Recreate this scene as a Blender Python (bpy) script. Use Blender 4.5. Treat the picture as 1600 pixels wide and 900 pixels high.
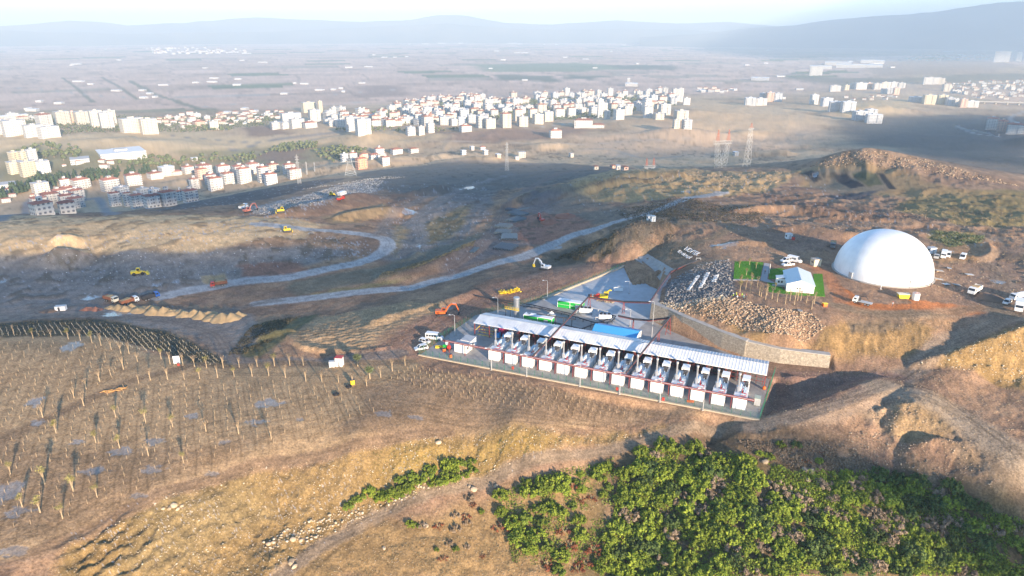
import bpy, math, random
import numpy as np
from mathutils import Vector, Matrix

# ------------------------------------------------------------------ camera, sky, sun, exposure
for o in list(bpy.data.objects):
    bpy.data.objects.remove(o)
SC = bpy.context.scene
C = SC.collection
R = math.radians
CAM_H = 105.0
PITCH = 20.8
SUN_EL = 12.0
SUN_AZ = 151.0            # clockwise from +Y: low winter sun behind the camera's right shoulder
cam_d = bpy.data.cameras.new('camera')
cam = bpy.data.objects.new('camera', cam_d)
C.objects.link(cam)
cam_d.sensor_width = 36.0
cam_d.lens = 24.0
cam_d.clip_start = 1.0
cam_d.clip_end = 90000.0
cam.location = (0, 0, CAM_H)
cam.rotation_euler = (R(90 - PITCH), 0, 0)
SC.camera = cam

w = bpy.data.worlds.new('World')
SC.world = w
w.use_nodes = True
wn = w.node_tree
sky = wn.nodes.new('ShaderNodeTexSky')
sky.sky_type = 'NISHITA'
sky.sun_disc = False
sky.sun_elevation = R(SUN_EL)
sky.sun_rotation = R(SUN_AZ)
sky.altitude = 200
sky.air_density = 1.0
sky.dust_density = 0.05
sky.ozone_density = 3.6
wn.links.new(sky.outputs[0], wn.nodes['Background'].inputs[0])
wn.nodes['Background'].inputs[1].default_value = 0.15

sd = bpy.data.lights.new('sun', 'SUN')
so = bpy.data.objects.new('sun', sd)
C.objects.link(so)
sd.energy = 4.8
sd.angle = R(0.5)
sd.color = (1.0, 0.79, 0.58)
SUN_DIR = Vector((math.sin(R(SUN_AZ)) * math.cos(R(SUN_EL)), math.cos(R(SUN_AZ)) * math.cos(R(SUN_EL)), math.sin(R(SUN_EL))))
so.rotation_euler = SUN_DIR.to_track_quat('Z', 'Y').to_euler()
so.location = (60, -60, 300)

SC.view_settings.view_transform = 'Standard'
SC.view_settings.look = 'None'
SC.view_settings.gamma = 1.0
SC.view_settings.use_curve_mapping = False
SC.view_settings.exposure = 1.42
SC.cycles.volume_bounces = 1
SC.cycles.max_bounces = 6
HAZE_DENSITY = 0.000135

# ------------------------------------------------------------------ helpers
rnd = random.Random(7)
F = 1600 * 24.0 / 36.0
CP, SP = math.cos(R(PITCH)), math.sin(R(PITCH))

def ray(px, py):
    a, b = px - 800.0, 450.0 - py
    v = Vector((a, F * CP + b * SP, -F * SP + b * CP))
    return v.normalized()

def upz(px, py, z):
    """point of the pixel's ray at height z"""
    d = ray(px, py)
    t = (z - CAM_H) / d.z
    return Vector((d.x * t, d.y * t, z))

def upr(px, py, dist):
    d = ray(px, py)
    t = dist / math.hypot(d.x, d.y)
    return Vector((d.x * t, d.y * t, CAM_H + d.z * t))

def to_px(p):
    x, y, z = p[0], p[1], p[2] - CAM_H
    f = y * CP - z * SP
    u = y * SP + z * CP
    return 800 + F * x / f, 450 - F * u / f

def _hash(ix, iy, seed):
    n = (ix.astype(np.int64) * 374761393 + iy.astype(np.int64) * 668265263 + seed * 1274126177) & 0xffffffff
    n = ((n ^ (n >> 13)) * 1274126177) & 0xffffffff
    n = (n ^ (n >> 16)) & 0xffffffff
    return n.astype(np.float64) / 4294967295.0

def vnoise(x, y, seed=0):
    ix, iy = np.floor(x), np.floor(y)
    fx, fy = x - ix, y - iy
    fx = fx * fx * fx * (fx * (fx * 6 - 15) + 10)
    fy = fy * fy * fy * (fy * (fy * 6 - 15) + 10)
    a = _hash(ix, iy, seed); b = _hash(ix + 1, iy, seed)
    c = _hash(ix, iy + 1, seed); d = _hash(ix + 1, iy + 1, seed)
    return (a + (b - a) * fx) * (1 - fy) + (c + (d - c) * fx) * fy

def fbm(x, y, octs=4, seed=0, gain=0.5):
    s = np.zeros_like(x); amp = 1.0; tot = 0.0; f = 1.0
    for k in range(octs):
        s += amp * vnoise(x * f + 17.3 * k, y * f - 9.1 * k, seed + k); tot += amp
        amp *= gain; f *= 2.03
    return s / tot

def sstep(a, b, x):
    t = np.clip((x - a) / (b - a), 0, 1)
    return t * t * (3 - 2 * t)

def seg_dist(X, Y, pts):
    """distance to a polyline and the parameter along it"""
    best = np.full(X.shape, 1e9); par = np.zeros(X.shape)
    for k in range(len(pts) - 1):
        ax, ay = pts[k][0], pts[k][1]; bx, by = pts[k + 1][0], pts[k + 1][1]
        dx, dy = bx - ax, by - ay
        t = np.clip(((X - ax) * dx + (Y - ay) * dy) / (dx * dx + dy * dy + 1e-9), 0, 1)
        d = np.hypot(X - ax - t * dx, Y - ay - t * dy)
        m = d < best
        best = np.where(m, d, best); par = np.where(m, k + t, par)
    return best, par

def poly_sd(X, Y, pts):
    """signed distance to a polygon, negative inside"""
    d, _ = seg_dist(X, Y, list(pts) + [pts[0]])
    ins = np.zeros(X.shape, bool)
    n = len(pts)
    for k in range(n):
        ax, ay = pts[k][0], pts[k][1]; bx, by = pts[(k + 1) % n][0], pts[(k + 1) % n][1]
        c = ((ay > Y) != (by > Y)) & (X < (bx - ax) * (Y - ay) / (by - ay + 1e-12) + ax)
        ins ^= c
    return np.where(ins, -d, d)

def in_poly(x, y, pts):
    ins = False; n = len(pts)
    for k in range(n):
        ax, ay = pts[k][0], pts[k][1]; bx, by = pts[(k + 1) % n][0], pts[(k + 1) % n][1]
        if (ay > y) != (by > y) and x < (bx - ax) * (y - ay) / (by - ay + 1e-12) + ax:
            ins = not ins
    return ins
# ------------------------------------------------------------------ terrain: heights (metres) at surveyed points, x,y,z
CTRL = [
 # foreground left field and bank
 (-250,900,-2),(0,900,-1.5),(100,900,-4),(210,900,-7),(-250,760,0),(0,760,0),(-250,600,0),(0,600,0),(60,845,-.8),(250,764,-.3),(400,715,-.2),(560,684,-.2),(800,658,0),(1080,650,0),
 (200,700,0),(400,640,0),(200,600,0),(560,620,0),(800,615,0),(640,660,0),(300,570,0),(500,580,-.3),(150,530,0),(0,527,0),(640,560,0),(-200,530,0),
 (300,862,-8),(400,815,-9),(530,806,-10),(600,776,-9.5),(740,740,-8),(900,700,-5),(1050,668,-2.2),(330,790,-4),(480,745,-4.5),(650,712,-3.5),(850,682,-2),
 (520,852,-11),(600,806,-10.6),(760,752,-9),(950,703,-6),(500,900,-12),(700,900,-15),(800,800,-12),(850,880,-16),(950,850,-15),(300,900,-10),
 # thicket slope
 (1000,760,-9),(1000,900,-20),(1200,725,-6.5),(1200,800,-12),(1200,900,-20),(1400,745,-6),(1400,820,-12),(1400,900,-18),(1600,900,-18),(1600,810,-9),(1560,770,-4),(1800,900,-16),(1250,702,-4),(1120,690,-4.5),(1000,1000,-26),(1400,1000,-24),(600,1000,-18),(200,1000,-10),(-200,1000,-4),(1800,1000,-22),
 # right: roads, cuts and mound
 (1180,664,-.2),(1300,645,.3),(1210,602,-2.2),(1290,602,-2.0),(1350,612,.6),(1400,585,2.4),(1500,625,2),(1600,725,0),(1800,760,0),(1440,632,4.2),(1400,650,2.6),(1430,695,-2.5),(1500,680,1),(1340,690,-3),(1380,660,0),
 (1600,512,13),(1520,540,9),(1450,566,4.6),(1560,585,3),(1640,610,3),(1420,556,4.2),(1500,520,8),(1590,490,11.5),(1800,500,14),(1800,600,6),
 # plant and yard
 (700,540,0),(900,560,0),(1100,600,0),(1150,570,0),(900,480,0),(960,430,0),(1000,470,0),(1080,535,0),(780,500,0),(1300,577,.5),(1260,572,.4),(1340,582,.8),
 (1024,472,6.6),(1070,493,6.5),(1168,533,6),(1298,554,4.6),
 (1048,424,7.2),(1034,450,7),(1090,440,10.2),(1150,460,12.3),(1140,405,12.6),(1200,478,12.2),(1300,472,12.2),(1130,490,10),(1090,490,8.4),(1200,520,9.6),(1245,542,8),(1290,500,11.5),(1330,556,4),(1350,535,7),(1400,508,10),(1450,500,11.4),
 (1165,422,12.5),(1245,440,12.5),(1380,450,12.2),(1300,435,12.2),(1460,430,12.2),(1480,400,12.4),(1540,450,12.2),(1590,480,12.2),(1160,390,12.6),(1250,375,13),(1110,382,12.5),(1380,395,12.5),
 (1008,402,3.2),(1000,385,4),(1075,397,9.5),(1040,408,7),(1060,362,12.5),(1000,352,13.5),(1050,345,13.5),(975,362,7),(950,396,-2),
 # spur and bench in front of the valley
 (800,470,0),(850,428,1.5),(930,412,2),(985,411,.6),(700,490,-.2),(600,505,-.5),(500,518,-.8),(445,525,-1.2),(640,478,0),(760,440,0),
 (560,478,-6),(470,492,-7.5),(350,545,-4),(372,570,-2.6),(500,562,-2),(600,556,-.8),(400,510,-5),
 (0,505,-5),(150,500,-6),(250,518,-5.4),(320,548,-3.6),(-200,505,-5),
 # valley, roads
 (0,488,-8.5),(200,482,-9.5),(250,462,-11),(340,445,-11),(100,450,-11),(0,430,-10),(150,410,-9),(450,472,-8.5),(640,450,-8),(720,430,-7.4),(800,405,-6),(900,370,-4),(1000,335,0),(1080,312,3.5),
 (870,398,-9),(920,385,-7),(820,412,-7),(560,440,-7.5),(650,420,-6.5),(450,435,-10),(560,410,-9),(598,392,-8),(605,376,-7.4),(585,368,-7),
 # landfill
 (0,396,-4),(200,394,-3),(400,382,-3),(500,372,-5.5),(100,370,-1.5),(300,352,0),(450,356,-2.6),(200,340,-1.5),(0,350,-3),(100,345,-2.5),(-200,360,-4),(-200,430,-10),
 (100,334,-30),(0,335,-30),(220,330,-30),(440,335,-7),
 (600,330,-16),(700,300,-25),(500,305,-19),(420,320,-13),(360,322,-15),(600,280,-36),(800,282,-33),(700,260,-52),(560,268,-52),(470,280,-45),(860,292,-17),(740,390,-8),(790,372,-9),(800,335,-14),(840,348,-10),(700,350,-14),(660,370,-12),(640,350,-14),(560,345,-12),(520,330,-12),(940,345,-5),(880,325,-9),
 (1000,266,-9),(900,290,-10),(1100,271,-8),(1240,266,-4),(1350,233,13),(1300,246,6),(1600,292,4),(1500,263,8.5),(1430,243,11.5),(1800,300,0),(960,300,-6),(1050,285,-6),
 (1300,282,-5),(1400,302,0),(1250,332,5),(1100,338,9),(1450,342,8),(1550,372,10),(1600,332,6),(1150,312,0),(1200,352,10),(1300,362,12),(1500,370,11),(1600,420,12),(1800,400,12),
 # beyond: lower country
 (1350,226,-62),(1240,255,-58),(1100,258,-62),(1600,276,-40),(1400,220,-70),(1500,212,-76),(1550,205,-80),(1600,245,-52),(1800,240,-60),(1450,232,-60),
 (100,325,-106),(250,312,-104),(60,340,-106),(350,285,-100),(450,285,-84),(300,300,-103),(0,310,-106),(-200,300,-106),
 (50,272,-92),(200,240,-92),(100,215,-76),(0,212,-76),(-200,215,-80),(400,240,-96),(300,215,-95),(180,225,-80),(500,250,-88),(600,245,-80),(420,265,-92),
 (100,192,-82),(220,205,-86),(600,212,-68),(760,202,-66),(1000,190,-60),(1060,170,-56),(500,202,-78),(430,202,-86),(760,155,-106),(1000,152,-102),(750,226,-72),(900,216,-70),(900,180,-78),(640,175,-92),
 (1200,166,-90),(1300,190,-84),(1400,182,-90),(1480,165,-96),(1340,165,-84),(1420,155,-92),(1500,150,-108),(1550,145,-110),(1500,110,-84),(1440,112,-90),(1570,108,-90),(1350,112,-114),(1180,216,-74),(1100,222,-74),(1200,242,-66),(1000,236,-68),(850,246,-68),(720,242,-66),(1260,205,-72),(1700,150,-110),(1700,110,-95),
 (0,160,-118),(200,150,-120),(400,160,-116),(600,140,-120),(900,130,-120),(1200,130,-118),(300,110,-120),(800,100,-120),(1300,90,-120),(0,100,-120),(1600,85,-120),(-200,120,-120),(1800,100,-120),
 (0,70,-122),(400,70,-122),(800,70,-122),(1200,70,-122),(1600,70,-122),(0,56,-122),(800,56,-122),(1600,56,-122),
]
NTH, NAL = 1180, 760
TH0, TH1 = R(-51), R(51)
thv = np.linspace(TH0, TH1, NTH)
AL0, AL1 = 60.0, 0.30
alv = np.concatenate([np.linspace(AL0, 2.0, NAL - 60), np.geomspace(2.0, AL1, 61)[1:]])
rv = 118.0 / np.tan(np.radians(alv))
LR = np.log(rv)
P3 = np.array([tuple(upz(*c)) for c in CTRL])
cth = np.arctan2(P3[:, 0], P3[:, 1]); clr = np.log(np.hypot(P3[:, 0], P3[:, 1])); cz = P3[:, 2]

def rbf_eval(tx, ty, sx, sy, sz):
    n = len(sx)
    def K(ax, ay, bx, by):
        d = np.hypot(ax[:, None] - bx[None], ay[:, None] - by[None])
        return -d
    A = np.zeros((n + 3, n + 3))
    A[:n, :n] = K(sx, sy, sx, sy) - 0.004 * np.eye(n)
    Q = np.stack([np.ones(n), sx, sy], 1)
    A[:n, n:] = Q; A[n:, :n] = Q.T
    sol = np.linalg.solve(A, np.concatenate([sz, np.zeros(3)]))
    out = np.empty(len(tx))
    for i in range(0, len(tx), 40000):
        a, b = tx[i:i + 40000], ty[i:i + 40000]
        out[i:i + 40000] = K(a, b, sx, sy) @ sol[:n] + sol[n] + sol[n + 1] * a + sol[n + 2] * b
    return out

# coarse interpolation on a quarter grid, then bilinear up
def up_bilinear(G, nr, nc):
    r = np.linspace(0, G.shape[0] - 1, nr); c = np.linspace(0, G.shape[1] - 1, nc)
    r0 = np.minimum(r.astype(int), G.shape[0] - 2); c0 = np.minimum(c.astype(int), G.shape[1] - 2)
    fr = (r - r0)[:, None]; fc = (c - c0)[None]
    return (G[r0][:, c0] * (1 - fc) + G[r0][:, c0 + 1] * fc) * (1 - fr) + (G[r0 + 1][:, c0] * (1 - fc) + G[r0 + 1][:, c0 + 1] * fc) * fr

def blur(G, n):
    for _ in range(n):
        P = np.pad(G, 1, mode='edge')
        G = (P[:-2, 1:-1] + P[2:, 1:-1] + P[1:-1, :-2] + P[1:-1, 2:] + 2 * P[1:-1, 1:-1]) / 6.0
    return G

q = 3
cr = np.interp(np.linspace(0, NAL - 1, NAL // q), np.arange(NAL), LR)
ct = np.linspace(TH0, TH1, NTH // q)
TT, RR = np.meshgrid(ct, cr)
SX = 1.6                                   # stretch of the range axis against the bearing
Zc = rbf_eval(TT.ravel(), RR.ravel() / SX, cth, clr / SX, cz).reshape(TT.shape)
Zc = blur(Zc, 5)
Z = up_bilinear(Zc, NAL, NTH)
THG, RG = np.meshgrid(thv, rv)
X = RG * np.sin(THG); Y = RG * np.cos(THG)

def Hat(x, y, G=None):
    """terrain height at a world point, from the grid"""
    G = Z if G is None else G
    th = math.atan2(x, y); lr = math.log(max(math.hypot(x, y), 1.0))
    c = (th - TH0) / (TH1 - TH0) * (NTH - 1)
    c = min(max(c, 0), NTH - 1.001); c0 = int(c); fc = c - c0
    r = np.interp(lr, LR, np.arange(NAL)); r = min(max(r, 0), NAL - 1.001); r0 = int(r); fr = r - r0
    return float((G[r0, c0] * (1 - fc) + G[r0, c0 + 1] * fc) * (1 - fr) + (G[r0 + 1, c0] * (1 - fc) + G[r0 + 1, c0 + 1] * fc) * fr)

def at(px, py, dz=0.0):
    """first point of the ground met by the ray of a place seen in the survey photo"""
    d = ray(px, py); h = math.hypot(d.x, d.y)
    th = math.atan2(d.x, d.y)
    c = (th - TH0) / (TH1 - TH0) * (NTH - 1); c = min(max(c, 0), NTH - 1.001); c0 = int(c); fc = c - c0
    col = Z[:, c0] * (1 - fc) + Z[:, c0 + 1] * fc + dz
    zz = CAM_H + d.z / h * rv
    below = np.nonzero(zz <= col)[0]
    k = below[0] if len(below) else NAL - 1
    if k == 0:
        r = rv[0]
    else:
        a = zz[k - 1] - col[k - 1]; b = zz[k] - col[k]
        r = rv[k - 1] + (rv[k] - rv[k - 1]) * (a / (a - b + 1e-9))
    x, y = d.x / h * r, d.y / h * r
    return Vector((x, y, Hat(x, y)))
# ------------------------------------------------------------------ ground relief and ground colours (all in world metres)
COL = np.zeros(X.shape + (3,)); WET = np.zeros(X.shape); LIT = np.zeros(X.shape)
FLAT = np.ones(X.shape)                 # 1 where the ground may be rough
PXM = RG / F                            # metres per photo pixel at the range

def bb(pts, m):
    xs = [p[0] for p in pts]; ys = [p[1] for p in pts]
    k = (X > min(xs) - m) & (X < max(xs) + m) & (Y > min(ys) - m) & (Y < max(ys) + m)
    return np.nonzero(k)

def wpts(px, z=None):
    return [at(*p) if z is None else upz(p[0], p[1], z) for p in px]

def area(pts, feather, rough=0.0, seed=3):
    """index and soft mask of a world polygon with a ragged rim"""
    ix = bb(pts, feather + rough * 2 + 1)
    x, y = X[ix], Y[ix]
    sd = poly_sd(x, y, pts)
    if rough:
        s = max(rough * 3, 2.0)
        sd = sd + (fbm(x / s, y / s, 3, seed) - .5) * 2.4 * rough
    return ix, 1 - sstep(-feather, feather, sd)

def strip(pts, width, feather, rough=0.0, seed=5):
    ix = bb(pts, width + feather + rough * 2 + 1)
    x, y = X[ix], Y[ix]
    d, _ = seg_dist(x, y, pts)
    if rough:
        s = max(rough * 3, 2.0)
        d = d + (fbm(x / s, y / s, 3, seed) - .5) * 2.4 * rough
    return ix, 1 - sstep(width / 2 - feather, width / 2 + feather, d)

def smooth_line(pts, n=6):
    """Catmull-Rom through world points"""
    P = [Vector((p[0], p[1], p[2])) for p in pts]
    P = [P[0] * 2 - P[1]] + P + [P[-1] * 2 - P[-2]]
    out = []
    for k in range(1, len(P) - 2):
        for j in range(n):
            t = j / n
            a, b, c, d = P[k - 1], P[k], P[k + 1], P[k + 2]
            out.append(.5 * ((2 * b) + (c - a) * t + (2 * a - 5 * b + 4 * c - d) * t * t + (3 * b - a - 3 * c + d) * t ** 3))
    out.append(P[-2])
    return out

def tint(ixm, col, k=1.0):
    ix, m = ixm
    m = (m * k)[:, None]
    COL[ix] = COL[ix] * (1 - m) + np.array(col) * m

def setf(A, ixm, v, k=1.0):
    ix, m = ixm
    A[ix] = A[ix] * (1 - m * k) + v * m * k

# level platforms -------------------------------------------------
YARD = wpts([(640, 545), (742, 490), (845, 466), (985, 411), (1034, 437), (1024, 497), (1050, 514), (1080, 527), (1168, 559), (1215, 574), (1196, 662), (900, 610), (655, 558)], 0)
PLAT = [(YARD, 0.0, 1.2)]
LAWN_Z = 12.5
PLAT.append((wpts([(1150, 551), (1215, 563), (1298, 571.5), (1318, 592), (1200, 590)], .3), .3, .8))
TERR = wpts([(1143, 408), (1225, 404), (1300, 410), (1300, 462), (1215, 464), (1145, 446)], LAWN_Z)
PLAT.append((TERR, LAWN_Z, 2.0))
DOME_C = Vector((150.9, 262.6, 12.2)); DOME_R = 18.2
ring = [(DOME_C.x + 26 * math.cos(a), DOME_C.y + 24 * math.sin(a)) for a in np.linspace(0, 2 * math.pi, 25)[:-1]]
PLAT.append((ring, 12.2, 4.0))
for pts, z, f in PLAT:
    ix = bb(pts, 8)
    m = 1 - sstep(-f, f * .6, poly_sd(X[ix], Y[ix], pts))
    Z[ix] = Z[ix] * (1 - m) + z * m
    FLAT[ix] = FLAT[ix] * (1 - m)

# a ragged ridge on the skyline of the near hill
RIDGE = smooth_line([upz(1235, 263, -5), upz(1290, 244, 7), upz(1350, 231, 15), upz(1400, 238, 13.5), upz(1460, 252, 10), upz(1530, 270, 7), upz(1620, 293, 3)])
ix = bb(RIDGE, 90)
d, par = seg_dist(X[ix], Y[ix], RIDGE)
zr = np.interp(par, np.arange(len(RIDGE)), [p.z for p in RIDGE])
prof = zr - 0.16 * d - .0012 * d * d
kz = 1 / (1 + np.exp(-(prof - Z[ix]) / 1.5))
Z[ix] = np.where(d < 85, Z[ix] * (1 - kz) + prof * kz, Z[ix])

# ---- sharp-topped berms, heaps and cut edges: (crest line, side slopes, ragged)
def berm(px, sl, sr, top=0.0, rag=.5, seed=1, sc=1.0):
    L = smooth_line([upz(*p) for p in px], 6)
    ix = bb(L, 40 * sc)
    x, y = X[ix], Y[ix]
    d, par = seg_dist(x, y, L)
    k = np.minimum(par.astype(int), len(L) - 2)
    lx = np.array([p.x for p in L]); ly = np.array([p.y for p in L])
    side = (lx[k + 1] - lx[k]) * (y - ly[k]) - (ly[k + 1] - ly[k]) * (x - lx[k])      # >0: left of the line
    d = np.maximum(d + (fbm(x / (2.4 * sc), y / (2.4 * sc), 3, seed) - .5) * 2.2 * rag * sc - top, 0)
    prof = np.interp(par, np.arange(len(L)), [p.z for p in L]) - d * np.where(side > 0, sl, sr)
    kz = 1 / (1 + np.exp(-np.clip((prof - Z[ix]) / (.18 * sc), -30, 30)))
    Z[ix] = Z[ix] * (1 - kz) + prof * kz
    return ix, kz
BERMS = [
 ([(1424, 567, 4.6), (1452, 558, 6.6), (1490, 548, 8.6), (1530, 533, 10.8), (1575, 518, 13.0), (1640, 498, 15)], .85, .62, .6),
 ([(1376, 640, 2.2), (1400, 632, 2.6), (1425, 626, 3.5), (1455, 618, 3.6), (1470, 622, 3.0)], .7, .75, .8),
 ([(1440, 690, .6), (1470, 684, 1.5), (1500, 690, 1.3), (1520, 705, .4)], .6, .6, .6),
 ([(88, 388, -1.6), (110, 388, -1.4)], .5, .55, .5),
 ([(92, 367, .6), (110, 367, .6)], .5, .55, .5),
 ([(448, 524, -.3), (460, 533, -.1), (488, 543, -.1), (560, 547, -.1), (612, 541, -.2)], .22, .95, .35),
 ([(850, 300, -7), (880, 288, -3.5), (930, 280, -3), (985, 276, -3.5), (1030, 280, -5)], .45, .35, 1.0),
 ([(960, 272, -4.5), (1010, 265, -3), (1060, 268, -3.6), (1100, 276, -5)], .45, .35, 1.0),
 ([(800, 312, -11), (840, 296, -8), (870, 292, -7)], .4, .4, .6),
 ([(500, 345, -8.5), (545, 332, -8), (600, 322, -10), (625, 322, -12)], .4, .35, .4),
 ([(640, 300, -20), (665, 290, -19), (690, 286, -20)], .4, .4, .5),
 ([(405, 338, -4), (440, 330, -3), (480, 318, -5), (560, 300, -12)], .4, .3, .5),
 ([(985, 352, 15), (1005, 346, 16), (1040, 346, 16), (1060, 352, 14)], .6, .75, .8),
 ([(1120, 384, 13), (1160, 376, 14), (1200, 378, 14.2), (1230, 384, 13)], .3, .35, .5),
 ([(1210, 352, 14), (1260, 350, 15.5), (1310, 360, 16), (1360, 365, 15.5)], .5, .45, .5),
 ([(1500, 395, 13.5), (1530, 400, 14), (1548, 392, 13.8), (1545, 378, 13.6)], .6, .6, .4),
 ([(1150, 325, 9), (1220, 318, 9.5), (1320, 330, 11), (1420, 342, 11.5), (1480, 352, 11)], .35, .4, .4),
 ([(585, 498, .9), (640, 482, 1.3), (690, 470, 1.4), (740, 452, 1.4)], .5, .35, .6),
 ([(405, 526, -1.4), (430, 516, -.2), (450, 512, .1)], .7, .7, .8),
 ([(600, 428, -5.2), (660, 414, -4.4), (720, 388, -4.6), (752, 372, -6)], .35, .3, .4),
]
for i, (px, a, b_, rg) in enumerate(BERMS): berm(px, a, b_, 0, rg, 300 + i)
berm([(1178, 669, -.3), (1230, 654, 1.5), (1290, 634, 2.6), (1340, 614, 3.0), (1390, 596, 3.0)], .6, .4, 3.2, .3, 333)
FARB = [([(830, 226, -66), (856, 223, -63), (890, 224, -66)], .22, .2, .6, 8), ([(1000, 206, -62), (1050, 198, -55), (1100, 202, -61)], .2, .18, .6, 9), ([(940, 214, -66), (975, 209, -64), (1010, 212, -66)], .22, .2, .6, 8), ([(1120, 210, -70), (1170, 202, -66), (1230, 205, -69)], .18, .16, .7, 9), ([(1150, 238, -60), (1190, 234, -59), (1230, 236, -60)], .25, .2, .6, 6), ([(690, 250, -58), (740, 243, -52), (800, 246, -56)], .2, .18, .6, 6), ([(560, 252, -62), (620, 244, -56), (690, 240, -60)], .2, .16, .6, 6), ([(1290, 176, -80), (1350, 166, -68), (1420, 168, -78)], .2, .2, .5, 9), ([(540, 210, -70), (590, 206, -62), (650, 212, -70)], .2, .18, .5, 8), ([(100, 218, -76), (170, 212, -66), (240, 218, -76)], .16, .14, .5, 9), ([(250, 283, -100), (290, 277, -94), (320, 280, -98)], .3, .25, .4, 4), ([(1560, 228, -62), (1610, 214, -50), (1680, 220, -55)], .3, .2, .5, 8)]
for i, (px, a, b_, rg, q_) in enumerate(FARB): berm(px, a, b_, 0, rg, 340 + i, q_)


# base colours -----------------------------------------------------
n1 = fbm(X / 60, Y / 60, 5, 11); n2 = fbm(X / 9, Y / 9, 4, 21); n3 = fbm(X / 2.2, Y / 2.2, 3, 31); n4 = fbm(X / 420, Y / 300, 5, 41)
def mixc(a, b, t):
    t = np.clip(t, 0, 1)[..., None]
    return np.array(a) * (1 - t) + np.array(b) * t
soil = mixc((.20, .135, .098), (.33, .22, .145), sstep(.3, .72, n1 * .5 + n2 * .5))
hills = mixc((.54, .39, .235), (.36, .25, .155), sstep(.35, .7, n4 * .6 + n1 * .4))
hills = hills * (1 - .30 * sstep(.56, .70, n2 * .5 + n1 * .5))[..., None]
COL[:] = soil
COL[:] = COL * (1 - sstep(520, 900, RG))[..., None] + hills * sstep(520, 900, RG)[..., None]
# the plain: ploughed plots with lanes between
a = R(17)
u = X * math.cos(a) + Y * math.sin(a); v = -X * math.sin(a) + Y * math.cos(a)
uu = u / 330 + (fbm(u / 900, v / 900, 2, 61) - .5) * 1.5; vv = v / 210 + (_hash(np.floor(uu), np.floor(uu) * 0, 5)) * .7
cell = _hash(np.floor(uu), np.floor(vv), 77); cell2 = _hash(np.floor(uu), np.floor(vv), 78)
plots = mixc((.48, .325, .235), (.64, .44, .325), cell)
plots = np.where((cell2 > .93)[..., None], np.array((.13, .16, .075)), plots)
plots = np.where((cell2 < .05)[..., None], np.array((.36, .28, .20)), plots)
edge = np.minimum(np.minimum(uu - np.floor(uu), 1 - uu + np.floor(uu)) * 330, np.minimum(vv - np.floor(vv), 1 - vv + np.floor(vv)) * 210)
plots = plots * (1 - .28 * (1 - sstep(4, 12, edge))[..., None])
plots = plots * (0.8 + .4 * n1)[..., None]
kp = sstep(-96, -110, Z) * sstep(1700, 2400, RG)
COL[:] = COL * (1 - kp)[..., None] + plots * kp[..., None]

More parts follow.
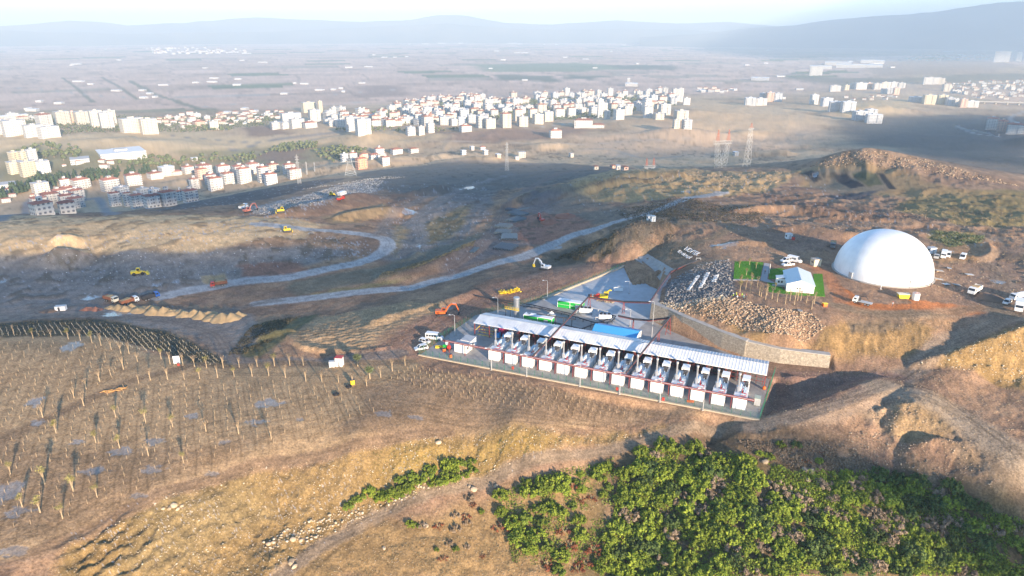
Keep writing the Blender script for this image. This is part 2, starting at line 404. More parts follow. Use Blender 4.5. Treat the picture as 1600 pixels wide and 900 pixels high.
# ---- painted grounds: (outline in survey pixels, colour, feather m, ragged m, strength)
GROUND = [
 ([(-150, 532), (150, 522), (300, 566), (640, 561), (655, 577), (1100, 648), (1000, 660), (640, 686), (400, 719), (250, 765), (100, 846), (-150, 960)], (.37, .265, .165), 2, 2, .92),
 ([(560, 600), (700, 585), (1090, 650), (900, 660), (640, 680), (480, 690), (560, 640)], (.19, .132, .092), 4, 5, .6),
 ([(-150, 640), (90, 700), (330, 690), (470, 670), (250, 755), (90, 835), (-150, 900)], (.20, .135, .09), 5, 6, .45),
 ([(100, 850), (250, 775), (400, 730), (560, 698), (700, 678), (1080, 658), (940, 694), (760, 744), (600, 800), (500, 845), (420, 910), (80, 930)], (.235, .165, .085), 2, 2, .95),
 ([(620, 705), (760, 690), (860, 690), (700, 740), (560, 770)], (.30, .21, .085), 4, 4, .6),
 ([(240, 780), (380, 745), (420, 800), (330, 870), (160, 900)], (.24, .185, .105), 4, 4, .7),
 ([(430, 910), (560, 830), (700, 790), (960, 710), (1000, 740), (980, 910)], (.26, .18, .095), 4, 4, .85),
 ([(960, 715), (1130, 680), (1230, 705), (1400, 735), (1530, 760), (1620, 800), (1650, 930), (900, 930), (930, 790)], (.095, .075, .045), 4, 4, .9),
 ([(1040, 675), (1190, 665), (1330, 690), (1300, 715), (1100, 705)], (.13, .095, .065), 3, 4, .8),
 ([(1190, 582), (1330, 590), (1360, 610), (1230, 650), (1190, 650)], (.17, .115, .090), 2, 3, .9),
 ([(1330, 640), (1450, 610), (1600, 720), (1600, 780), (1540, 760), (1480, 690), (1380, 670)], (.27, .21, .145), 3, 3, .6),
 ([(1400, 620), (1470, 618), (1500, 660), (1440, 690), (1390, 670)], (.28, .20, .12), 2, 2, .85),
 ([(1430, 572), (1500, 540), (1600, 505), (1700, 500), (1700, 620), (1600, 612), (1540, 590)], (.27, .185, .095), 1.5, 2, .95),
 ([(1020, 478), (1170, 532), (1310, 556), (1420, 560), (1500, 500), (1420, 490), (1330, 500), (1250, 540), (1170, 520)], (.25, .17, .09), 2, 2, .9),
 ([(1145, 448), (1300, 464), (1330, 490), (1290, 500), (1180, 500), (1140, 470)], (.25, .175, .125), 2, 2, .8),
 ([(1038, 445), (1145, 408), (1150, 462), (1040, 478)], (.14, .13, .125), 1, 1, .95),
 ([(1315, 490), (1395, 492), (1420, 512), (1330, 522)], (.16, .125, .09), 1, 1, .9),
 ([(1300, 440), (1340, 462), (1345, 476), (1540, 482), (1520, 488), (1340, 486), (1315, 470)], (.36, .155, .075), .6, .6, .9),
 ([(1420, 468), (1545, 478), (1540, 488), (1430, 487)], (.38, .165, .08), .6, .6, .9),
 ([(1255, 408), (1300, 425), (1330, 470), (1310, 478), (1290, 440)], (.27, .15, .095), 1, 1, .9),
 ([(1310, 470), (1560, 470), (1600, 495), (1480, 520), (1420, 500), (1320, 500)], (.28, .19, .13), 3, 3, .7),
 ([(1100, 372), (1200, 372), (1320, 395), (1300, 412), (1145, 406), (1090, 395)], (.33, .22, .145), 2, 2, .9),
 ([(960, 400), (1110, 345), (1460, 325), (1640, 330), (1640, 480), (1480, 480), (1320, 470), (1300, 410), (1145, 405), (1090, 400)], (.29, .195, .135), 5, 5, .55),
 ([(1195, 362), (1320, 365), (1310, 392), (1210, 392)], (.24, .165, .125), 2, 2, .8),
 ([(1460, 380), (1530, 375), (1545, 400), (1500, 412), (1460, 412)], (.30, .20, .12), 1.5, 1.5, .8),
 ([(1460, 360), (1540, 365), (1535, 378), (1480, 385), (1450, 372)], (.14, .14, .055), 2, 2, .75),
 ([(1520, 420), (1600, 380), (1620, 450), (1590, 500), (1500, 500), (1470, 470)], (.24, .17, .128), 3, 3, .75),
 ([(1420, 305), (1620, 300), (1620, 355), (1500, 350), (1400, 330)], (.19, .165, .075), 5, 5, .7),
 ([(1260, 262), (1400, 262), (1450, 285), (1600, 310), (1400, 310), (1250, 290)], (.32, .225, .12), 6, 6, .8),
 ([(1252, 268), (1290, 264), (1360, 266), (1400, 294), (1385, 299), (1350, 304), (1290, 302), (1260, 284)], (.20, .165, .12), 1, 2, .8),
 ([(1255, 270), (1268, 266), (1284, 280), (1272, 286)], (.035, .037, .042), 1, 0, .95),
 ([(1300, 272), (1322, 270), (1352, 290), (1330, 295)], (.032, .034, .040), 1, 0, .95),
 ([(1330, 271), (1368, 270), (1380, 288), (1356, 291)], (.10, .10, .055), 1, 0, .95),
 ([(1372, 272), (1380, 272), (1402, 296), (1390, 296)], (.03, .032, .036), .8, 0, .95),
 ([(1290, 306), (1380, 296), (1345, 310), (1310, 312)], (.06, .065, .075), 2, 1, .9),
 ([(1180, 300), (1310, 322), (1480, 344), (1420, 350), (1250, 330)], (.17, .115, .085), 2, 3, .8),
 ([(880, 285), (1000, 262), (1120, 268), (1260, 262), (1190, 300), (1060, 310), (900, 315), (860, 305)], (.42, .30, .165), 4, 5, .9),
 ([(800, 300), (860, 290), (950, 320), (1000, 335), (880, 360), (830, 345)], (.18, .155, .125), 4, 4, .8),
 ([(950, 350), (1000, 340), (1060, 340), (1090, 350), (960, 398), (930, 398)], (.17, .14, .105), 2, 3, .85),
 ([(1000, 372), (1110, 375), (1060, 410), (1005, 404)], (.17, .14, .10), 2, 2, .8),
 ([(850, 400), (940, 370), (960, 385), (920, 405), (820, 420)], (.085, .08, .06), 3, 3, .85),
 ([(690, 480), (780, 440), (930, 405), (990, 405), (960, 425), (840, 468), (745, 495), (650, 560), (560, 555)], (.275, .175, .128), 2, 2, .9),
 ([(450, 520), (500, 495), (640, 470), (700, 480), (600, 520), (560, 548), (470, 548)], (.38, .27, .17), 2, 2, .94),
 ([(350, 545), (400, 505), (500, 490), (460, 520), (420, 550), (375, 568)], (.11, .11, .06), 2, 2, .85),
 ([(-150, 512), (150, 498), (260, 518), (330, 552), (372, 574), (310, 572), (240, 545), (150, 524), (-150, 532)], (.060, .060, .045), 1.5, 1.5, .95),
 ([(-150, 470), (200, 476), (390, 490), (420, 520), (360, 560), (300, 525), (150, 495), (-150, 505)], (.225, .195, .17), 2, 2, .88),
 ([(-150, 400), (300, 392), (460, 385), (560, 390), (440, 432), (260, 462), (100, 480), (-150, 470)], (.205, .19, .175), 4, 5, .92),  # grey refuse soil, greyed further to carry the valley's blue shade
 ([(-150, 350), (120, 340), (400, 338), (510, 350), (480, 372), (300, 392), (-150, 402)], (.56, .405, .25), 4, 4, .96),
 ([(370, 415), (470, 408), (480, 425), (390, 440)], (.24, .125, .085), 2, 2, .8),
 ([(315, 432), (350, 428), (355, 440), (318, 446)], (.36, .27, .16), 1, 1, .8),
 ([(500, 340), (600, 318), (620, 335), (520, 350)], (.30, .22, .13), 3, 3, .8),
 ([(380, 325), (470, 305), (540, 285), (600, 280), (590, 300), (480, 325), (400, 335)], (.30, .28, .25), 4, 4, .75),
 ([(240, 330), (420, 310), (540, 278), (470, 284), (300, 315)], (.10, .098, .095), 6, 5, .8),
 ([(600, 360), (720, 300), (780, 290), (760, 340), (700, 390), (620, 420), (600, 400)], (.19, .178, .165), 4, 4, .88),  # mid-valley grey, its colour cooled for the shade lying there
 ([(680, 340), (740, 315), (720, 360), (650, 395), (660, 360)], (.21, .16, .085), 3, 4, .8),
 ([(620, 350), (640, 360), (620, 400), (610, 395)], (.30, .23, .13), 3, 3, .7),
 ([(440, 440), (600, 415), (720, 375), (760, 360), (740, 385), (640, 425), (560, 445), (470, 460)], (.15, .14, .105), 3, 4, .85),
 ([(480, 460), (600, 440), (640, 432), (620, 442), (500, 470)], (.24, .20, .10), 2, 3, .7),
 ([(690, 425), (800, 330), (830, 300), (880, 300), (840, 380), (780, 400)], (.155, .14, .135), 4, 3, .8),
 ([(805, 340), (850, 332), (930, 345), (900, 365), (850, 385), (810, 375)], (.27, .145, .105), 2, 3, .85),
 ([(560, 268), (700, 250), (860, 255), (1000, 262), (880, 285), (760, 300), (640, 300), (560, 290)], (.15, .138, .118), 8, 8, .85),
 # beyond
 ([(-150, 205), (120, 210), (300, 205), (520, 215), (480, 240), (300, 240), (100, 250), (-150, 240)], (.56, .42, .24), 20, 25, .85),
 ([(0, 240), (60, 222), (130, 230), (240, 245), (330, 262), (240, 270), (140, 268), (60, 285), (0, 285)], (.15, .16, .085), 20, 25, .75),
 ([(290, 235), (420, 228), (520, 225), (560, 245), (430, 260), (300, 258)], (.17, .17, .09), 15, 20, .7),
 ([(370, 200), (440, 198), (460, 210), (390, 215)], (.23, .15, .11), 15, 15, .85),
 ([(400, 235), (470, 232), (480, 250), (420, 256)], (.25, .165, .12), 12, 12, .85),
 ([(690, 210), (900, 198), (930, 204), (870, 218), (720, 226)], (.26, .165, .12), 20, 15, .8),
 ([(540, 195), (700, 215), (600, 235), (520, 225)], (.52, .38, .22), 20, 20, .8),
 ([(900, 215), (1090, 195), (1240, 190), (1330, 205), (1240, 235), (1000, 250), (880, 240)], (.52, .37, .24), 30, 40, .85),
 ([(1080, 150), (1180, 172), (1300, 190), (1200, 215), (1080, 200)], (.54, .38, .22), 20, 30, .8),
 ([(1300, 165), (1420, 155), (1440, 172), (1380, 190), (1300, 180)], (.54, .39, .21), 20, 25, .85),
 ([(1330, 190), (1450, 180), (1620, 180), (1620, 275), (1500, 262), (1400, 232), (1300, 225)], (.10, .095, .088), 30, 40, .85),  # right valley: shade darkened into the ground colour
 ([(1330, 100), (1480, 92), (1590, 100), (1560, 116), (1380, 118)], (.33, .225, .155), 40, 60, .8),
 ([(1200, 118), (1400, 122), (1620, 115), (1620, 128), (1300, 132)], (.12, .12, .085), 60, 60, .8),
 ([(735, 101), (900, 98), (1010, 106), (900, 112), (760, 112)], (.11, .175, .085), 60, 40, .85),
 ([(770, 117), (870, 118), (875, 128), (780, 126)], (.06, .085, .055), 30, 40, .9),
 ([(890, 117), (945, 120), (930, 126), (885, 122)], (.06, .085, .055), 30, 40, .9),
 ([(960, 102), (1060, 103), (1055, 109), (970, 108)], (.055, .08, .055), 40, 40, .9),
 ([(560, 135), (620, 132), (650, 150), (560, 152)], (.27, .18, .145), 40, 20, .8),
 ([(-50, 60), (260, 56), (250, 66), (-50, 72)], (.19, .20, .12), 300, 300, .7),
 ([(1100, 65), (1620, 62), (1620, 84), (1250, 90), (1100, 78)], (.14, .15, .11), 200, 200, .7),
 ([(1300, 440), (1340, 462), (1345, 474), (1540, 481), (1525, 488), (1340, 485), (1312, 470)], (.40, .17, .085), .5, .5, .95),
 ([(1420, 467), (1548, 478), (1540, 489), (1430, 487)], (.42, .18, .09), .5, .6, .85),
 ([(1258, 408), (1300, 425), (1330, 470), (1310, 478), (1288, 440)], (.32, .17, .105), 1, 1, .9),
]
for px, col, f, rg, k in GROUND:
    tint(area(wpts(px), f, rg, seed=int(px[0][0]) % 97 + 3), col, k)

# ---- roads and tracks: (line, width, colour, feather, ragged, strength)
GREY = (.38, .375, .365)
ROADS = [
 ([(250, 464), (345, 446), (450, 434), (560, 411), (597, 394), (606, 379), (590, 370), (530, 362), (470, 357), (400, 350)], 8.5, GREY, .8, .4, .95),
 ([(405, 474), (500, 464), (600, 453), (660, 445), (720, 430), (800, 405), (850, 388), (900, 366), (960, 347), (1010, 335), (1075, 310), (1130, 300)], 8.5, GREY, .8, .4, .95),
 ([(655, 392), (658, 370), (652, 350), (662, 330), (700, 305), (745, 287), (800, 272)], 9, (.24, .21, .185), 2, 2, .85),
 ([(590, 368), (610, 340), (650, 315), (680, 300)], 8, (.24, .20, .17), 2, 2, .7),
 ([(700, 428), (745, 388), (778, 350), (790, 325), (835, 290), (890, 268), (960, 262)], 9, (.20, .155, .13), 2, 2, .8),
 ([(860, 318), (900, 295), (960, 280), (1050, 272)], 3, (.15, .11, .08), 1, 1, .7),
 ([(0, 500), (120, 492), (250, 500), (330, 520), (352, 545), (378, 566), (480, 566), (560, 557), (620, 553)], 7, (.215, .175, .145), 1, 1, .9),
 ([(430, 468), (340, 490), (300, 505)], 6, (.21, .17, .14), 2, 2, .7),
 ([(-40, 708), (100, 642), (200, 597), (275, 578), (345, 571), (640, 565)], 4.6, (.255, .180, .118), .7, .5, .9),
 ([(60, 862), (250, 772), (400, 726), (560, 693), (700, 675)], 4.0, (.235, .165, .112), .5, .4, .9),
 ([(430, 905), (510, 850), (600, 802), (760, 751), (950, 704), (1060, 670), (1160, 662)], 3.8, (.255, .195, .14), .8, .7, .95),
 ([(960, 730), (955, 780), (950, 840)], 2.5, (.20, .14, .09), .6, .6, .9),
 ([(1170, 664), (1300, 640), (1390, 600), (1440, 562), (1500, 526), (1590, 494), (1660, 470)], 7.5, (.30, .225, .165), 1.5, 1, .9),
 ([(1200, 585), (1300, 592), (1400, 590)], 6, (.25, .165, .13), 1.5, 1.5, .8),
 ([(1380, 605), (1480, 640), (1560, 690), (1650, 770)], 11, (.315, .25, .185), 2.5, 1.5, .9),
 ([(1560, 500), (1570, 440), (1540, 405), (1560, 380), (1500, 352), (1430, 345), (1300, 352), (1200, 340)], 7, (.25, .185, .135), 1.5, 1.5, .85),
 ([(1480, 400), (1530, 392), (1560, 380)], 5, (.31, .19, .12), 1, 1, .8),
 ([(1310, 478), (1420, 492), (1520, 482), (1580, 492)], 6, (.245, .19, .135), 1.5, 1, .8),
 ([(1110, 374), (1150, 350), (1100, 345), (1060, 350)], 5, (.27, .20, .13), 1.5, 1.5, .7),
 # far
 ([(360, 235), (420, 222), (480, 212), (560, 203)], 9, (.20, .19, .18), 3, 0, .9),
 ([(270, 214), (340, 221), (410, 224)], 8, (.22, .20, .18), 3, 0, .8),
 ([(700, 208), (800, 200), (870, 198), (920, 188), (1000, 184)], 8, (.34, .27, .19), 3, 0, .7),
 ([(900, 232), (960, 234), (1000, 246), (1060, 244)], 9, (.36, .31, .25), 4, 0, .7),
 ([(98, 122), (120, 138), (146, 160)], 14, (.10, .11, .07), 5, 4, .8),
 ([(158, 120), (190, 138), (216, 156)], 14, (.10, .11, .07), 5, 4, .8),
 ([(203, 126), (240, 146), (280, 160), (318, 172)], 22, (.11, .13, .08), 6, 8, .8),
 ([(-20, 138), (60, 139), (200, 152), (420, 148)], 9, (.40, .36, .32), 4, 0, .7),
 ([(300, 168), (420, 160), (620, 158), (800, 146), (1000, 136)], 10, (.42, .38, .33), 4, 0, .7),
 ([(500, 150), (620, 140), (760, 138)], 9, (.44, .39, .34), 4, 0, .7),
 ([(110, 133), (200, 131), (240, 130)], 8, (.44, .39, .34), 4, 0, .7),
 ([(700, 204), (800, 201), (860, 197), (910, 188)], 5, (.45, .42, .38), 2, 0, .8),
 ([(620, 225), (760, 222), (900, 226), (1040, 218), (1200, 222)], 7, (.44, .35, .26), 3, 2, .7),
 ([(560, 262), (640, 252), (720, 250), (860, 256), (960, 252)], 6, (.38, .30, .22), 2, 2, .7),
 ([(1495, 198), (1520, 206), (1560, 214)], 8, (.38, .37, .36), 2, 0, .8),
 ([(1620, 168), (1580, 182), (1590, 195), (1620, 200)], 10, (.35, .34, .33), 3, 0, .7),
 ([(0, 345), (40, 325), (60, 318)], 8, (.24, .235, .23), 2, 0, .9),
 ([(130, 312), (160, 318), (175, 335)], 10, (.26, .26, .26), 3, 0, .8),
]
for px, wd, col, f, rg, k in ROADS:
    L = smooth_line(wpts(px), 5)
    tint(strip(L, wd, f, rg, seed=int(px[0][1]) % 89), col, k)
    # wheel ruts
    ix, m = strip(L, wd, f)
    d, _ = seg_dist(X[ix], Y[ix], L)
    if wd < 12 and L[0].length < 460:
        rut = np.exp(-((d - .9) / .35) ** 2) * m
        COL[ix] *= (1 - .22 * rut)[:, None]
    FLAT[ix] *= (1 - .75 * m)

# ---- furrows and drip lines of the stake fields
for px, ang, du in [([(-60, 712), (90, 652), (195, 605), (290, 600), (430, 597), (560, 612), (600, 640), (520, 676), (400, 708), (250, 758), (130, 808), (60, 838), (-60, 880)], 24, 3.6), ([(-60, 538), (60, 532), (140, 538), (190, 556), (205, 575), (180, 590), (100, 632), (-60, 698)], 24, 3.6), ([(600, 592), (640, 575), (760, 588), (900, 618), (1050, 648), (960, 655), (820, 644), (700, 625)], -20, 2.3)]:
    ix, m = area(wpts(px), 1)
    x, y = X[ix], Y[ix]
    for a_, k_, dd_ in ((ang, .34, du), (ang + 90, .22, du * .9)):
        t_ = (x * math.cos(R(a_)) + y * math.sin(R(a_)) + (fbm(x / 14, y / 14, 2, 8) - .5) * 1.4) / dd_
        t_ = np.abs(t_ - np.round(t_)) * dd_
        COL[ix] *= (1 - k_ * m * np.exp(-(t_ / .24) ** 2))[:, None]
# ---- broken, rugged ground: sharp-crested noise
def ridged(x, y, octs, seed):
    t_ = np.zeros_like(x); a_ = 1.0; n_ = 0.0; f_ = 1.0
    for k in range(octs):
        v_ = 1 - np.abs(2 * vnoise(x * f_ + 5.1 * k, y * f_ - 3.3 * k, seed + k) - 1); t_ += a_ * v_ * v_; n_ += a_; a_ *= .55; f_ *= 2.1
    return t_ / n_
for px, amp, wl in [([(860, 285), (1000, 262), (1120, 268), (1260, 262), (1190, 305), (1060, 312), (900, 318)], 3.4, 16), ([(1180, 300), (1620, 305), (1620, 385), (1450, 372), (1200, 360)], 2.4, 12), ([(950, 345), (1060, 335), (1200, 350), (1100, 372), (960, 398)], 1.8, 8), ([(600, 290), (800, 270), (860, 290), (760, 350), (640, 420), (600, 400)], 2.6, 15), ([(-100, 345), (480, 340), (560, 380), (400, 430), (-100, 460)], .45, 9), ([(100, 850), (260, 790), (480, 770), (520, 840), (420, 910), (60, 920)], .8, 5),
                    ([(1040, 497), (1170, 535), (1300, 556), (1420, 545), (1500, 500), (1420, 497), (1330, 505), (1250, 541), (1150, 517)], 1.0, 3.6), ([(1430, 572), (1500, 540), (1620, 505), (1640, 610), (1540, 592)], 1.0, 4.5), ([(1330, 630), (1450, 610), (1520, 690), (1560, 760), (1420, 735), (1320, 700)], 1.1, 5), ([(1250, 262), (1350, 232), (1600, 288), (1500, 290), (1350, 268)], 1.8, 9), ([(450, 520), (640, 470), (740, 452), (620, 500), (480, 535)], .5, 4), ([(1180, 670), (1330, 680), (1300, 712), (1060, 690)], .9, 4), ([(900, 250), (1240, 195), (1330, 215), (1240, 248), (1000, 258)], 3.0, 70), ([(520, 205), (760, 205), (880, 225), (760, 250), (540, 250)], 4.0, 60), ([(0, 205), (400, 215), (300, 262), (0, 262)], 4.0, 60)]:
    ix, m = area(wpts(px), wl * .5, wl * .3)
    rz_ = ridged(X[ix] / wl, Y[ix] / wl, 4, 640)
    Z[ix] += m * (rz_ - .55) * amp * np.minimum(FLAT[ix] + .15, 1)
    COL[ix] *= (1 + (rz_ - .5) * .35 * m)[:, None]

# ---- wheel tracks pressed into the soil
TRK_ = [[(560, 640), (660, 650), (800, 655), (960, 668)], [(600, 625), (700, 640), (850, 648), (1000, 662)], [(330, 580), (450, 585), (580, 590), (640, 600)], [(140, 880), (260, 810), (350, 760)], [(90, 900), (210, 830), (300, 780)], [(520, 560), (600, 540), (660, 520), (700, 500)], [(560, 555), (640, 520), (720, 480), (780, 445)], [(700, 500), (780, 455), (860, 430), (950, 405)], [(740, 480), (800, 462), (840, 452)],
        [(1190, 650), (1300, 625), (1390, 596), (1470, 545), (1560, 505)], [(1240, 650), (1340, 622), (1440, 620), (1540, 670), (1600, 725)], [(1300, 585), (1380, 590), (1460, 615), (1560, 680)], [(1410, 600), (1490, 630), (1570, 690), (1640, 750)], [(1330, 490), (1440, 490), (1530, 475), (1570, 440)], [(1560, 470), (1550, 430), (1560, 395)], [(1110, 380), (1200, 376), (1280, 392)], [(480, 900), (530, 850), (620, 810)], [(0, 880), (80, 850), (180, 790)], [(-20, 860), (60, 830), (150, 780)], [(100, 470), (180, 465), (240, 468)], [(160, 440), (200, 420), (260, 405)], [(170, 445), (175, 420), (170, 400)], [(500, 365), (440, 360), (360, 366)], [(700, 420), (730, 395), (760, 360), (785, 330)]]
for k, px in enumerate(TRK_):
    L = smooth_line(wpts(px), 5); ix = bb(L, 4); d, _ = seg_dist(X[ix], Y[ix], L)
    ru = np.exp(-((d - .95) / .32) ** 2) * (.6 + .8 * fbm(X[ix] / 5, Y[ix] / 5, 2, k))
    COL[ix] *= (1 - .30 * np.clip(ru, 0, 1))[:, None]
# richer soil colour on the near ground, fading with range
lum = COL.mean(-1, keepdims=True); near_k = (1 - sstep(420, 700, RG))[..., None]
COL[:] = np.clip(lum + (COL - lum) * (1 + .22 * near_k), .012, 1)
# ---- puddles
PUD = [(110, 541, 22, 8), (415, 630, 30, 10), (55, 628, 20, 9), (402, 660, 22, 6), (245, 445, 12, 5), (275, 440, 9, 4), (180, 490, 40, 6), (435, 694, 0, 0),
       (10, 770, 26, 26), (30, 800, 30, 12), (150, 735, 28, 10), (190, 705, 24, 9), (235, 735, 26, 9), (240, 690, 22, 8), (60, 660, 18, 6), (600, 645, 20, 8), (650, 652, 14, 5), (215, 775, 22, 5), (20, 860, 36, 10),
       (655, 384, 8, 3), (140, 466, 16, 4), (1072, 301, 14, 4), (640, 330, 10, 3), (1135, 381, 30, 4), (735, 293, 9, 3), (720, 296, 7, 3), (1560, 440, 12, 4), (1545, 462, 20, 5), (1430, 380, 0, 0), (870, 388, 14, 3), (105, 410, 8, 3), (5, 440, 6, 3), (300, 650, 18, 5), (350, 690, 14, 5), (470, 655, 10, 4), (330, 740, 14, 5), (120, 690, 14, 5), (1272, 274, 8, 4), (700, 480, 10, 3), (1250, 470, 0, 0)]
for k, (px, py, rx, ry) in enumerate(PUD):
    if rx == 0: continue
    c = at(px, py); e = at(px + rx, py); g = at(px, py - ry)
    ax = (e - c).length; ay = min((g - c).length, ax * 1.6)
    ix = bb([c], max(ax, ay) * 1.5)
    x, y = X[ix], Y[ix]
    dd = np.hypot((x - c.x) / ax, (y - c.y) / ay) + (fbm(x / (ax * .45), y / (ay * .45), 4, 400 + k) - .5) * 1.25
    m = 1 - sstep(.55, .72, dd)
    if py > 500: m = m * .8
    COL[ix] = COL[ix] * (1 - .75 * m)[:, None] + np.array((.20, .185, .17)) * (.75 * m)[:, None]
    WET[ix] = np.maximum(WET[ix], m)
    FLAT[ix] *= (1 - m)

# ---- litter on the landfill
for px, k in [([(380, 325), (470, 305), (540, 285), (610, 278), (590, 300), (480, 330), (380, 342)], .55), ([(230, 336), (420, 312), (540, 280), (470, 284), (300, 318)], .10), ([(-100, 385), (280, 355), (470, 330), (490, 350), (300, 375), (-100, 400)], .16),
              ([(-100, 400), (480, 375), (580, 385), (560, 405), (300, 440), (100, 470), (-100, 470)], .025), ([(480, 362), (580, 380), (585, 400), (530, 402), (520, 385)], .34), ([(600, 290), (760, 280), (760, 340), (660, 400), (600, 400)], .07), ([(1450, 360), (1545, 365), (1530, 380), (1460, 392)], .15), ([(300, 505), (250, 470), (230, 478)], .05), ([(720, 330), (780, 330), (780, 400), (700, 430)], .05),
              ([(100, 850), (400, 730), (900, 680), (760, 744), (500, 845), (80, 930)], .035), ([(880, 285), (1120, 268), (1260, 262), (1480, 360), (1200, 370), (900, 330)], .04)]:
    ix, m = area(wpts(px), 5, 6)
    LIT[ix] = np.maximum(LIT[ix], m * k)

# ---- relief: undulation, scrubby lumps, wheel marks
am = FLAT
kk = sstep(0, 40, np.abs(Z) + 4)
far = sstep(500, 1500, RG)
fldix, fldm = area(YARD, 1)
hilln = (fbm(X / 260, Y / 220, 5, 141) - .5)
mid = sstep(330, 520, RG) * (1 - sstep(1000, 1800, RG))
f1 = 1 - sstep(280, 430, RG); f2 = 1 - sstep(600, 1000, RG)
dz = am * (f1 * (fbm(X / 2.1, Y / 2.1, 3, 101) - .5) * .50 + f2 * (fbm(X / 9, Y / 9, 4, 111) - .5) * (.32 + .4 * sstep(300, 400, RG)))
dz += am * sstep(330, 460, RG) * ((fbm(X / 22, Y / 22, 4, 121) - .5) * 2.2)
dz += am * sstep(480, 900, RG) * ((fbm(X / 75, Y / 75, 4, 131) - .5) * 4.5)
dz += sstep(900, 1500, RG) * (1 - sstep(1900, 2600, RG)) * hilln * 11
# the left field stays level; only furrows and clods
fx = wpts(GROUND[0][0]); ix, m = area(fx, 2)
fu = X[ix] * math.cos(R(24)) + Y[ix] * math.sin(R(24))
dz[ix] = dz[ix] * (1 - .78 * m) + m * (.055 * np.sin(fu * 2 * math.pi / 1.15) + (fbm(X[ix] * 1.1, Y[ix] * 1.1, 2, 7) - .5) * .16)
# eroded bank below the field
ix, m = area(wpts(GROUND[3][0]), 2)
dz[ix] += m * ((fbm(X[ix] / .9, Y[ix] / 1.6, 3, 151) - .5) * .55 + (fbm(X[ix] / 3.4, Y[ix] / 9, 3, 152) - .5) * .9)
# ridged dump faces on the terrace slope and the bench
for px, ang, wl, amp in [([(1020, 478), (1170, 532), (1310, 556), (1300, 530), (1200, 525), (1100, 500)], 62, 1.5, .35), ([(450, 520), (500, 495), (640, 470), (700, 480), (600, 520), (560, 548), (470, 548)], 108, 2.4, .26), ([(1190, 320), (1480, 350), (1400, 352), (1230, 335)], 60, 3.5, .5), ([(80, 850), (200, 800), (260, 860), (150, 930)], 150, 3.1, .3)]:
    ix, m = area(wpts(px), 2)
    s = X[ix] * math.cos(R(ang)) + Y[ix] * math.sin(R(ang)) + (fbm(X[ix] / 4, Y[ix] / 4, 3, 9) - .5) * 3
    dz[ix] += m * amp * np.sin(s * 2 * math.pi / wl)
Z0 = Z.copy()
Z = Z + dz
for nm in ():
    pass

# fine colour: clods, damp patches, dry grass specks
fd = 1 - sstep(350, 700, RG)
COL *= (1 + (n3 - .5) * .6 * fd)[..., None]
COL *= (1 + (np.random.default_rng(8).random(X.shape) - .5) * .24 * (1 - .6 * sstep(350, 800, RG)))[..., None]
COL *= (0.86 + .28 * n2)[..., None]
spk = np.random.default_rng(5).random(X.shape)
lk = LIT * sstep(.38, .62, fbm(X / 4, Y / 4, 3, 77))
COL[:] = np.where((spk > 1 - lk)[..., None], COL * .35 + np.array((.40, .40, .41)) * .65, COL)
# scattered dark scrub on the mid-distance slopes
scr = fbm(X / 5.5, Y / 5.5, 3, 211)
ks = sstep(.60, .68, scr) * sstep(285, 330, RG) * (1 - sstep(900, 1500, RG)) * FLAT * (.3 + .7 * sstep(.42, .6, n1))
COL[:] = COL * (1 - .6 * ks)[..., None] + np.array((.095, .075, .048)) * (.6 * ks)[..., None]
Z = Z + ks * .55 * (1 - sstep(400, 600, RG))

def M_nodes(name):
    m = bpy.data.materials.new(name); m.use_nodes = True
    return m, m.node_tree, m.node_tree.nodes['Principled BSDF']

def grid_mesh(name, XX, YY, ZZ):
    nr, nc = XX.shape
    me = bpy.data.meshes.new(name)
    co = np.stack([XX, YY, ZZ], -1).reshape(-1, 3).astype(np.float32)
    i = np.arange(nr * nc).reshape(nr, nc)
    f = np.stack([i[:-1, :-1], i[1:, :-1], i[1:, 1:], i[:-1, 1:]], -1).reshape(-1, 4)[:, ::-1].astype(np.int32)
    me.vertices.add(len(co)); me.vertices.foreach_set('co', co.ravel())
    me.loops.add(f.size); me.loops.foreach_set('vertex_index', f.ravel())
    me.polygons.add(len(f)); me.polygons.foreach_set('loop_start', np.arange(0, f.size, 4, dtype=np.int32)); me.polygons.foreach_set('loop_total', np.full(len(f), 4, np.int32))
    me.polygons.foreach_set('use_smooth', np.ones(len(f), bool))
    me.update(calc_edges=True)
    return me

gm, gt, gb = M_nodes('ground_soil')
def nd(t, kind, **kw):
    n = t.nodes.new(kind)
    for k, v in kw.items(): setattr(n, k, v)
    return n
at1 = nd(gt, 'ShaderNodeAttribute', attribute_name='soil'); at2 = nd(gt, 'ShaderNodeAttribute', attribute_name='wet')
tc = nd(gt, 'ShaderNodeTexCoord')
ns = nd(gt, 'ShaderNodeTexNoise'); ns.inputs['Scale'].default_value = 1.7; ns.inputs['Detail'].default_value = 5; ns.inputs['Roughness'].default_value = .7
gt.links.new(tc.outputs['Object'], ns.inputs['Vector'])
mr = nd(gt, 'ShaderNodeMapRange'); mr.inputs[1].default_value = .25; mr.inputs[2].default_value = .75; mr.inputs[3].default_value = .42; mr.inputs[4].default_value = 1.58
at3 = nd(gt, 'ShaderNodeAttribute', attribute_name='detail')
nm = nd(gt, 'ShaderNodeMix'); nm.inputs[2].default_value = .5
gt.links.new(at3.outputs['Fac'], nm.inputs[0]); gt.links.new(ns.outputs['Fac'], nm.inputs[3]); gt.links.new(nm.outputs[0], mr.inputs[0])
mx = nd(gt, 'ShaderNodeVectorMath', operation='SCALE')
gt.links.new(at1.outputs['Color'], mx.inputs[0]); gt.links.new(mr.outputs[0], mx.inputs['Scale'])
gt.links.new(mx.outputs[0], gb.inputs['Base Color'])
ro = nd(gt, 'ShaderNodeMapRange'); ro.inputs[3].default_value = .95; ro.inputs[4].default_value = .16
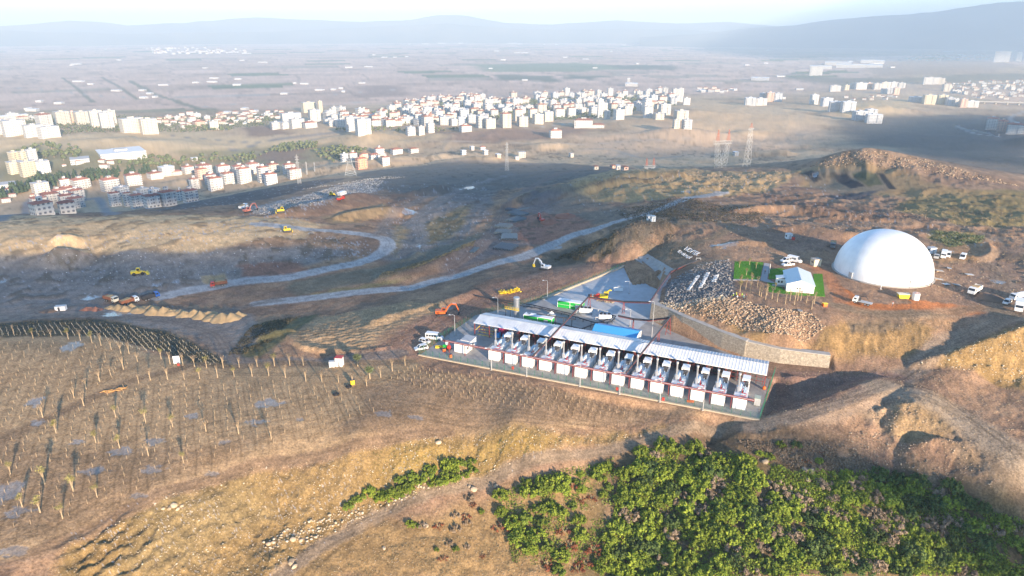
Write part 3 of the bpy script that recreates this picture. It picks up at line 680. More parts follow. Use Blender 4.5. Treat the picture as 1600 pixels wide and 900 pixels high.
gt.links.new(at2.outputs['Fac'], ro.inputs[0]); gt.links.new(ro.outputs[0], gb.inputs['Roughness'])
sp_ = nd(gt, 'ShaderNodeMapRange'); sp_.inputs[3].default_value = .12; sp_.inputs[4].default_value = .6
gt.links.new(at2.outputs['Fac'], sp_.inputs[0]); gt.links.new(sp_.outputs[0], gb.inputs['Specular IOR Level'])
bp = nd(gt, 'ShaderNodeBump'); bp.inputs['Strength'].default_value = .5; bp.inputs['Distance'].default_value = .35
bs = nd(gt, 'ShaderNodeMath', operation='MULTIPLY'); inv = nd(gt, 'ShaderNodeMath', operation='SUBTRACT'); inv.inputs[0].default_value = 1
gt.links.new(at2.outputs['Fac'], inv.inputs[1]); gt.links.new(inv.outputs[0], bs.inputs[0]); gt.links.new(nm.outputs[0], bs.inputs[1])
gt.links.new(bs.outputs[0], bp.inputs['Height']); gt.links.new(bp.outputs[0], gb.inputs['Normal'])

me = grid_mesh('ground', X, Y, Z)
ca = me.attributes.new('soil', 'FLOAT_COLOR', 'POINT')
ca.data.foreach_set('color', np.concatenate([np.clip(COL, .01, .9), np.ones(X.shape + (1,))], -1).astype(np.float32).ravel())
wa = me.attributes.new('wet', 'FLOAT', 'POINT'); wa.data.foreach_set('value', WET.astype(np.float32).ravel())
da = me.attributes.new('detail', 'FLOAT', 'POINT'); da.data.foreach_set('value', (1 - sstep(250, 600, RG)).astype(np.float32).ravel())
me.materials.append(gm)
ground = bpy.data.objects.new('ground', me); C.objects.link(ground); ground['kind'] = 'structure'

# far land: a plain sheet out past the horizon, behind and beside the detailed ground
hm, ht, hb = M_nodes('hill_scrub')
hb.inputs['Roughness'].default_value = 1.0
hn = nd(ht, 'ShaderNodeTexNoise'); hn.inputs['Scale'].default_value = .0012; hn.inputs['Detail'].default_value = 8
htc = nd(ht, 'ShaderNodeTexCoord'); ht.links.new(htc.outputs['Object'], hn.inputs['Vector'])
hr = nd(ht, 'ShaderNodeValToRGB'); hr.color_ramp.elements[0].position = .35; hr.color_ramp.elements[1].position = .65
hr.color_ramp.elements[0].color = (.045, .06, .04, 1); hr.color_ramp.elements[1].color = (.15, .13, .085, 1)
ht.links.new(hn.outputs['Fac'], hr.inputs[0]); ht.links.new(hr.outputs[0], hb.inputs['Base Color'])

def mountain(name, prof, dist, depth, base=-130, seed=1):
    """a range whose crest passes the given (pixel x, pixel y) at a distance; a ridged relief mesh"""
    xs = np.linspace(prof[0][0], prof[-1][0], 260)
    ys = np.interp(xs, [p[0] for p in prof], [p[1] for p in prof])
    th = np.array([math.atan2(*ray(a, b).xy) for a, b in zip(xs, ys)])
    top = np.array([upr(a, b, dist).z for a, b in zip(xs, ys)])
    tt = np.linspace(-1, 1, 44)
    Tm, Thm = np.meshgrid(tt, th, indexing='ij')
    rr = dist + Tm * depth
    XX, YY = rr * np.sin(Thm), rr * np.cos(Thm)
    shape = np.clip(1 - np.abs(Tm), 0, 1) ** 1.25
    hgt = (top - base)[None] * shape
    hgt = hgt * (1 + (fbm(XX / 1500, YY / 1500, 5, seed) - .5) * .75 * (1 - shape))
    hgt += (fbm(XX / 260, YY / 260, 3, seed + 5) - .5) * 26 * shape
    m = grid_mesh(name, XX, YY, base + hgt)
    m.materials.append(hm)
    o = bpy.data.objects.new(name, m); C.objects.link(o); o['kind'] = 'structure'
    return o
mountain('hills', [(-300, 40), (0, 40), (60, 36), (108, 31), (160, 34), (200, 39), (300, 34), (390, 26), (480, 30), (560, 33), (640, 30), (680, 22), (720, 22), (790, 35), (860, 38), (960, 31), (1060, 36), (1140, 33), (1210, 40), (1300, 46)], 14500, 1500, seed=3)
mountain('mountain', [(1000, 58), (1100, 52), (1160, 44), (1240, 39), (1300, 30), (1400, 22), (1470, 15), (1520, 8), (1560, 3), (1600, 0), (1680, 2), (1800, 10), (1950, 30)], 11500, 1700, seed=9)
mountain('foothills', [(-300, 48), (0, 47), (200, 52), (400, 50), (600, 40), (700, 36), (800, 44), (900, 46), (1000, 44), (1100, 48), (1200, 54)], 13000, 900, seed=14)

# ---- outside the air box: one dark cloud bank over the hills, and unseen sun blockers added behind the camera to shade the ground
cm, ct_, cb = M_nodes('cloud_vapour')
cb.inputs['Base Color'].default_value = (.82, .83, .85, 1); cb.inputs['Roughness'].default_value = 1; cb.inputs['Specular IOR Level'].default_value = 0
def cloud_or_sun_blocker(outline, dist, thick, seed):
    """a lumpy added sun blocker whose outline, seen along the sun's rays, is the given ground outline"""
    s = SUN_DIR
    e1 = Vector((s.y, -s.x, 0)).normalized(); e2 = s.cross(e1).normalized()
    P = [(p.dot(e1), p.dot(e2)) for p in outline]
    cx = sum(p[0] for p in P) / len(P); cy = sum(p[1] for p in P) / len(P)
    import bmesh
    bm = bmesh.new()
    # dense outline
    D = []
    for k in range(len(P)):
        a, b = P[k], P[(k + 1) % len(P)]
        L = math.hypot(b[0] - a[0], b[1] - a[1]); n = max(1, int(L / 9))
        for j in range(n):
            t = j / n; x, y = a[0] + (b[0] - a[0]) * t, a[1] + (b[1] - a[1]) * t
            D.append((x + rnd.uniform(-1, 1) * 2.5, y + rnd.uniform(-1, 1) * .8))
    rows = []
    for kz in range(-2, 3):
        sc = 1.0 - .035 * abs(kz)
        rows.append([bm.verts.new(e1 * (cx + (x - cx) * sc) + e2 * (cy + (y - cy) * sc) + s * (dist + kz * thick / 4 + rnd.uniform(-.5, .5) * thick * .12)) for x, y in D])
    n = len(D)
    for a, b in zip(rows[:-1], rows[1:]):
        for k in range(n):
            bm.faces.new((a[k], a[(k + 1) % n], b[(k + 1) % n], b[k]))
    bm.faces.new(rows[0][::-1]); bm.faces.new(rows[-1])
    bmesh.ops.triangulate(bm, faces=[f for f in bm.faces if len(f.verts) > 4])
    bmesh.ops.recalc_face_normals(bm, faces=bm.faces)
    m = bpy.data.meshes.new('cloud_or_sun_blocker'); bm.to_mesh(m); bm.free(); m.materials.append(cm)
    o = bpy.data.objects.new('cloud_or_sun_blocker', m); C.objects.link(o); o['kind'] = 'structure'
SHADE = [
 [(-80, 408), (60, 410), (130, 393), (230, 398), (330, 392), (420, 378), (500, 366), (560, 374), (700, 356), (760, 330), (800, 303), (850, 280), (900, 264), (960, 262), (955, 275), (870, 302), (840, 332), (1000, 315), (1000, 337), (930, 385), (860, 412), (760, 422), (690, 448), (630, 462), (540, 466), (430, 486), (390, 484), (270, 472), (165, 474), (90, 488), (-80, 500)],
 [(440, 330), (520, 300), (600, 282), (640, 268), (720, 262), (860, 262), (850, 280), (800, 300), (760, 320), (640, 318), (560, 312)],
 [(930, 249, -64), (1010, 242, -66), (1120, 236, -66), (1230, 236, -66), (1228, 248, -60), (1110, 252, -60), (1010, 256, -58), (940, 258, -58)],
 [(1270, 222, -68), (1340, 205, -74), (1420, 186, -85), (1640, 178, -88), (1640, 262, -46), (1500, 258, -55), (1420, 240, -60), (1340, 236, -60)],
 [(-40, 318), (60, 314), (150, 298), (230, 293), (320, 292), (336, 312), (440, 300), (480, 300), (470, 316), (330, 336), (100, 342), (-40, 350)],
 [(1185, 672), (1290, 676), (1400, 704), (1480, 752), (1560, 775), (1640, 770), (1640, 910), (1500, 910), (1440, 830), (1330, 770), (1230, 730), (1150, 700)],
 [(1080, 64), (1640, 62), (1640, 96), (1400, 96), (1200, 92), (1080, 80)],
]
for k, px in enumerate(SHADE):
    pts = [at(*p) if len(p) == 2 else upz(*p) for p in px]
    cloud_or_sun_blocker(pts, (2600, 2600, 2600, 2600, 2600, 1300, 9000)[k], 90, k)

def sky_cloud(px, py, dist, wd, ht, seed):
    c = upr(px, py, dist); rg = np.random.default_rng(seed)
    n, m_ = 64, 16; th = np.linspace(0, 2 * math.pi, n, endpoint=False); ph = np.linspace(-math.pi / 2, math.pi / 2, m_)
    P_, T_ = np.meshgrid(ph, th, indexing='ij'); x = np.cos(P_) * np.cos(T_); y = np.cos(P_) * np.sin(T_); z = np.sin(P_)
    q = .55 + .9 * fbm(x * 3.1 + seed, y * 2.2 + z * 2, 4, seed)
    V_ = np.stack([x * wd * q, y * wd * .6 * q, np.where(z > 0, z * ht * q, z * ht * .35)], -1).reshape(-1, 3); i = np.arange(n * m_).reshape(m_, n); j = np.roll(i, -1, 1)
    m = bpy.data.meshes.new('cloud_or_sun_blocker'); m.from_pydata([tuple(v) for v in V_], [], [tuple(f) for f in np.stack([i[:-1], j[:-1], j[1:], i[1:]], -1).reshape(-1, 4)]); m.materials.append(cm)
    m.polygons.foreach_set('use_smooth', [True] * len(m.polygons))
    o = bpy.data.objects.new('cloud_or_sun_blocker', m); C.objects.link(o); o.location = c; o['kind'] = 'structure'
sky_cloud(705, -3, 34000, 1700, 130, 4)
# ---- the air
hz, hzt, _ = M_nodes('haze_air')
hzt.nodes.remove(hzt.nodes['Principled BSDF'])
pv = nd(hzt, 'ShaderNodeVolumePrincipled')
pv.inputs['Color'].default_value = (.69, .835, .955, 1); pv.inputs['Density'].default_value = HAZE_DENSITY; pv.inputs['Anisotropy'].default_value = 0.0
hzt.links.new(pv.outputs[0], hzt.nodes['Material Output'].inputs['Volume'])
def haze():
    x0, x1, y0, y1, z0, z1 = -21000, 21000, -300, 24500, -190, 580
    v = [(x, y, z) for z in (z0, z1) for y in (y0, y1) for x in (x0, x1)]
    f = [(0, 2, 3, 1), (4, 5, 7, 6), (0, 1, 5, 4), (2, 6, 7, 3), (0, 4, 6, 2), (1, 3, 7, 5)]
    m = bpy.data.meshes.new('haze'); m.from_pydata(v, [], f); m.materials.append(hz)
    o = bpy.data.objects.new('haze', m); C.objects.link(o); o['kind'] = 'stuff'
    return o
haze()
# ------------------------------------------------------------------ building kit
MATS = {}
def mat(name, col, rough=.6, metal=0.0, var=.12, scale=1.5, spec=.35, bump=0.0, var2=0.0):
    """a procedural material: base colour broken up by noise (dirt, fading)"""
    if name in MATS: return MATS[name]
    m, t, b = M_nodes(name)
    tc = nd(t, 'ShaderNodeTexCoord'); n = nd(t, 'ShaderNodeTexNoise')
    n.inputs['Scale'].default_value = scale; n.inputs['Detail'].default_value = 5; n.inputs['Roughness'].default_value = .65
    t.links.new(tc.outputs['Object'], n.inputs['Vector'])
    r = nd(t, 'ShaderNodeMapRange'); r.inputs[1].default_value = .25; r.inputs[2].default_value = .75
    r.inputs[3].default_value = 1 - var; r.inputs[4].default_value = 1 + var
    t.links.new(n.outputs['Fac'], r.inputs[0])
    v = nd(t, 'ShaderNodeVectorMath', operation='SCALE'); v.inputs[0].default_value = col
    if var2:
        oi = nd(t, 'ShaderNodeObjectInfo'); r2 = nd(t, 'ShaderNodeMapRange'); r2.inputs[3].default_value = 1 - var2; r2.inputs[4].default_value = 1 + var2
        t.links.new(oi.outputs['Random'], r2.inputs[0]); mm = nd(t, 'ShaderNodeMath', operation='MULTIPLY')
        t.links.new(r.outputs[0], mm.inputs[0]); t.links.new(r2.outputs[0], mm.inputs[1]); t.links.new(mm.outputs[0], v.inputs['Scale'])
    else:
        t.links.new(r.outputs[0], v.inputs['Scale'])
    t.links.new(v.outputs[0], b.inputs['Base Color'])
    b.inputs['Roughness'].default_value = rough; b.inputs['Metallic'].default_value = metal; b.inputs['Specular IOR Level'].default_value = spec
    if bump:
        bp = nd(t, 'ShaderNodeBump'); bp.inputs['Strength'].default_value = .6; bp.inputs['Distance'].default_value = bump
        t.links.new(n.outputs['Fac'], bp.inputs['Height']); t.links.new(bp.outputs[0], b.inputs['Normal'])
    MATS[name] = m
    return m

WHITE = mat('white_paint', (.78, .78, .76), .45, var=.06)
OFFW = mat('cream_paint', (.70, .64, .50), .55, var=.08)
PALE = mat('pale_blue_steel', (.48, .58, .64), .45, var=.18, scale=2)
STEEL = mat('bare_steel', (.55, .56, .57), .35, .7, var=.12)
GALV = mat('galvanised_steel', (.50, .50, .49), .5, .3, var=.12)
BLACK = mat('black_rubber', (.02, .02, .022), .7, var=.2)
DARK = mat('dark_steel', (.045, .045, .05), .5, var=.2)
GLASS = mat('dark_glass', (.02, .025, .03), .08, var=.05, spec=.6)
RED = mat('red_oxide_steel', (.22, .045, .038), .5, var=.18)
REDP = mat('red_paint', (.50, .05, .035), .45, var=.1)
ORANGE = mat('orange_paint', (.75, .16, .03), .45, var=.12)
YELLOW = mat('yellow_paint', (.78, .55, .03), .45, var=.12)
GREEN = mat('green_paint', (.02, .40, .06), .5, var=.1)
FGREEN = mat('green_fence_wire', (.02, .13, .075), .6, var=.15)
BLUE = mat('blue_roof_paint', (.06, .33, .62), .45, var=.08)
BLUEP = mat('blue_plastic', (.05, .30, .62), .45, var=.1)
MAGENTA = mat('magenta_paint', (.55, .03, .20), .5, var=.1)
CONC = mat('concrete', (.36, .34, .31), .85, var=.2, scale=.5, spec=.2)
CONCD = mat('wet_concrete', (.30, .285, .265), .6, var=.28, scale=.35, spec=.3)
PEACH = mat('peach_render', (.62, .38, .27), .8, var=.08)
RTILE = mat('red_roof_tile', (.36, .15, .10), .8, var=.15, var2=.2)
BARK = mat('tan_bark', (.36, .27, .17), .9, var=.25, scale=4)
WOOD = mat('stake_wood', (.38, .28, .17), .85, var=.2)
LEAFY = mat('young_leaf', (.22, .22, .05), .8, var=.35, scale=3)
LEAFD = mat('dry_leaf', (.30, .22, .08), .85, var=.3, scale=3)
STONE = mat('tan_stone', (.40, .31, .21), .9, var=.35, scale=.8, var2=.25)
STONEG = mat('grey_stone', (.27, .245, .22), .9, var=.4, scale=1.1)
EARTH = mat('tipped_earth', (.42, .29, .15), .95, var=.3, scale=.9, bump=.25)
RUST = mat('rusty_body', (.26, .10, .05), .8, var=.3)
SKIN = mat('skin', (.50, .31, .22), .6, var=.05)
HIVIS = mat('hi_vis_vest', (.55, .75, .05), .6, var=.08)
NAVY = mat('dark_trousers', (.03, .035, .06), .8, var=.15)

class MB:
    def __init__(s): s.v = []; s.f = []; s.m = []; s.M = Matrix.Identity(4)
    def at(s, loc=(0, 0, 0), rz=0, ry=0, rx=0):
        s.M = Matrix.Translation(loc) @ Matrix.Rotation(rz, 4, 'Z') @ Matrix.Rotation(ry, 4, 'Y') @ Matrix.Rotation(rx, 4, 'X'); return s
    def _add(s, vs, fs, mi=0):
        b = len(s.v); s.v += [tuple(s.M @ Vector(p)) for p in vs]
        s.f += [tuple(b + i for i in f) for f in fs]; s.m += [mi] * len(fs)
    def box(s, x0, x1, y0, y1, z0, z1, mi=0):
        vs = [(x, y, z) for z in (z0, z1) for y in (y0, y1) for x in (x0, x1)]
        s._add(vs, [(0, 2, 3, 1), (4, 5, 7, 6), (0, 1, 5, 4), (2, 6, 7, 3), (0, 4, 6, 2), (1, 3, 7, 5)], mi); return s
    def bx(s, c, d, mi=0):
        return s.box(c[0] - d[0] / 2, c[0] + d[0] / 2, c[1] - d[1] / 2, c[1] + d[1] / 2, c[2] - d[2] / 2, c[2] + d[2] / 2, mi)
    def tube(s, pts, r, n=8, mi=0, r1=None, cap=True):
        pts = [Vector(p) for p in pts]; rings = []
        for k, p in enumerate(pts):
            d = (pts[min(k + 1, len(pts) - 1)] - pts[max(k - 1, 0)]).normalized()
            u = d.cross(Vector((0, 0, 1)) if abs(d.z) < .95 else Vector((1, 0, 0))).normalized(); w_ = d.cross(u)
            rr = r if r1 is None else r + (r1 - r) * k / max(1, len(pts) - 1)
            rings.append([p + (u * math.cos(a) + w_ * math.sin(a)) * rr for a in [2 * math.pi * i / n for i in range(n)]])
        vs = [p for q in rings for p in q]; fs = []
        for k in range(len(pts) - 1):
            for i in range(n):
                fs.append((k * n + i, k * n + (i + 1) % n, (k + 1) * n + (i + 1) % n, (k + 1) * n + i))
        if cap: fs += [tuple(range(n))[::-1], tuple(range((len(pts) - 1) * n, len(pts) * n))]
        s._add(vs, fs, mi); return s
    def cyl(s, c, r, z0, z1, n=14, mi=0, r1=None):
        return s.tube([(c[0], c[1], z0), (c[0], c[1], z1)], r, n, mi, r1)
    def prism(s, prof, y0, y1, mi=0):
        """a side profile (x,z) pulled along y"""
        n = len(prof)
        vs = [(x, y0, z) for x, z in prof] + [(x, y1, z) for x, z in prof]
        fs = [tuple(range(n)), tuple(range(n, 2 * n))[::-1]] + [(i, i + n, (i + 1) % n + n, (i + 1) % n) for i in range(n)]
        s._add(vs, fs, mi); return s
    def slab(s, poly, z0, z1, mi=0):
        n = len(poly)
        vs = [(p[0], p[1], z0) for p in poly] + [(p[0], p[1], z1) for p in poly]
        fs = [tuple(range(n))[::-1], tuple(range(n, 2 * n))] + [(i, (i + 1) % n, (i + 1) % n + n, i + n) for i in range(n)]
        s._add(vs, fs, mi); return s
    def quad(s, a, b, c, d, mi=0):
        s._add([a, b, c, d], [(0, 1, 2, 3)], mi); return s
    def wheel(s, x, y, z, r, wd, mi=0):
        s.tube([(x, y - wd / 2, z), (x, y + wd / 2, z)], r, 14, mi); return s
    def build(s, name, mats, parent=None, loc=None, smooth=False):
        import bmesh
        me = bpy.data.meshes.new(name); me.from_pydata(s.v, [], s.f)
        if not isinstance(mats, (list, tuple)): mats = [mats]
        for m in mats: me.materials.append(m)
        if len(mats) > 1: me.polygons.foreach_set('material_index', s.m)
        bm = bmesh.new(); bm.from_mesh(me); bmesh.ops.recalc_face_normals(bm, faces=bm.faces); bm.to_mesh(me); bm.free()
        if smooth:
            me.polygons.foreach_set('use_smooth', [True] * len(me.polygons))
            try: me.set_sharp_from_angle(angle=R(38))
            except Exception: pass
        o = bpy.data.objects.new(name, me); C.objects.link(o)
        if parent: o.parent = parent
        if loc is not None: o.location = loc
        return o

def tag(o, label, cat, group=None, kind=None):
    if label: o['label'] = label
    if cat: o['category'] = cat
    if group: o['group'] = group
    if kind: o['kind'] = kind
    return o
def thing(name, label, cat, loc=(0, 0, 0), rz=0.0, group=None):
    o = bpy.data.objects.new(name, None); C.objects.link(o); o.empty_display_size = .5
    o.location = loc; o.rotation_euler = (0, 0, rz)
    return tag(o, label, cat, group)
KIDS = {}
def tree_of(root):
    m = {}
    for o in C.objects:
        if o.parent: m.setdefault(o.parent.name, []).append(o)
    return m
def dup(root, loc, rz=0.0, label=None, group=None, kids=None, scale=None):
    kids = kids if kids is not None else tree_of(root)
    def cp(o, par):
        c = o.copy(); C.objects.link(c)
        if par: c.parent = par
        for ch in kids.get(o.name, []): cp(ch, c)
        return c
    r = cp(root, None); r.location = loc; r.rotation_euler = (0, 0, rz)
    if scale: r.scale = scale if isinstance(scale, (tuple, list)) else (scale,) * 3
    if label: r['label'] = label
    if group: r['group'] = group
    return r
def heading(p, q): return math.atan2(q[1] - p[1], q[0] - p[0])
def on(px, py): return at(px, py)
# ------------------------------------------------------------------ the gas plant
FA, FB = upz(655, 553, 0), upz(1190, 655, 0)
UA = math.atan2(FB.y - FA.y, FB.x - FA.x)
PA = UA - R(1.37)
UX, UY = Vector((math.cos(PA), math.sin(PA), 0)), Vector((-math.sin(PA), math.cos(PA), 0))
PO = FA + Vector((-math.sin(UA), math.cos(UA), 0)) * 5.5
def PW(x, y, z=0.0): return PO + UX * x + UY * y + Vector((0, 0, z))
def loc2(px, py, z=0.0):
    d = upz(px, py, z) - PO
    return d.dot(UX), d.dot(UY)
ORD = ['first', 'second', 'third', 'fourth', 'fifth', 'sixth', 'seventh', 'eighth', 'ninth', 'tenth', 'eleventh', 'twelfth', 'thirteenth', 'fourteenth', 'fifteenth', 'sixteenth', 'seventeenth', 'eighteenth', 'nineteenth', 'twentieth']

# concrete yards (sheets lying 4 cm above the levelled earth)
def sheet(name, px, z, m, zt=.04):
    b = MB(); b.slab([upz(p[0], p[1], z) for p in px], z - .2, z + zt)
    o = b.build(name, m); o['kind'] = 'structure'; return o
sheet('plant_yard', [(657, 554), (742, 493), (845, 468), (985, 413), (1031, 438), (1016, 499), (1045, 516), (1080, 531), (1140, 552), (1206, 581), (1186, 655)], 0, CONCD)

SLABM = mat('pale_slab', (.40, .42, .43), .55, var=.2, scale=.3, spec=.35)
sheet('upper_yard', [(846, 468), (985, 413.5), (1031, 438), (1017, 498), (990, 520), (930, 500)], 0, SLABM, .046)
def make_unit():
    t = thing('generator_unit', 'x', 'generator', (0, 0, 0), 0, 'row of generator units')
    b = MB(); b.box(-1.85, 1.85, 0, 3.4, .2, 3.75); b.box(-1.95, 1.95, -.06, 3.46, 3.75, 3.87)
    for x in (-1.2, 0, 1.2): b.box(x - .03, x + .03, -.03, 0, .3, 3.7)
    b.build('radiator_box', WHITE, t)
    b = MB(); b.box(-1.6, 1.6, 3.4, 12.0, .2, 3.05)
    for k in range(9): b.box(1.6, 1.66, 3.6 + k * .95, 3.68 + k * .95, .25, 3.0); b.box(-1.66, -1.6, 3.6 + k * .95, 3.68 + k * .95, .25, 3.0)
    b.build('container', WHITE, t)
    for x in (-1, 1):
        for y in (5.2, 8.6):
            b = MB(); b.box(x * 1.68 - .02, x * 1.68 + .02, y, y + 1, .3, 2.5); b.build('side_door', PALE, t)
    b = MB(); b.box(-1.9, 1.9, -.1, 12.1, 0, .2); b.build('plinth', CONC, t)
    b = MB(); b.tube([(-.75, 4.2, 3.95), (-.75, 8.2, 3.95)], .55, 12); b.tube([(-.75, 3.9, 3.95), (-.75, 4.2, 3.95)], .3, 10); b.box(-1.2, -.3, 4.6, 4.8, 3.05, 3.95); b.box(-1.2, -.3, 7.4, 7.6, 3.05, 3.95)
    b.build('silencer', PALE, t)
    b = MB(); b.tube([(-1.05, 4.0, 3.1), (-1.05, 4.0, 5.6)], .55, 12); b.tube([(-1.05, 4.0, 5.5), (-1.05, 4.0, 9.4)], .27, 12)
    st = b.build('exhaust_stack', STEEL, t)
    b = MB(); b.tube([(-1.05, 4.0, 9.4), (-1.05, 4.0, 9.9)], .37, 12); b.build('stack_cap', GALV, st)
    b = MB(); b.box(-.5, 1.75, 9.9, 12.9, 4.75, 5.3); b.box(.3, 1.6, 11.5, 12.9, 3.05, 4.75); b.box(-.5, -.2, 9.9, 11.0, 4.35, 4.75)
    b.build('intake_duct', WHITE, t)
    b = MB()
    for sx in (-1, 1):
        for y in (3.7, 5.4, 7.1, 8.8, 10.5):
            b.tube([(sx * 1.5, y, 3.05), (sx * 1.5, y, 4.15)], .035, 5)
        for z in (3.6, 4.15): b.tube([(sx * 1.5, 3.7, z), (sx * 1.5, 10.5, z)], .035, 5)
        for y in (.1, 1.7, 3.3): b.tube([(sx * 1.75, y, 3.87), (sx * 1.75, y, 4.8)], .035, 5)
        b.tube([(sx * 1.75, .1, 4.8), (sx * 1.75, 3.3, 4.8)], .035, 5)
    b.tube([(-1.75, .1, 4.8), (1.75, .1, 4.8)], .035, 5)
    b.build('railing', GALV, t)
    b = MB(); b.tube([(.6, 1, 3.95), (.6, 3.6, 3.95), (.6, 5.5, 3.4), (.6, 9, 3.4)], .16, 8); b.tube([(1.1, .4, 4.0), (1.1, 6.5, 4.0)], .12, 8); b.tube([(0, 2, 4.2), (1.3, 2, 4.2)], .14, 8)
    for k in range(3): b.bx((.7, 4.6 + k * 1.5, 3.3), (.5, .7, .5))
    b.build('gas_pipe', PALE, t)
    b = MB(); b.tube([(-.2, 1.2, 4.1), (1.4, 1.2, 4.1), (1.4, 3.0, 4.1), (.1, 3.0, 4.1), (.1, 4.6, 4.0), (.1, 4.6, 4.7)], .1, 8)
    b.build('red_pipe', REDP, t)
    b = MB(); b.bx((.2, 5.3, 3.3), (.5, .5, .5)); b.build('valve_box', REDP, t)
    b = MB(); b.box(.25, 1.35, 9.2, 10.8, 3.05, 4.6); b.build('turbo_cowl', DARK, t)
    return t
unit_px = [762, 789, 815, 842, 870, 898, 926, 956, 986, 1017, 1048, 1080, 1113, 1146]
U0 = make_unit(); KU = tree_of(U0)
UNITX = []
for i in range(14):
    x = 25.9 + i * (105.5 - 25.9) / 13
    UNITX.append(x)
    lab = ('leftmost white generator unit, next to the empty bay of the plant' if i == 0 else 'rightmost white generator unit, beside the grey cabinet and green fence' if i == 13 else '%s white generator unit from the left end of the row' % ORD[i])
    if i == 0: U0.location = PW(x, 0, .04); U0.rotation_euler = (0, 0, PA); U0['label'] = lab
    else: dup(U0, PW(x, 0, .04), PA, lab, kids=KU)

# long open shed behind the units
sh = thing('equipment_shed', 'long open-fronted shed with white corrugated roof and red steel frame', 'shed', PW(0, 0, .04), PA)
X0, X1 = 10.6, 111.6
b = MB(); n = 101
ys = [15.6, 21.3, 26.0]; zs = [5.1, 6.1, 5.0]
for j in range(2):
    b._add([(X0, ys[j], zs[j]), (X1, ys[j], zs[j]), (X1, ys[j + 1], zs[j + 1]), (X0, ys[j + 1], zs[j + 1]), (X0, ys[j], zs[j] - .08), (X1, ys[j], zs[j] - .08), (X1, ys[j + 1], zs[j + 1] - .08), (X0, ys[j + 1], zs[j + 1] - .08)], [(0, 1, 2, 3), (7, 6, 5, 4), (0, 4, 5, 1), (2, 6, 7, 3), (1, 5, 6, 2), (3, 7, 4, 0)])
    for k in range(n):
        x = X0 + .4 + (X1 - X0 - .8) * k / (n - 1)
        b._add([(x - .16, ys[j], zs[j] + .004), (x + .16, ys[j], zs[j] + .004), (x + .16, ys[j + 1], zs[j + 1] + .004), (x - .16, ys[j + 1], zs[j + 1] + .004), (x - .05, ys[j], zs[j] + .06), (x + .05, ys[j], zs[j] + .06), (x + .05, ys[j + 1], zs[j + 1] + .06), (x - .05, ys[j + 1], zs[j + 1] + .06)], [(4, 5, 6, 7), (0, 4, 7, 3), (5, 1, 2, 6), (0, 1, 5, 4), (2, 3, 7, 6)])
b.box(X0, X1, 15.55, 15.62, 4.9, 5.12)
roof = b.build('roof', mat('roof_sheet', (.66, .67, .67), .5, var=.2, scale=.3), sh)
b = MB(); b.box(X0, X1, 21.2, 21.4, 6.14, 6.2); b.build('ridge_cap', GALV, roof)
for k in range(18):
    x = X0 + .3 + k * (X1 - X0 - .6) / 17
    b = MB(); b.box(x - .12, x + .12, 15.9, 16.15, 0, 5.0); b.build('column', RED, sh)
    b = MB(); b.box(x - .12, x + .12, 25.5, 25.75, 0, 4.9); b.build('column', RED, sh)
    b = MB(); b.tube([(x, 16, 5.0), (x, 21.3, 5.85), (x, 25.6, 4.85)], .12, 6); b.build('rafter', RED, sh)
b = MB()
for z in (1.2, 2.6, 4.0, 4.85): b.tube([(X0, 16.0, z), (X1, 16.0, z)] if z > 4 else [(X0, 18.4, z), (X1, 18.4, z)], .08, 6)
for k in range(52):
    x = X0 + 1 + k * (X1 - X0 - 2) / 51; b.box(x - .06, x + .06, 18.3, 18.45, 0, 4.2)
b.build('lattice_frame', RED, sh)
b = MB(); b.box(X0 + 14, X1 - .5, 24.9, 25.2, 0, 4.6); b.build('back_wall', mat('brown_sheet', (.10, .075, .07), .8, var=.2), sh)
for k in range(13):
    x = UNITX[k] + 3.0
    b = MB(); b.box(x - 1.1, x + 1.1, 19.2, 21.4, 0, 2.7); b.box(x - .8, x + .8, 19.0, 19.2, .4, 2.3); b.build('switch_cabinet', DARK, sh)
b = MB()
for k in range(7): b.tube([(X0 + 1, 16.5 + k * 1.2, .3 + k * .55), (X0 + 7, 16.5 + k * 1.2, .3 + k * .55)], .09, 6)
b.tube([(X0 + .5, 16.2, 2.0), (X0 + 2.6, 22, 4.5)], .1, 6); b.build('stair', YELLOW, sh)

# things standing under and before the left end of the shed
o = thing('chemical_tank', 'blue plastic tank standing below the left end of the white shed roof', 'tank', PW(19.4, 17.6, .04), PA)
b = MB(); b.box(-1.0, 1.0, -.8, .8, .2, 2.0); b.build('body', BLUEP, o); b = MB(); b.box(-1.05, 1.05, -.85, .85, 0, .2); b.build('pallet', WOOD, o); b = MB(); b.cyl((0, 0), .3, 2.0, 2.15); b.build('lid', DARK, o)
o2 = dup(o, PW(22.6, 17.8, .04), PA, 'blue plastic tank closest to the first generator unit', 'blue tanks at the shed'); o['group'] = 'blue tanks at the shed'
o = thing('pump_cabinet', 'magenta equipment cabinet between the blue tanks and the shed wall', 'cabinet', PW(20.4, 20.3, .04), PA)
b = MB(); b.box(-1.7, 1.7, -1, 1, .1, 2.7); b.build('body', MAGENTA, o)
b = MB()
for x in (-.85, .85): b.box(x - .7, x + .7, -1.04, -1.0, .3, 2.5)
b.build('door', mat('magenta_door', (.45, .025, .16), .5), o); b = MB(); b.box(-1.75, 1.75, -1.05, 1.05, 0, .1); b.build('base', DARK, o)

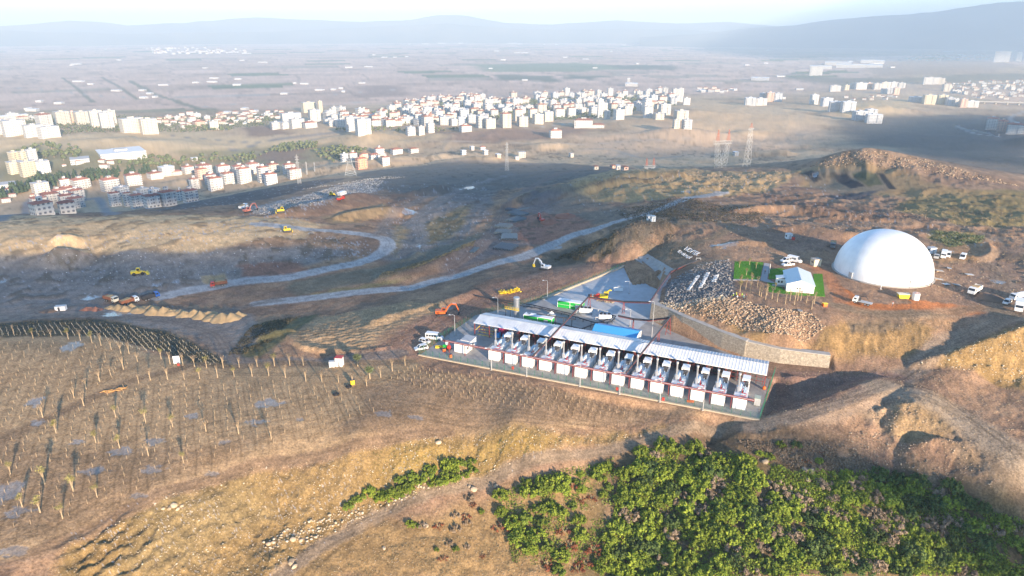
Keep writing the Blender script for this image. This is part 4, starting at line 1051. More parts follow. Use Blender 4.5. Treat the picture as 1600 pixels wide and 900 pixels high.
o = thing('prefab_cabin', 'white prefab cabin with mono-pitch roof left of the generator row', 'cabin', PW(12.9, 1.9, .04), PA)
b = MB(); b.box(-2.3, 2.3, -1.2, 1.6, .1, 3.3); b.build('front_room', WHITE, o)
b = MB(); b.box(-1.3, 2.5, 1.6, 6.2, .1, 3.5); b.build('rear_room', WHITE, o)
b = MB(); b.box(-2.45, 2.45, -1.35, 1.7, 3.3, 3.42); b.box(-1.45, 2.65, 1.7, 6.35, 3.5, 3.62); b.build('roof', mat('grey_sheet', (.42, .42, .42), .5), o)
b = MB(); b.box(2.5, 2.54, 3.0, 4.0, .1, 2.3); b.build('door', DARK, o)
b = MB(); b.box(2.3, 2.34, -.5, .6, 1.3, 2.3); b.build('window', GLASS, o)

o = thing('pump_skid', 'red and green pump skid inside the left corner of the fence', 'pump', PW(7.0, 1.6, .04), PA)
b = MB(); b.box(-1.8, 1.8, -1, 1, .05, .3); b.build('base_frame', DARK, o)
b = MB(); b.tube([(-1.2, 0, 1.0), (.2, 0, 1.0)], .55, 12); b.build('motor', GREEN, o)
b = MB(); b.tube([(.5, 0, .9), (1.4, 0, .9)], .7, 12); b.tube([(1.0, 0, .9), (1.0, 0, 2.4)], .22, 8); b.build('pump_casing', REDP, o)
b = MB(); b.box(-.5, .3, .3, .9, .3, 2.5); b.build('control_box', WHITE, o)
o = thing('pipe_stack', 'short stack of yellow pipes by the left fence corner', 'pipes', PW(4.2, 1.8, .04), PA + .5)
for k in range(4):
    b = MB(); b.tube([(-1.6, (k - 1.5) * .45, .25), (1.6, (k - 1.5) * .45, .25)], .2, 8); b.build('pipe', YELLOW, o)
for px, py, s, lab in [(694, 549, 1.0, 'orange barrel standing near the red and green pump skid'), (704, 558, .9, 'orange barrel lying by the front fence')]:
    o = thing('barrel', lab, 'barrel', upz(px, py, .04), 0, 'orange barrels'); b = MB(); b.cyl((0, 0), .6 * s, 0, 1.1); b.build('drum', ORANGE, o); b = MB(); b.cyl((0, 0), .63 * s, 1.1, 1.16); b.cyl((0, 0), .63 * s, .5, .58); b.build('hoop', DARK, o)
for px, py, lab in [(964, 611, 'red extinguisher box on the apron before the seventh unit'), (801, 578, 'red extinguisher box on the apron before the second unit'), (1036, 627, 'red extinguisher box on the apron before the tenth unit')]:
    o = thing('fire_cabinet', lab, 'fire box', upz(px, py, .04), PA, 'red fire boxes along the fence'); b = MB(); b.box(-.35, .35, -.25, .25, .3, 1.3); b.build('body', REDP, o); b = MB(); b.box(-.05, .05, -.05, .05, 0, .3); b.build('stand', DARK, o)
o = thing('pallet', 'orange pallet lying on the apron in front of the eleventh unit', 'pallet', upz(1079, 628, .04), PA + .2)
b = MB()
for k in range(5): b.box(-1.1, 1.1, -.6 + k * .27, -.42 + k * .27, .18, .24)
b.build('deck', ORANGE, o); b = MB()
for k in (-1, 0, 1): b.box(k - .08, k + .08, -.6, .68, 0, .18)
b.build('bearer', WOOD, o)
o = thing('cabinet', 'grey steel cabinet at the right end of the generator row', 'cabinet', PW(110.2, 5.5, .04), PA)
b = MB(); b.box(-.9, .9, -1.2, 1.2, .1, 2.4); b.build('body', mat('grey_green', (.38, .42, .33), .5), o); b = MB(); b.box(-.85, .85, -1.24, -1.2, .2, 2.3); b.build('door', GALV, o)
o = thing('float_buoy', 'orange ball beside the green fence at the right end of the shed', 'ball', upz(1194, 606, .6))
b = MB()
for k in range(8):
    a0, a1 = -math.pi / 2 + k * math.pi / 8, -math.pi / 2 + (k + 1) * math.pi / 8
    b.tube([(0, 0, .6 * math.sin(a0)), (0, 0, .6 * math.sin(a1))], .6 * math.cos(a0) + .001, 12, r1=.6 * math.cos(a1) + .001, cap=False)
b.build('shell', ORANGE, o); b = MB(); b.cyl((0, 0), .1, -.6, -.2); b.build('stem', DARK, o)

# red pipe rack along the front of the row
o = thing('pipe_rack', 'long red pipe rack running along the front of the generator row', 'pipe rack', PW(0, 0, .04), PA)
RX0, RX1 = 7.0, 109.5
b = MB(); b.tube([(RX0, -.75, 4.15), (RX1, -.75, 4.15)], .16, 8); b.tube([(RX0, -.15, 4.15), (RX1, -.15, 4.15)], .16, 8); b.build('beam', RED, o)
b = MB()
for k in range(70):
    x = RX0 + (RX1 - RX0) * k / 69; b.tube([(x, -.75, 4.15), (x, -.15, 4.15)], .06, 5)
b.build('cross_bar', RED, o)
b = MB(); b.tube([(RX0 + 1, -.45, 4.42), (RX1, -.45, 4.42)], .17, 8); b.build('gas_line', RED, o)
b = MB(); b.tube([(RX0 + 1, -.68, 4.36), (RX1, -.68, 4.36)], .08, 6); b.build('water_line', GALV, o)
for k in range(15):
    x = 9.2 + k * 6.12 + (8.3 if k > 1 else 0)
    if x > RX1: break
    b = MB(); b.box(x - .1, x + .1, -.55, -.35, 0, 4.1); b.build('post', RED, o)

# the overhead gas mains
def main_line(name, label, P, r, legs, dark_to=None, mats=(DARK, RED)):
    pts = [upz(p[0], p[1], p[2]) for p in P]
    o = thing(name, label, 'pipeline', pts[0].xyz * 1.0)
    o.location = (pts[0].x, pts[0].y, 0)
    L = [p - Vector((pts[0].x, pts[0].y, 0)) for p in pts]
    b = MB(); b.tube(L, r, 10); b.build('pipe', mats[0], o)
    off = Vector((0, 0, -.45))
    b = MB(); b.tube([p + off for p in L], .12, 6)
    b.tube([p + Vector((.35, .15, -.1)) for p in L], .1, 6)
    for a, c in zip(L[:-1], L[1:]):
        n = max(2, int((c - a).length / 1.4))
        for k in range(n):
            p = a + (c - a) * (k / n); q_ = a + (c - a) * ((k + 1) / n)
            b.tube([p + off, q_ + Vector((.35, .15, -.1))], .06, 5)
    b.build('carrier_beam', mats[1], o)
    for (px, py, z, g, w_) in legs:
        p = upz(px, py, z) - Vector((pts[0].x, pts[0].y, 0))
        b = MB()
        for s in (-1, 1):
            b.tube([(p.x + s * w_ * .3, p.y, z - .3), (p.x + s * w_, p.y + s * .2, g)], .11, 6)
        for k in range(4):
            f0, f1 = k / 4, (k + 1) / 4
            zz0, zz1 = z - .3 + (g - z + .3) * f0, z - .3 + (g - z + .3) * f1
            w0, w1 = w_ * (.3 + .7 * f0), w_ * (.3 + .7 * f1)
            b.tube([(p.x - w0, p.y, zz0), (p.x + w1, p.y, zz1)], .06, 5)
        b.build('leg', mats[1], o)
    return o
main_line('gas_pipeline', 'dark gas pipe on red carrier crossing the shed and climbing beside the blue yard',
          [(832, 557, 4.7), (876, 510, 7.6), (919, 464, 5.2), (975, 471, 5.2), (1015, 472, 7.6), (1033, 445, 8.0), (1048, 424, 8.4), (1070, 414, 9.5), (1090, 407, 10.5)], .30,
          [(921, 465, 5.2, 0, .7), (975, 471, 5.2, 0, .5), (1037, 438, 8.1, 6.6, .4), (1048, 424, 8.4, 7.0, .4), (1062, 417, 9.2, 7.6, .4), (1078, 411, 10, 8.6, .4)])
main_line('gas_pipeline', 'dark gas pipe on red carrier crossing the shed towards the tall stone wall corner',
          [(978, 582, 4.7), (1012, 540, 7.4), (1047, 496, 6.6), (1014, 500, 4.6), (990, 498, 4.2), (966, 493, 3.9)], .28,
          [(1046, 497, 6.6, 0, 1.0), (1030, 515, 6.8, 0, .5), (990, 498, 4.2, 0, .3)])
o = thing('pipe_end_frame', 'pale steel frame at the upper end of the gas pipe beside the white sign', 'frame', upz(1091, 408, 10.2))
b = MB()
for x in (-1, 1): b.tube([(x, 0, -1.5), (x, 0, 1.4)], .12, 6)
b.tube([(-1, 0, 1.4), (1, 0, 1.4)], .12, 6); b.build('goal_frame', GALV, o); b = MB(); b.box(-1.6, .4, -.5, .5, -.9, -.5); b.build('tray', GALV, o)

# blue-roofed hall
bx0, by0 = loc2(923, 521, 4.3); bx1, by1 = loc2(993, 533, 4.3)
o = thing('workshop', 'small white workshop with a bright blue gable roof behind the shed', 'building', PW((bx0 + bx1) / 2, (by0 + by1) / 2, .04), PA)
hw = (bx1 - bx0) / 2; dp = 10.0
b = MB(); b.box(-hw + .3, hw - .2, .3, dp - .3, 0, 4.2); b.prism([(0, 0), (0, 0), (0, 0)], 0, 0)
b = MB(); b.at((0, 0, 0)); b._add([(-hw + .3, .3, 0), (hw - .2, .3, 0), (hw - .2, dp - .3, 0), (-hw + .3, dp - .3, 0), (-hw + .3, .3, 4.2), (hw - .2, .3, 4.2), (hw - .2, dp - .3, 4.2), (-hw + .3, dp - .3, 4.2), (-hw + .3, dp / 2, 5.75), (hw - .2, dp / 2, 5.75)],
        [(0, 1, 5, 4), (1, 2, 6, 9, 5), (2, 3, 7, 6), (3, 0, 4, 8, 7), (4, 5, 9, 8), (6, 7, 8, 9)], 0); b.build('wall', WHITE, o)
b = MB()
for (ya, za, yb, zb) in ((-.2, 4.12, dp / 2, 5.95), (dp / 2, 5.95, dp + .2, 4.12)):
    b._add([(-hw, ya, za), (hw, ya, za), (hw, yb, zb), (-hw, yb, zb), (-hw, ya, za + .12), (hw, ya, za + .12), (hw, yb, zb + .12), (-hw, yb, zb + .12)], [(0, 3, 2, 1), (4, 5, 6, 7), (0, 1, 5, 4), (1, 2, 6, 5), (2, 3, 7, 6), (3, 0, 4, 7)], 0)
    for k in range(24):
        x = -hw + .3 + k * (2 * hw - .6) / 23; b.quad((x - .04, ya, za + .15), (x + .04, ya, za + .15), (x + .04, yb, zb + .15), (x - .04, yb, zb + .15))
b.build('roof', BLUE, o)
for y in (2.4, 5.0, 7.6):
    b = MB(); b.box(hw - .2, hw - .16, y - .4, y + .4, 1.2, 2.2); b.build('window', GLASS, o)

# two green container halls
def container(px, py, L, rz, label):
    o = thing('equipment_container', label, 'container', upz(px, py, .04), rz, 'green containers in the yard')
    b = MB(); b.box(0, L, 0, 2.6, .15, 2.9); b.build('body', GREEN, o)
    b = MB()
    for k in range(int(L / .6)): b.box(.3 + k * .6, .36 + k * .6, -.05, 0, .3, 2.75)
    b.build('side_rib', mat('green_rib', (.015, .33, .05), .5), o)
    b = MB(); b.box(-.05, L + .05, -.06, 2.66, 2.9, 3.15); b.bx((L * .3, 1.3, 3.3), (2.2, 1.4, .3)); b.build('roof', WHITE, o)
    b = MB()
    for x in (0, L * .5, L): b.box(x - .09, x + .09, -.1, -.02, .1, 2.95)
    b.box(0, L, -.1, -.02, 1.5, 1.58); b.build('frame', WHITE, o)
    b = MB(); b.box(L * .72, L * .86, -.12, -.06, .2, 2.4); b.build('door', GALV, o)
    return o
container(818, 503, 11.5, PA, 'green container with white roof just behind the shed, beside the steel tank')
container(871, 480, 10.5, PA, 'brighter green container with white roof farther back on the pale yard')
o = thing('storage_tank', 'tall upright silver tank with a yellow walkway behind the shed', 'tank', upz(807, 494, .04), PA)
b = MB(); b.cyl((0, 0), 1.15, 0, 7.4, 18); b.build('shell', STEEL, o, smooth=True); b = MB(); b.cyl((0, 0), 1.2, 7.4, 7.9, 18); b.cyl((0, 0), 1.19, 6.4, 6.55, 18); b.build('cap', GALV, o)
b = MB(); b.box(-4.2, 1.7, -1.6, -1.15, 3.0, 3.15)
for k in range(9): b.tube([(-4.2 + k * .72, -1.6, 3.1), (-4.2 + k * .72, -1.6, 4.1)], .05, 5)
b.tube([(-4.2, -1.6, 4.1), (1.7, -1.6, 4.1)], .06, 5); b.tube([(-4.2, -1.6, 3.6), (1.7, -1.6, 3.6)], .05, 5); b.build('walkway', YELLOW, o)
for x in (-4, -2):
    b = MB(); b.tube([(x, -1.4, 0), (x, -1.4, 3.0)], .1, 6); b.build('prop', DARK, o)
def chiller(px, py, rz, label):
    o = thing('gas_chiller', label, 'chiller', upz(px, py, .04), rz, 'white chillers in the pipe yard')
    b = MB(); b.box(-2.4, 2.4, -1.2, 1.2, .9, 2.5); b.build('housing', WHITE, o)
    b = MB()
    for x in (-2.2, 2.2):
        for y in (-1.0, 1.0): b.box(x - .1, x + .1, y - .1, y + .1, 0, .9)
    b.build('leg', DARK, o)
    for k in range(3):
        b = MB(); b.cyl((-1.5 + k * 1.5, 0), .62, 2.5, 2.8, 14); b.cyl((-1.5 + k * 1.5, .0), .2, 2.8, 2.86, 8); b.build('fan', BLACK, o)
    b = MB(); b.tube([(-2.4, -.6, 1.3), (-3.6, -.6, 1.3), (-3.6, -.6, .4)], .2, 8); b.build('inlet_pipe', GALV, o)
    return o
chiller(915, 490, PA + .25, 'white chiller with three black fans nearer the green container')
chiller(945, 500, PA + .35, 'white chiller with three black fans nearer the blue roof')
def pipe_run(label, px, r, m, z=.6, name='yard_pipe'):
    pts = [upz(p[0], p[1], p[2] if len(p) > 2 else z) for p in px]; o_ = Vector((pts[0].x, pts[0].y, 0))
    o = thing(name, label, 'pipe', o_, 0, 'pipes of the yard')
    b = MB(); b.tube([p - o_ for p in pts], r, 8); b.build('pipe', m, o)
    b = MB()
    for a, c in zip(pts[:-1], pts[1:]):
        n = max(2, int((c - a).length / 3.0))
        for k in range(n):
            p = a + (c - a) * ((k + .5) / n) - o_; b.box(p.x - .12, p.x + .12, p.y - .12, p.y + .12, 0, p.z - r * .8)
    b.build('support', m, o)
    return o
pipe_run('long dark pipe lying from the spur past the silver tank to the pale yard', [(742, 462, .5), (790, 470, .5), (830, 476, .5), (900, 492, .8)], .22, DARK)
pipe_run('second dark pipe lying parallel before the long pipe by the silver tank', [(735, 459, .5), (800, 475, .5), (850, 483, .5), (905, 496, .8)], .2, DARK)
pipe_run('dark pipe on posts from the near green container to the blue roof', [(824, 489, 3.2), (900, 499, 3.2)], .22, DARK)
pipe_run('dark pipe along the back of the shed roof to the yard bend', [(862, 503, 1.0), (908, 514, 1.0), (938, 503, 1.0), (958, 495, 1.0)], .25, DARK)
pipe_run('dark pipe looping around the white chillers', [(905, 497, 1.2), (930, 504, 1.2), (955, 503, 1.2), (962, 494, 1.2), (940, 488, 1.2)], .22, DARK)
pipe_run('galvanised pipe bridge in front of the nearer chiller', [(912, 478, 2.6), (930, 482, 2.6), (950, 487, 2.6)], .18, GALV)
o = thing('valve_skid', 'small white valve skid among the dark pipes behind the shed', 'valve skid', upz(862, 494, .04), PA)
b = MB(); b.box(-1.6, 1.6, -.5, .5, .5, .8); b.build('base', GALV, o); b = MB(); b._add([(-1.4, -.4, .8), (1.4, -.4, .8), (1.4, .4, .8), (-1.4, .4, .8), (0, 0, 2.2)], [(0, 1, 4), (1, 2, 4), (2, 3, 4), (3, 0, 4), (0, 3, 2, 1)], 0); b.build('hood', WHITE, o)
b = MB()
for x in (-1.2, 1.2): b.tube([(x, 0, 0), (x, 0, .5)], .1, 6); b.tube([(x, 0, .8), (x, 0, 2.8)], .08, 6)
b.build('post', DARK, o)

# heap of yellow pipe fittings on the spur
o = thing('pipe_fittings', 'heap of bright yellow flanged pipe fittings on the bare earth spur', 'pipe fittings', upz(797, 458, 0), .4)
rr = random.Random(3)
for k in range(34):
    x, y = rr.uniform(-4.4, 4.4), rr.uniform(-1.0, 1.0)
    b = MB(); b.at((x, y, .3 + rr.uniform(0, .9)), rr.uniform(0, 6.28), rr.uniform(-.5, .5), rr.uniform(-1, 1)); L_ = rr.uniform(.5, 1.0); b.tube([(-L_, 0, 0), (L_ * .6, 0, 0), (L_, 0, .3), (L_, 0, .7)], .2, 8); b.tube([(L_, 0, .66), (L_, 0, .8)], .38, 10); b.tube([(-L_ - .1, 0, 0), (-L_, 0, 0)], .38, 10)
    b.build('elbow', YELLOW, o)
b = MB(); b.box(-5, 4.8, -1.2, -.9, 0, .18); b.box(-5, 4.8, .9, 1.2, 0, .18); b.build('bearer', WOOD, o)
# drilling machine with red drum, and black tarpaulined car-sized machine beside it
o = thing('drilling_rig', 'yellow drilling machine with a red drum on the pale yard', 'drilling rig', upz(942, 467, .04), PA + .15)
b = MB(); b.box(-1.2, 2.0, -1.0, 1.0, .5, 2.0); b.box(.4, 2.2, -.9, .9, 2.0, 3.3); b.build('body', YELLOW, o)
b = MB(); b.tube([(-2.2, -.9, 1.2), (-2.2, .9, 1.2)], 1.0, 14); b.build('drum', REDP, o)
b = MB(); b.tube([(1.3, 0, 3.1), (2.9, 0, 4.3), (3.3, 0, 3.9)], .3, 8); b.build('mast', YELLOW, o)
for y in (-.95, .95):
    b = MB(); b.prism([(-1.6, .1), (-1.9, .45), (-1.6, .8), (2.0, .8), (2.3, .45), (2.0, .1)], y - .25, y + .25); b.build('track', BLACK, o)
for k in range(4):
    b = MB(); b.cyl((-3.6 - k * .75, .1), .36, .0, 1.5, 10); b.build('barrel', DARK if k == 3 else (OFFW if k % 2 else ORANGE), o)
b = MB(); b.box(.5, 2.15, -.94, -.9, 2.3, 3.0); b.build('window', GLASS, o)
o = thing('crate', 'white storage box standing alone on the blue yard', 'crate', upz(966, 454, .04), PA + .3)
b = MB(); b.box(-2, 2, -.9, .9, .12, 1.9); b.build('body', WHITE, o); b = MB(); b.box(-2.08, 2.08, -.98, .98, 1.9, 2.05); b.build('lid', GALV, o); b = MB()
for x in (-1.5, 1.5): b.box(x - .2, x + .2, -.9, .9, 0, .12)
b.build('skid', DARK, o)
o = thing('material_heap', 'low heap of tan rubble and timber by the red pipe carrier on the yard', 'rubble heap', upz(946, 471, .04), PA)
b = MB()
for k in range(40):
    b.at((rr.uniform(-3.4, 3.2), rr.uniform(-.8, .8), rr.uniform(.1, .35)), rr.uniform(0, 3), rr.uniform(-.3, .3)); b.bx((0, 0, 0), (rr.uniform(.4, 1.6), rr.uniform(.2, .5), rr.uniform(.15, .5)))
b.build('rubble', STONE, o); b = MB()
for k in range(5): b.at((rr.uniform(-2, 2), rr.uniform(-.8, .8), .5 + .06 * k), rr.uniform(-.4, .4)); b.bx((0, 0, 0), (3.0, .2, .1))
b.build('timber', WOOD, o)

# fences and kerb of the plant
def mesh_fence(label, pts, h, step=2.6, m=FGREEN, kerb=None):
    o_ = Vector((pts[0].x, pts[0].y, pts[0].z)); o = thing('mesh_fence', label, 'fence', o_)
    L = [p - o_ for p in pts]
    wv = MB()
    for a, c in zip(L[:-1], L[1:]):
        d = c - a; n = max(1, int(d.length / .4))
        for k in range(n):
            p = a + d * (k / n); wv.tube([p + Vector((0, 0, .12)), p + Vector((0, 0, h))], .013, 3, cap=False)
        for k in range(10):
            z = .15 + k * (h - .15) / 9; wv.tube([a + Vector((0, 0, z)), c + Vector((0, 0, z))], .013, 3, cap=False)
        m_ = max(1, int(d.length / step))
        for k in range(m_ + 1):
            p = a + d * (k / m_); q_ = MB(); q_.at((p.x, p.y, p.z), math.atan2(d.y, d.x)); q_.box(-.05, .05, -.05, .05, 0, h + .15); q_.build('post', m, o)
    wv.build('wire_panel', m, o)
    if kerb:
        q_ = MB()
        for a, c in zip(L[:-1], L[1:]):
            d = c - a; q_.at((a.x, a.y, a.z), math.atan2(d.y, d.x)); q_.box(0, d.length, -kerb[0] / 2 - .25, kerb[0] / 2 - .25, -.5, kerb[1])
        q_.build('kerb', mat('tan_kerb', (.44, .37, .27), .9, var=.2), o)
    return o
mesh_fence('green mesh fence on a pale concrete kerb along the front of the plant', [upz(655, 554.5, 0), upz(1187, 656, 0)], 2.2, kerb=(.9, .35))
mesh_fence('green mesh fence closing the right end of the plant', [upz(1187, 656, 0), upz(1210, 584, 0)], 2.4)
mesh_fence('green mesh fence on the left side of the plant by the parked vehicles', [upz(655, 553, 0), upz(742, 494.5, 0), upz(845, 469, 0)], 2.2)
mesh_fence('green mesh fence on a pale kerb along the far edge of the blue yard', [upz(847, 468, 0), upz(985, 412.5, 0)], 2.0, kerb=(1.1, .8))

# lamp posts
def lamp(px, py, ty, label, arm=True, group='lamp posts of the plant', z=0.04):
    g = upz(px, py, z)
    h = 4.0
    while to_px((g.x, g.y, g.z + h))[1] > ty and h < 20: h += .1
    o = thing('lamp_post', label, 'lamp post', g, 0, group)
    b = MB(); b.tube([(0, 0, 0), (0, 0, h)], .13, 8, r1=.07); b.build('pole', GALV, o)
    b = MB(); b.tube([(0, 0, h), (-.6, 0, h + .3), (-1.5, 0, h + .3)], .06, 6); b.build('arm', GALV, o)
    b = MB(); b.box(-2.1, -1.4, -.15, .15, h + .22, h + .36); b.build('lamp_head', WHITE, o)
    b = MB(); b.box(-.3, .3, -.3, .3, 0, .25); b.build('footing', CONC, o)
for a in [(711, 524, 493, 'lamp post beside the white minibus'), (778, 497, 466, 'lamp post between the shed end and the silver tank'), (855, 468, 439, 'lamp post at the near end of the far yard kerb'), (983, 459, 441, 'short lamp post on the blue yard behind the white box'),
          (984, 510, 484, 'lamp post by the blue workshop roof'), (1018, 531, 472, 'tallest lamp post, in front of the stone wall corner')]:
    lamp(*a)
for k, (px, py) in enumerate([(768, 578), (823, 588), (906, 604), (968, 616), (1031, 628), (1098, 641)]):
    lamp(px, py, py - 33, 'thin lamp post on the apron in front of the %s generator unit' % ['first', 'third', 'sixth', 'eighth', 'tenth', 'twelfth'][k])

# retaining walls of coursed stone with concrete copings
def stone_mat():
    m, t, b = M_nodes('coursed_stone')
    tc = nd(t, 'ShaderNodeTexCoord'); v = nd(t, 'ShaderNodeTexVoronoi'); v.inputs['Scale'].default_value = 2.1
    t.links.new(tc.outputs['Object'], v.inputs['Vector'])
    r = nd(t, 'ShaderNodeValToRGB'); r.color_ramp.elements[0].color = (.22, .185, .145, 1); r.color_ramp.elements[1].color = (.43, .375, .29, 1)
    t.links.new(v.outputs['Color'], r.inputs[0])
    ve = nd(t, 'ShaderNodeTexVoronoi', feature='DISTANCE_TO_EDGE'); ve.inputs['Scale'].default_value = 2.1; t.links.new(tc.outputs['Object'], ve.inputs['Vector'])
    mr = nd(t, 'ShaderNodeMapRange'); mr.inputs[2].default_value = .06; mr.inputs[3].default_value = .55; t.links.new(ve.outputs['Distance'], mr.inputs[0])
    s = nd(t, 'ShaderNodeVectorMath', operation='SCALE'); t.links.new(r.outputs[0], s.inputs[0]); t.links.new(mr.outputs[0], s.inputs['Scale']); t.links.new(s.outputs[0], b.inputs['Base Color'])
    bp = nd(t, 'ShaderNodeBump'); bp.inputs['Strength'].default_value = .8; bp.inputs['Distance'].default_value = .12; t.links.new(mr.outputs[0], bp.inputs['Height']); t.links.new(bp.outputs[0], b.inputs['Normal'])
    b.inputs['Roughness'].default_value = .92
    return m
STW = stone_mat()
def wall(label, top, thick=1.6, base=-.5, batter=.5, side=1):
    pts = [upz(*p) for p in top]; o_ = Vector((pts[0].x, pts[0].y, 0)); o = thing('retaining_wall', label, 'wall', o_)
    L = [p - o_ for p in pts]; b = MB(); cp = MB()
    N = []
    for k, p in enumerate(L):
        d = (L[min(k + 1, len(L) - 1)] - L[max(k - 1, 0)]); d.z = 0; d.normalize(); N.append(Vector((d.y, -d.x, 0)) * side)
    for (B_, z0f, z1f, f0, f1) in ((b, None, 0, 0, thick), (cp, 0, .22, -.12, thick + .12)):
        vs = []; fs = []
        for p, n in zip(L, N):
            bt = batter if z0f is None else 0
            zb = base if z0f is None else p.z + .0
            zt = p.z - .003 if z0f is None else p.z + z1f
            vs += [Vector((p.x, p.y, zb)) + n * (bt - f0), Vector((p.x, p.y, zt)) - n * f0, Vector((p.x, p.y, zt)) - n * f1, Vector((p.x, p.y, zb)) - n * f1]
        m_ = len(L)
        for k in range(m_ - 1):
            for j in range(4): fs.append((k * 4 + j, k * 4 + (j + 1) % 4, k * 4 + 4 + (j + 1) % 4, k * 4 + 4 + j))
        fs += [(0, 1, 2, 3), (m_ * 4 - 4, m_ * 4 - 3, m_ * 4 - 2, m_ * 4 - 1)]
        B_._add(vs, fs, 0)
    b.build('stonework', STW, o); cp.build('coping', CONC, o)
wall('tall tan stone retaining wall in front of the rocky slope', [(1018, 474, 6.6), (1045, 484, 6.6), (1066, 494, 6.5), (1098, 507, 6.4), (1130, 520, 6.2), (1166, 533, 6.0), (1168, 534, 5.8), (1220, 546, 5.2), (1298, 556, 4.6)], 2.2, side=1)
wall('grey stone retaining wall at the back of the blue yard', [(1035, 432.5, 3.0), (1012, 417.5, 3.0), (990, 403.5, 3.0)], 1.4, side=-1)
wall('shaded side wall of the yard under the red pipe carrier', [(1050, 422, 7.0), (1034, 445, 6.9), (1018, 474, 6.6)], 3.0, side=1, batter=.3)
def drape(name, px, m, lift=.2, n=10):
    A_, B2, C_, D_ = [at(*p) for p in px]; b = MB(); vs = []
    for i in range(n + 1):
        for j in range(n + 1):
            p = A_.lerp(B2, i / n).lerp(D_.lerp(C_, i / n), j / n); vs.append((p.x, p.y, Hat(p.x, p.y) + lift))
    b._add(vs, [(i * (n + 1) + j, (i + 1) * (n + 1) + j, (i + 1) * (n + 1) + j + 1, i * (n + 1) + j + 1) for i in range(n) for j in range(n)]); o = b.build(name, m, smooth=True); o['kind'] = 'structure'
drape('drain_apron', [(997, 402), (1012, 397), (1056, 423), (1042, 431)], CONC)
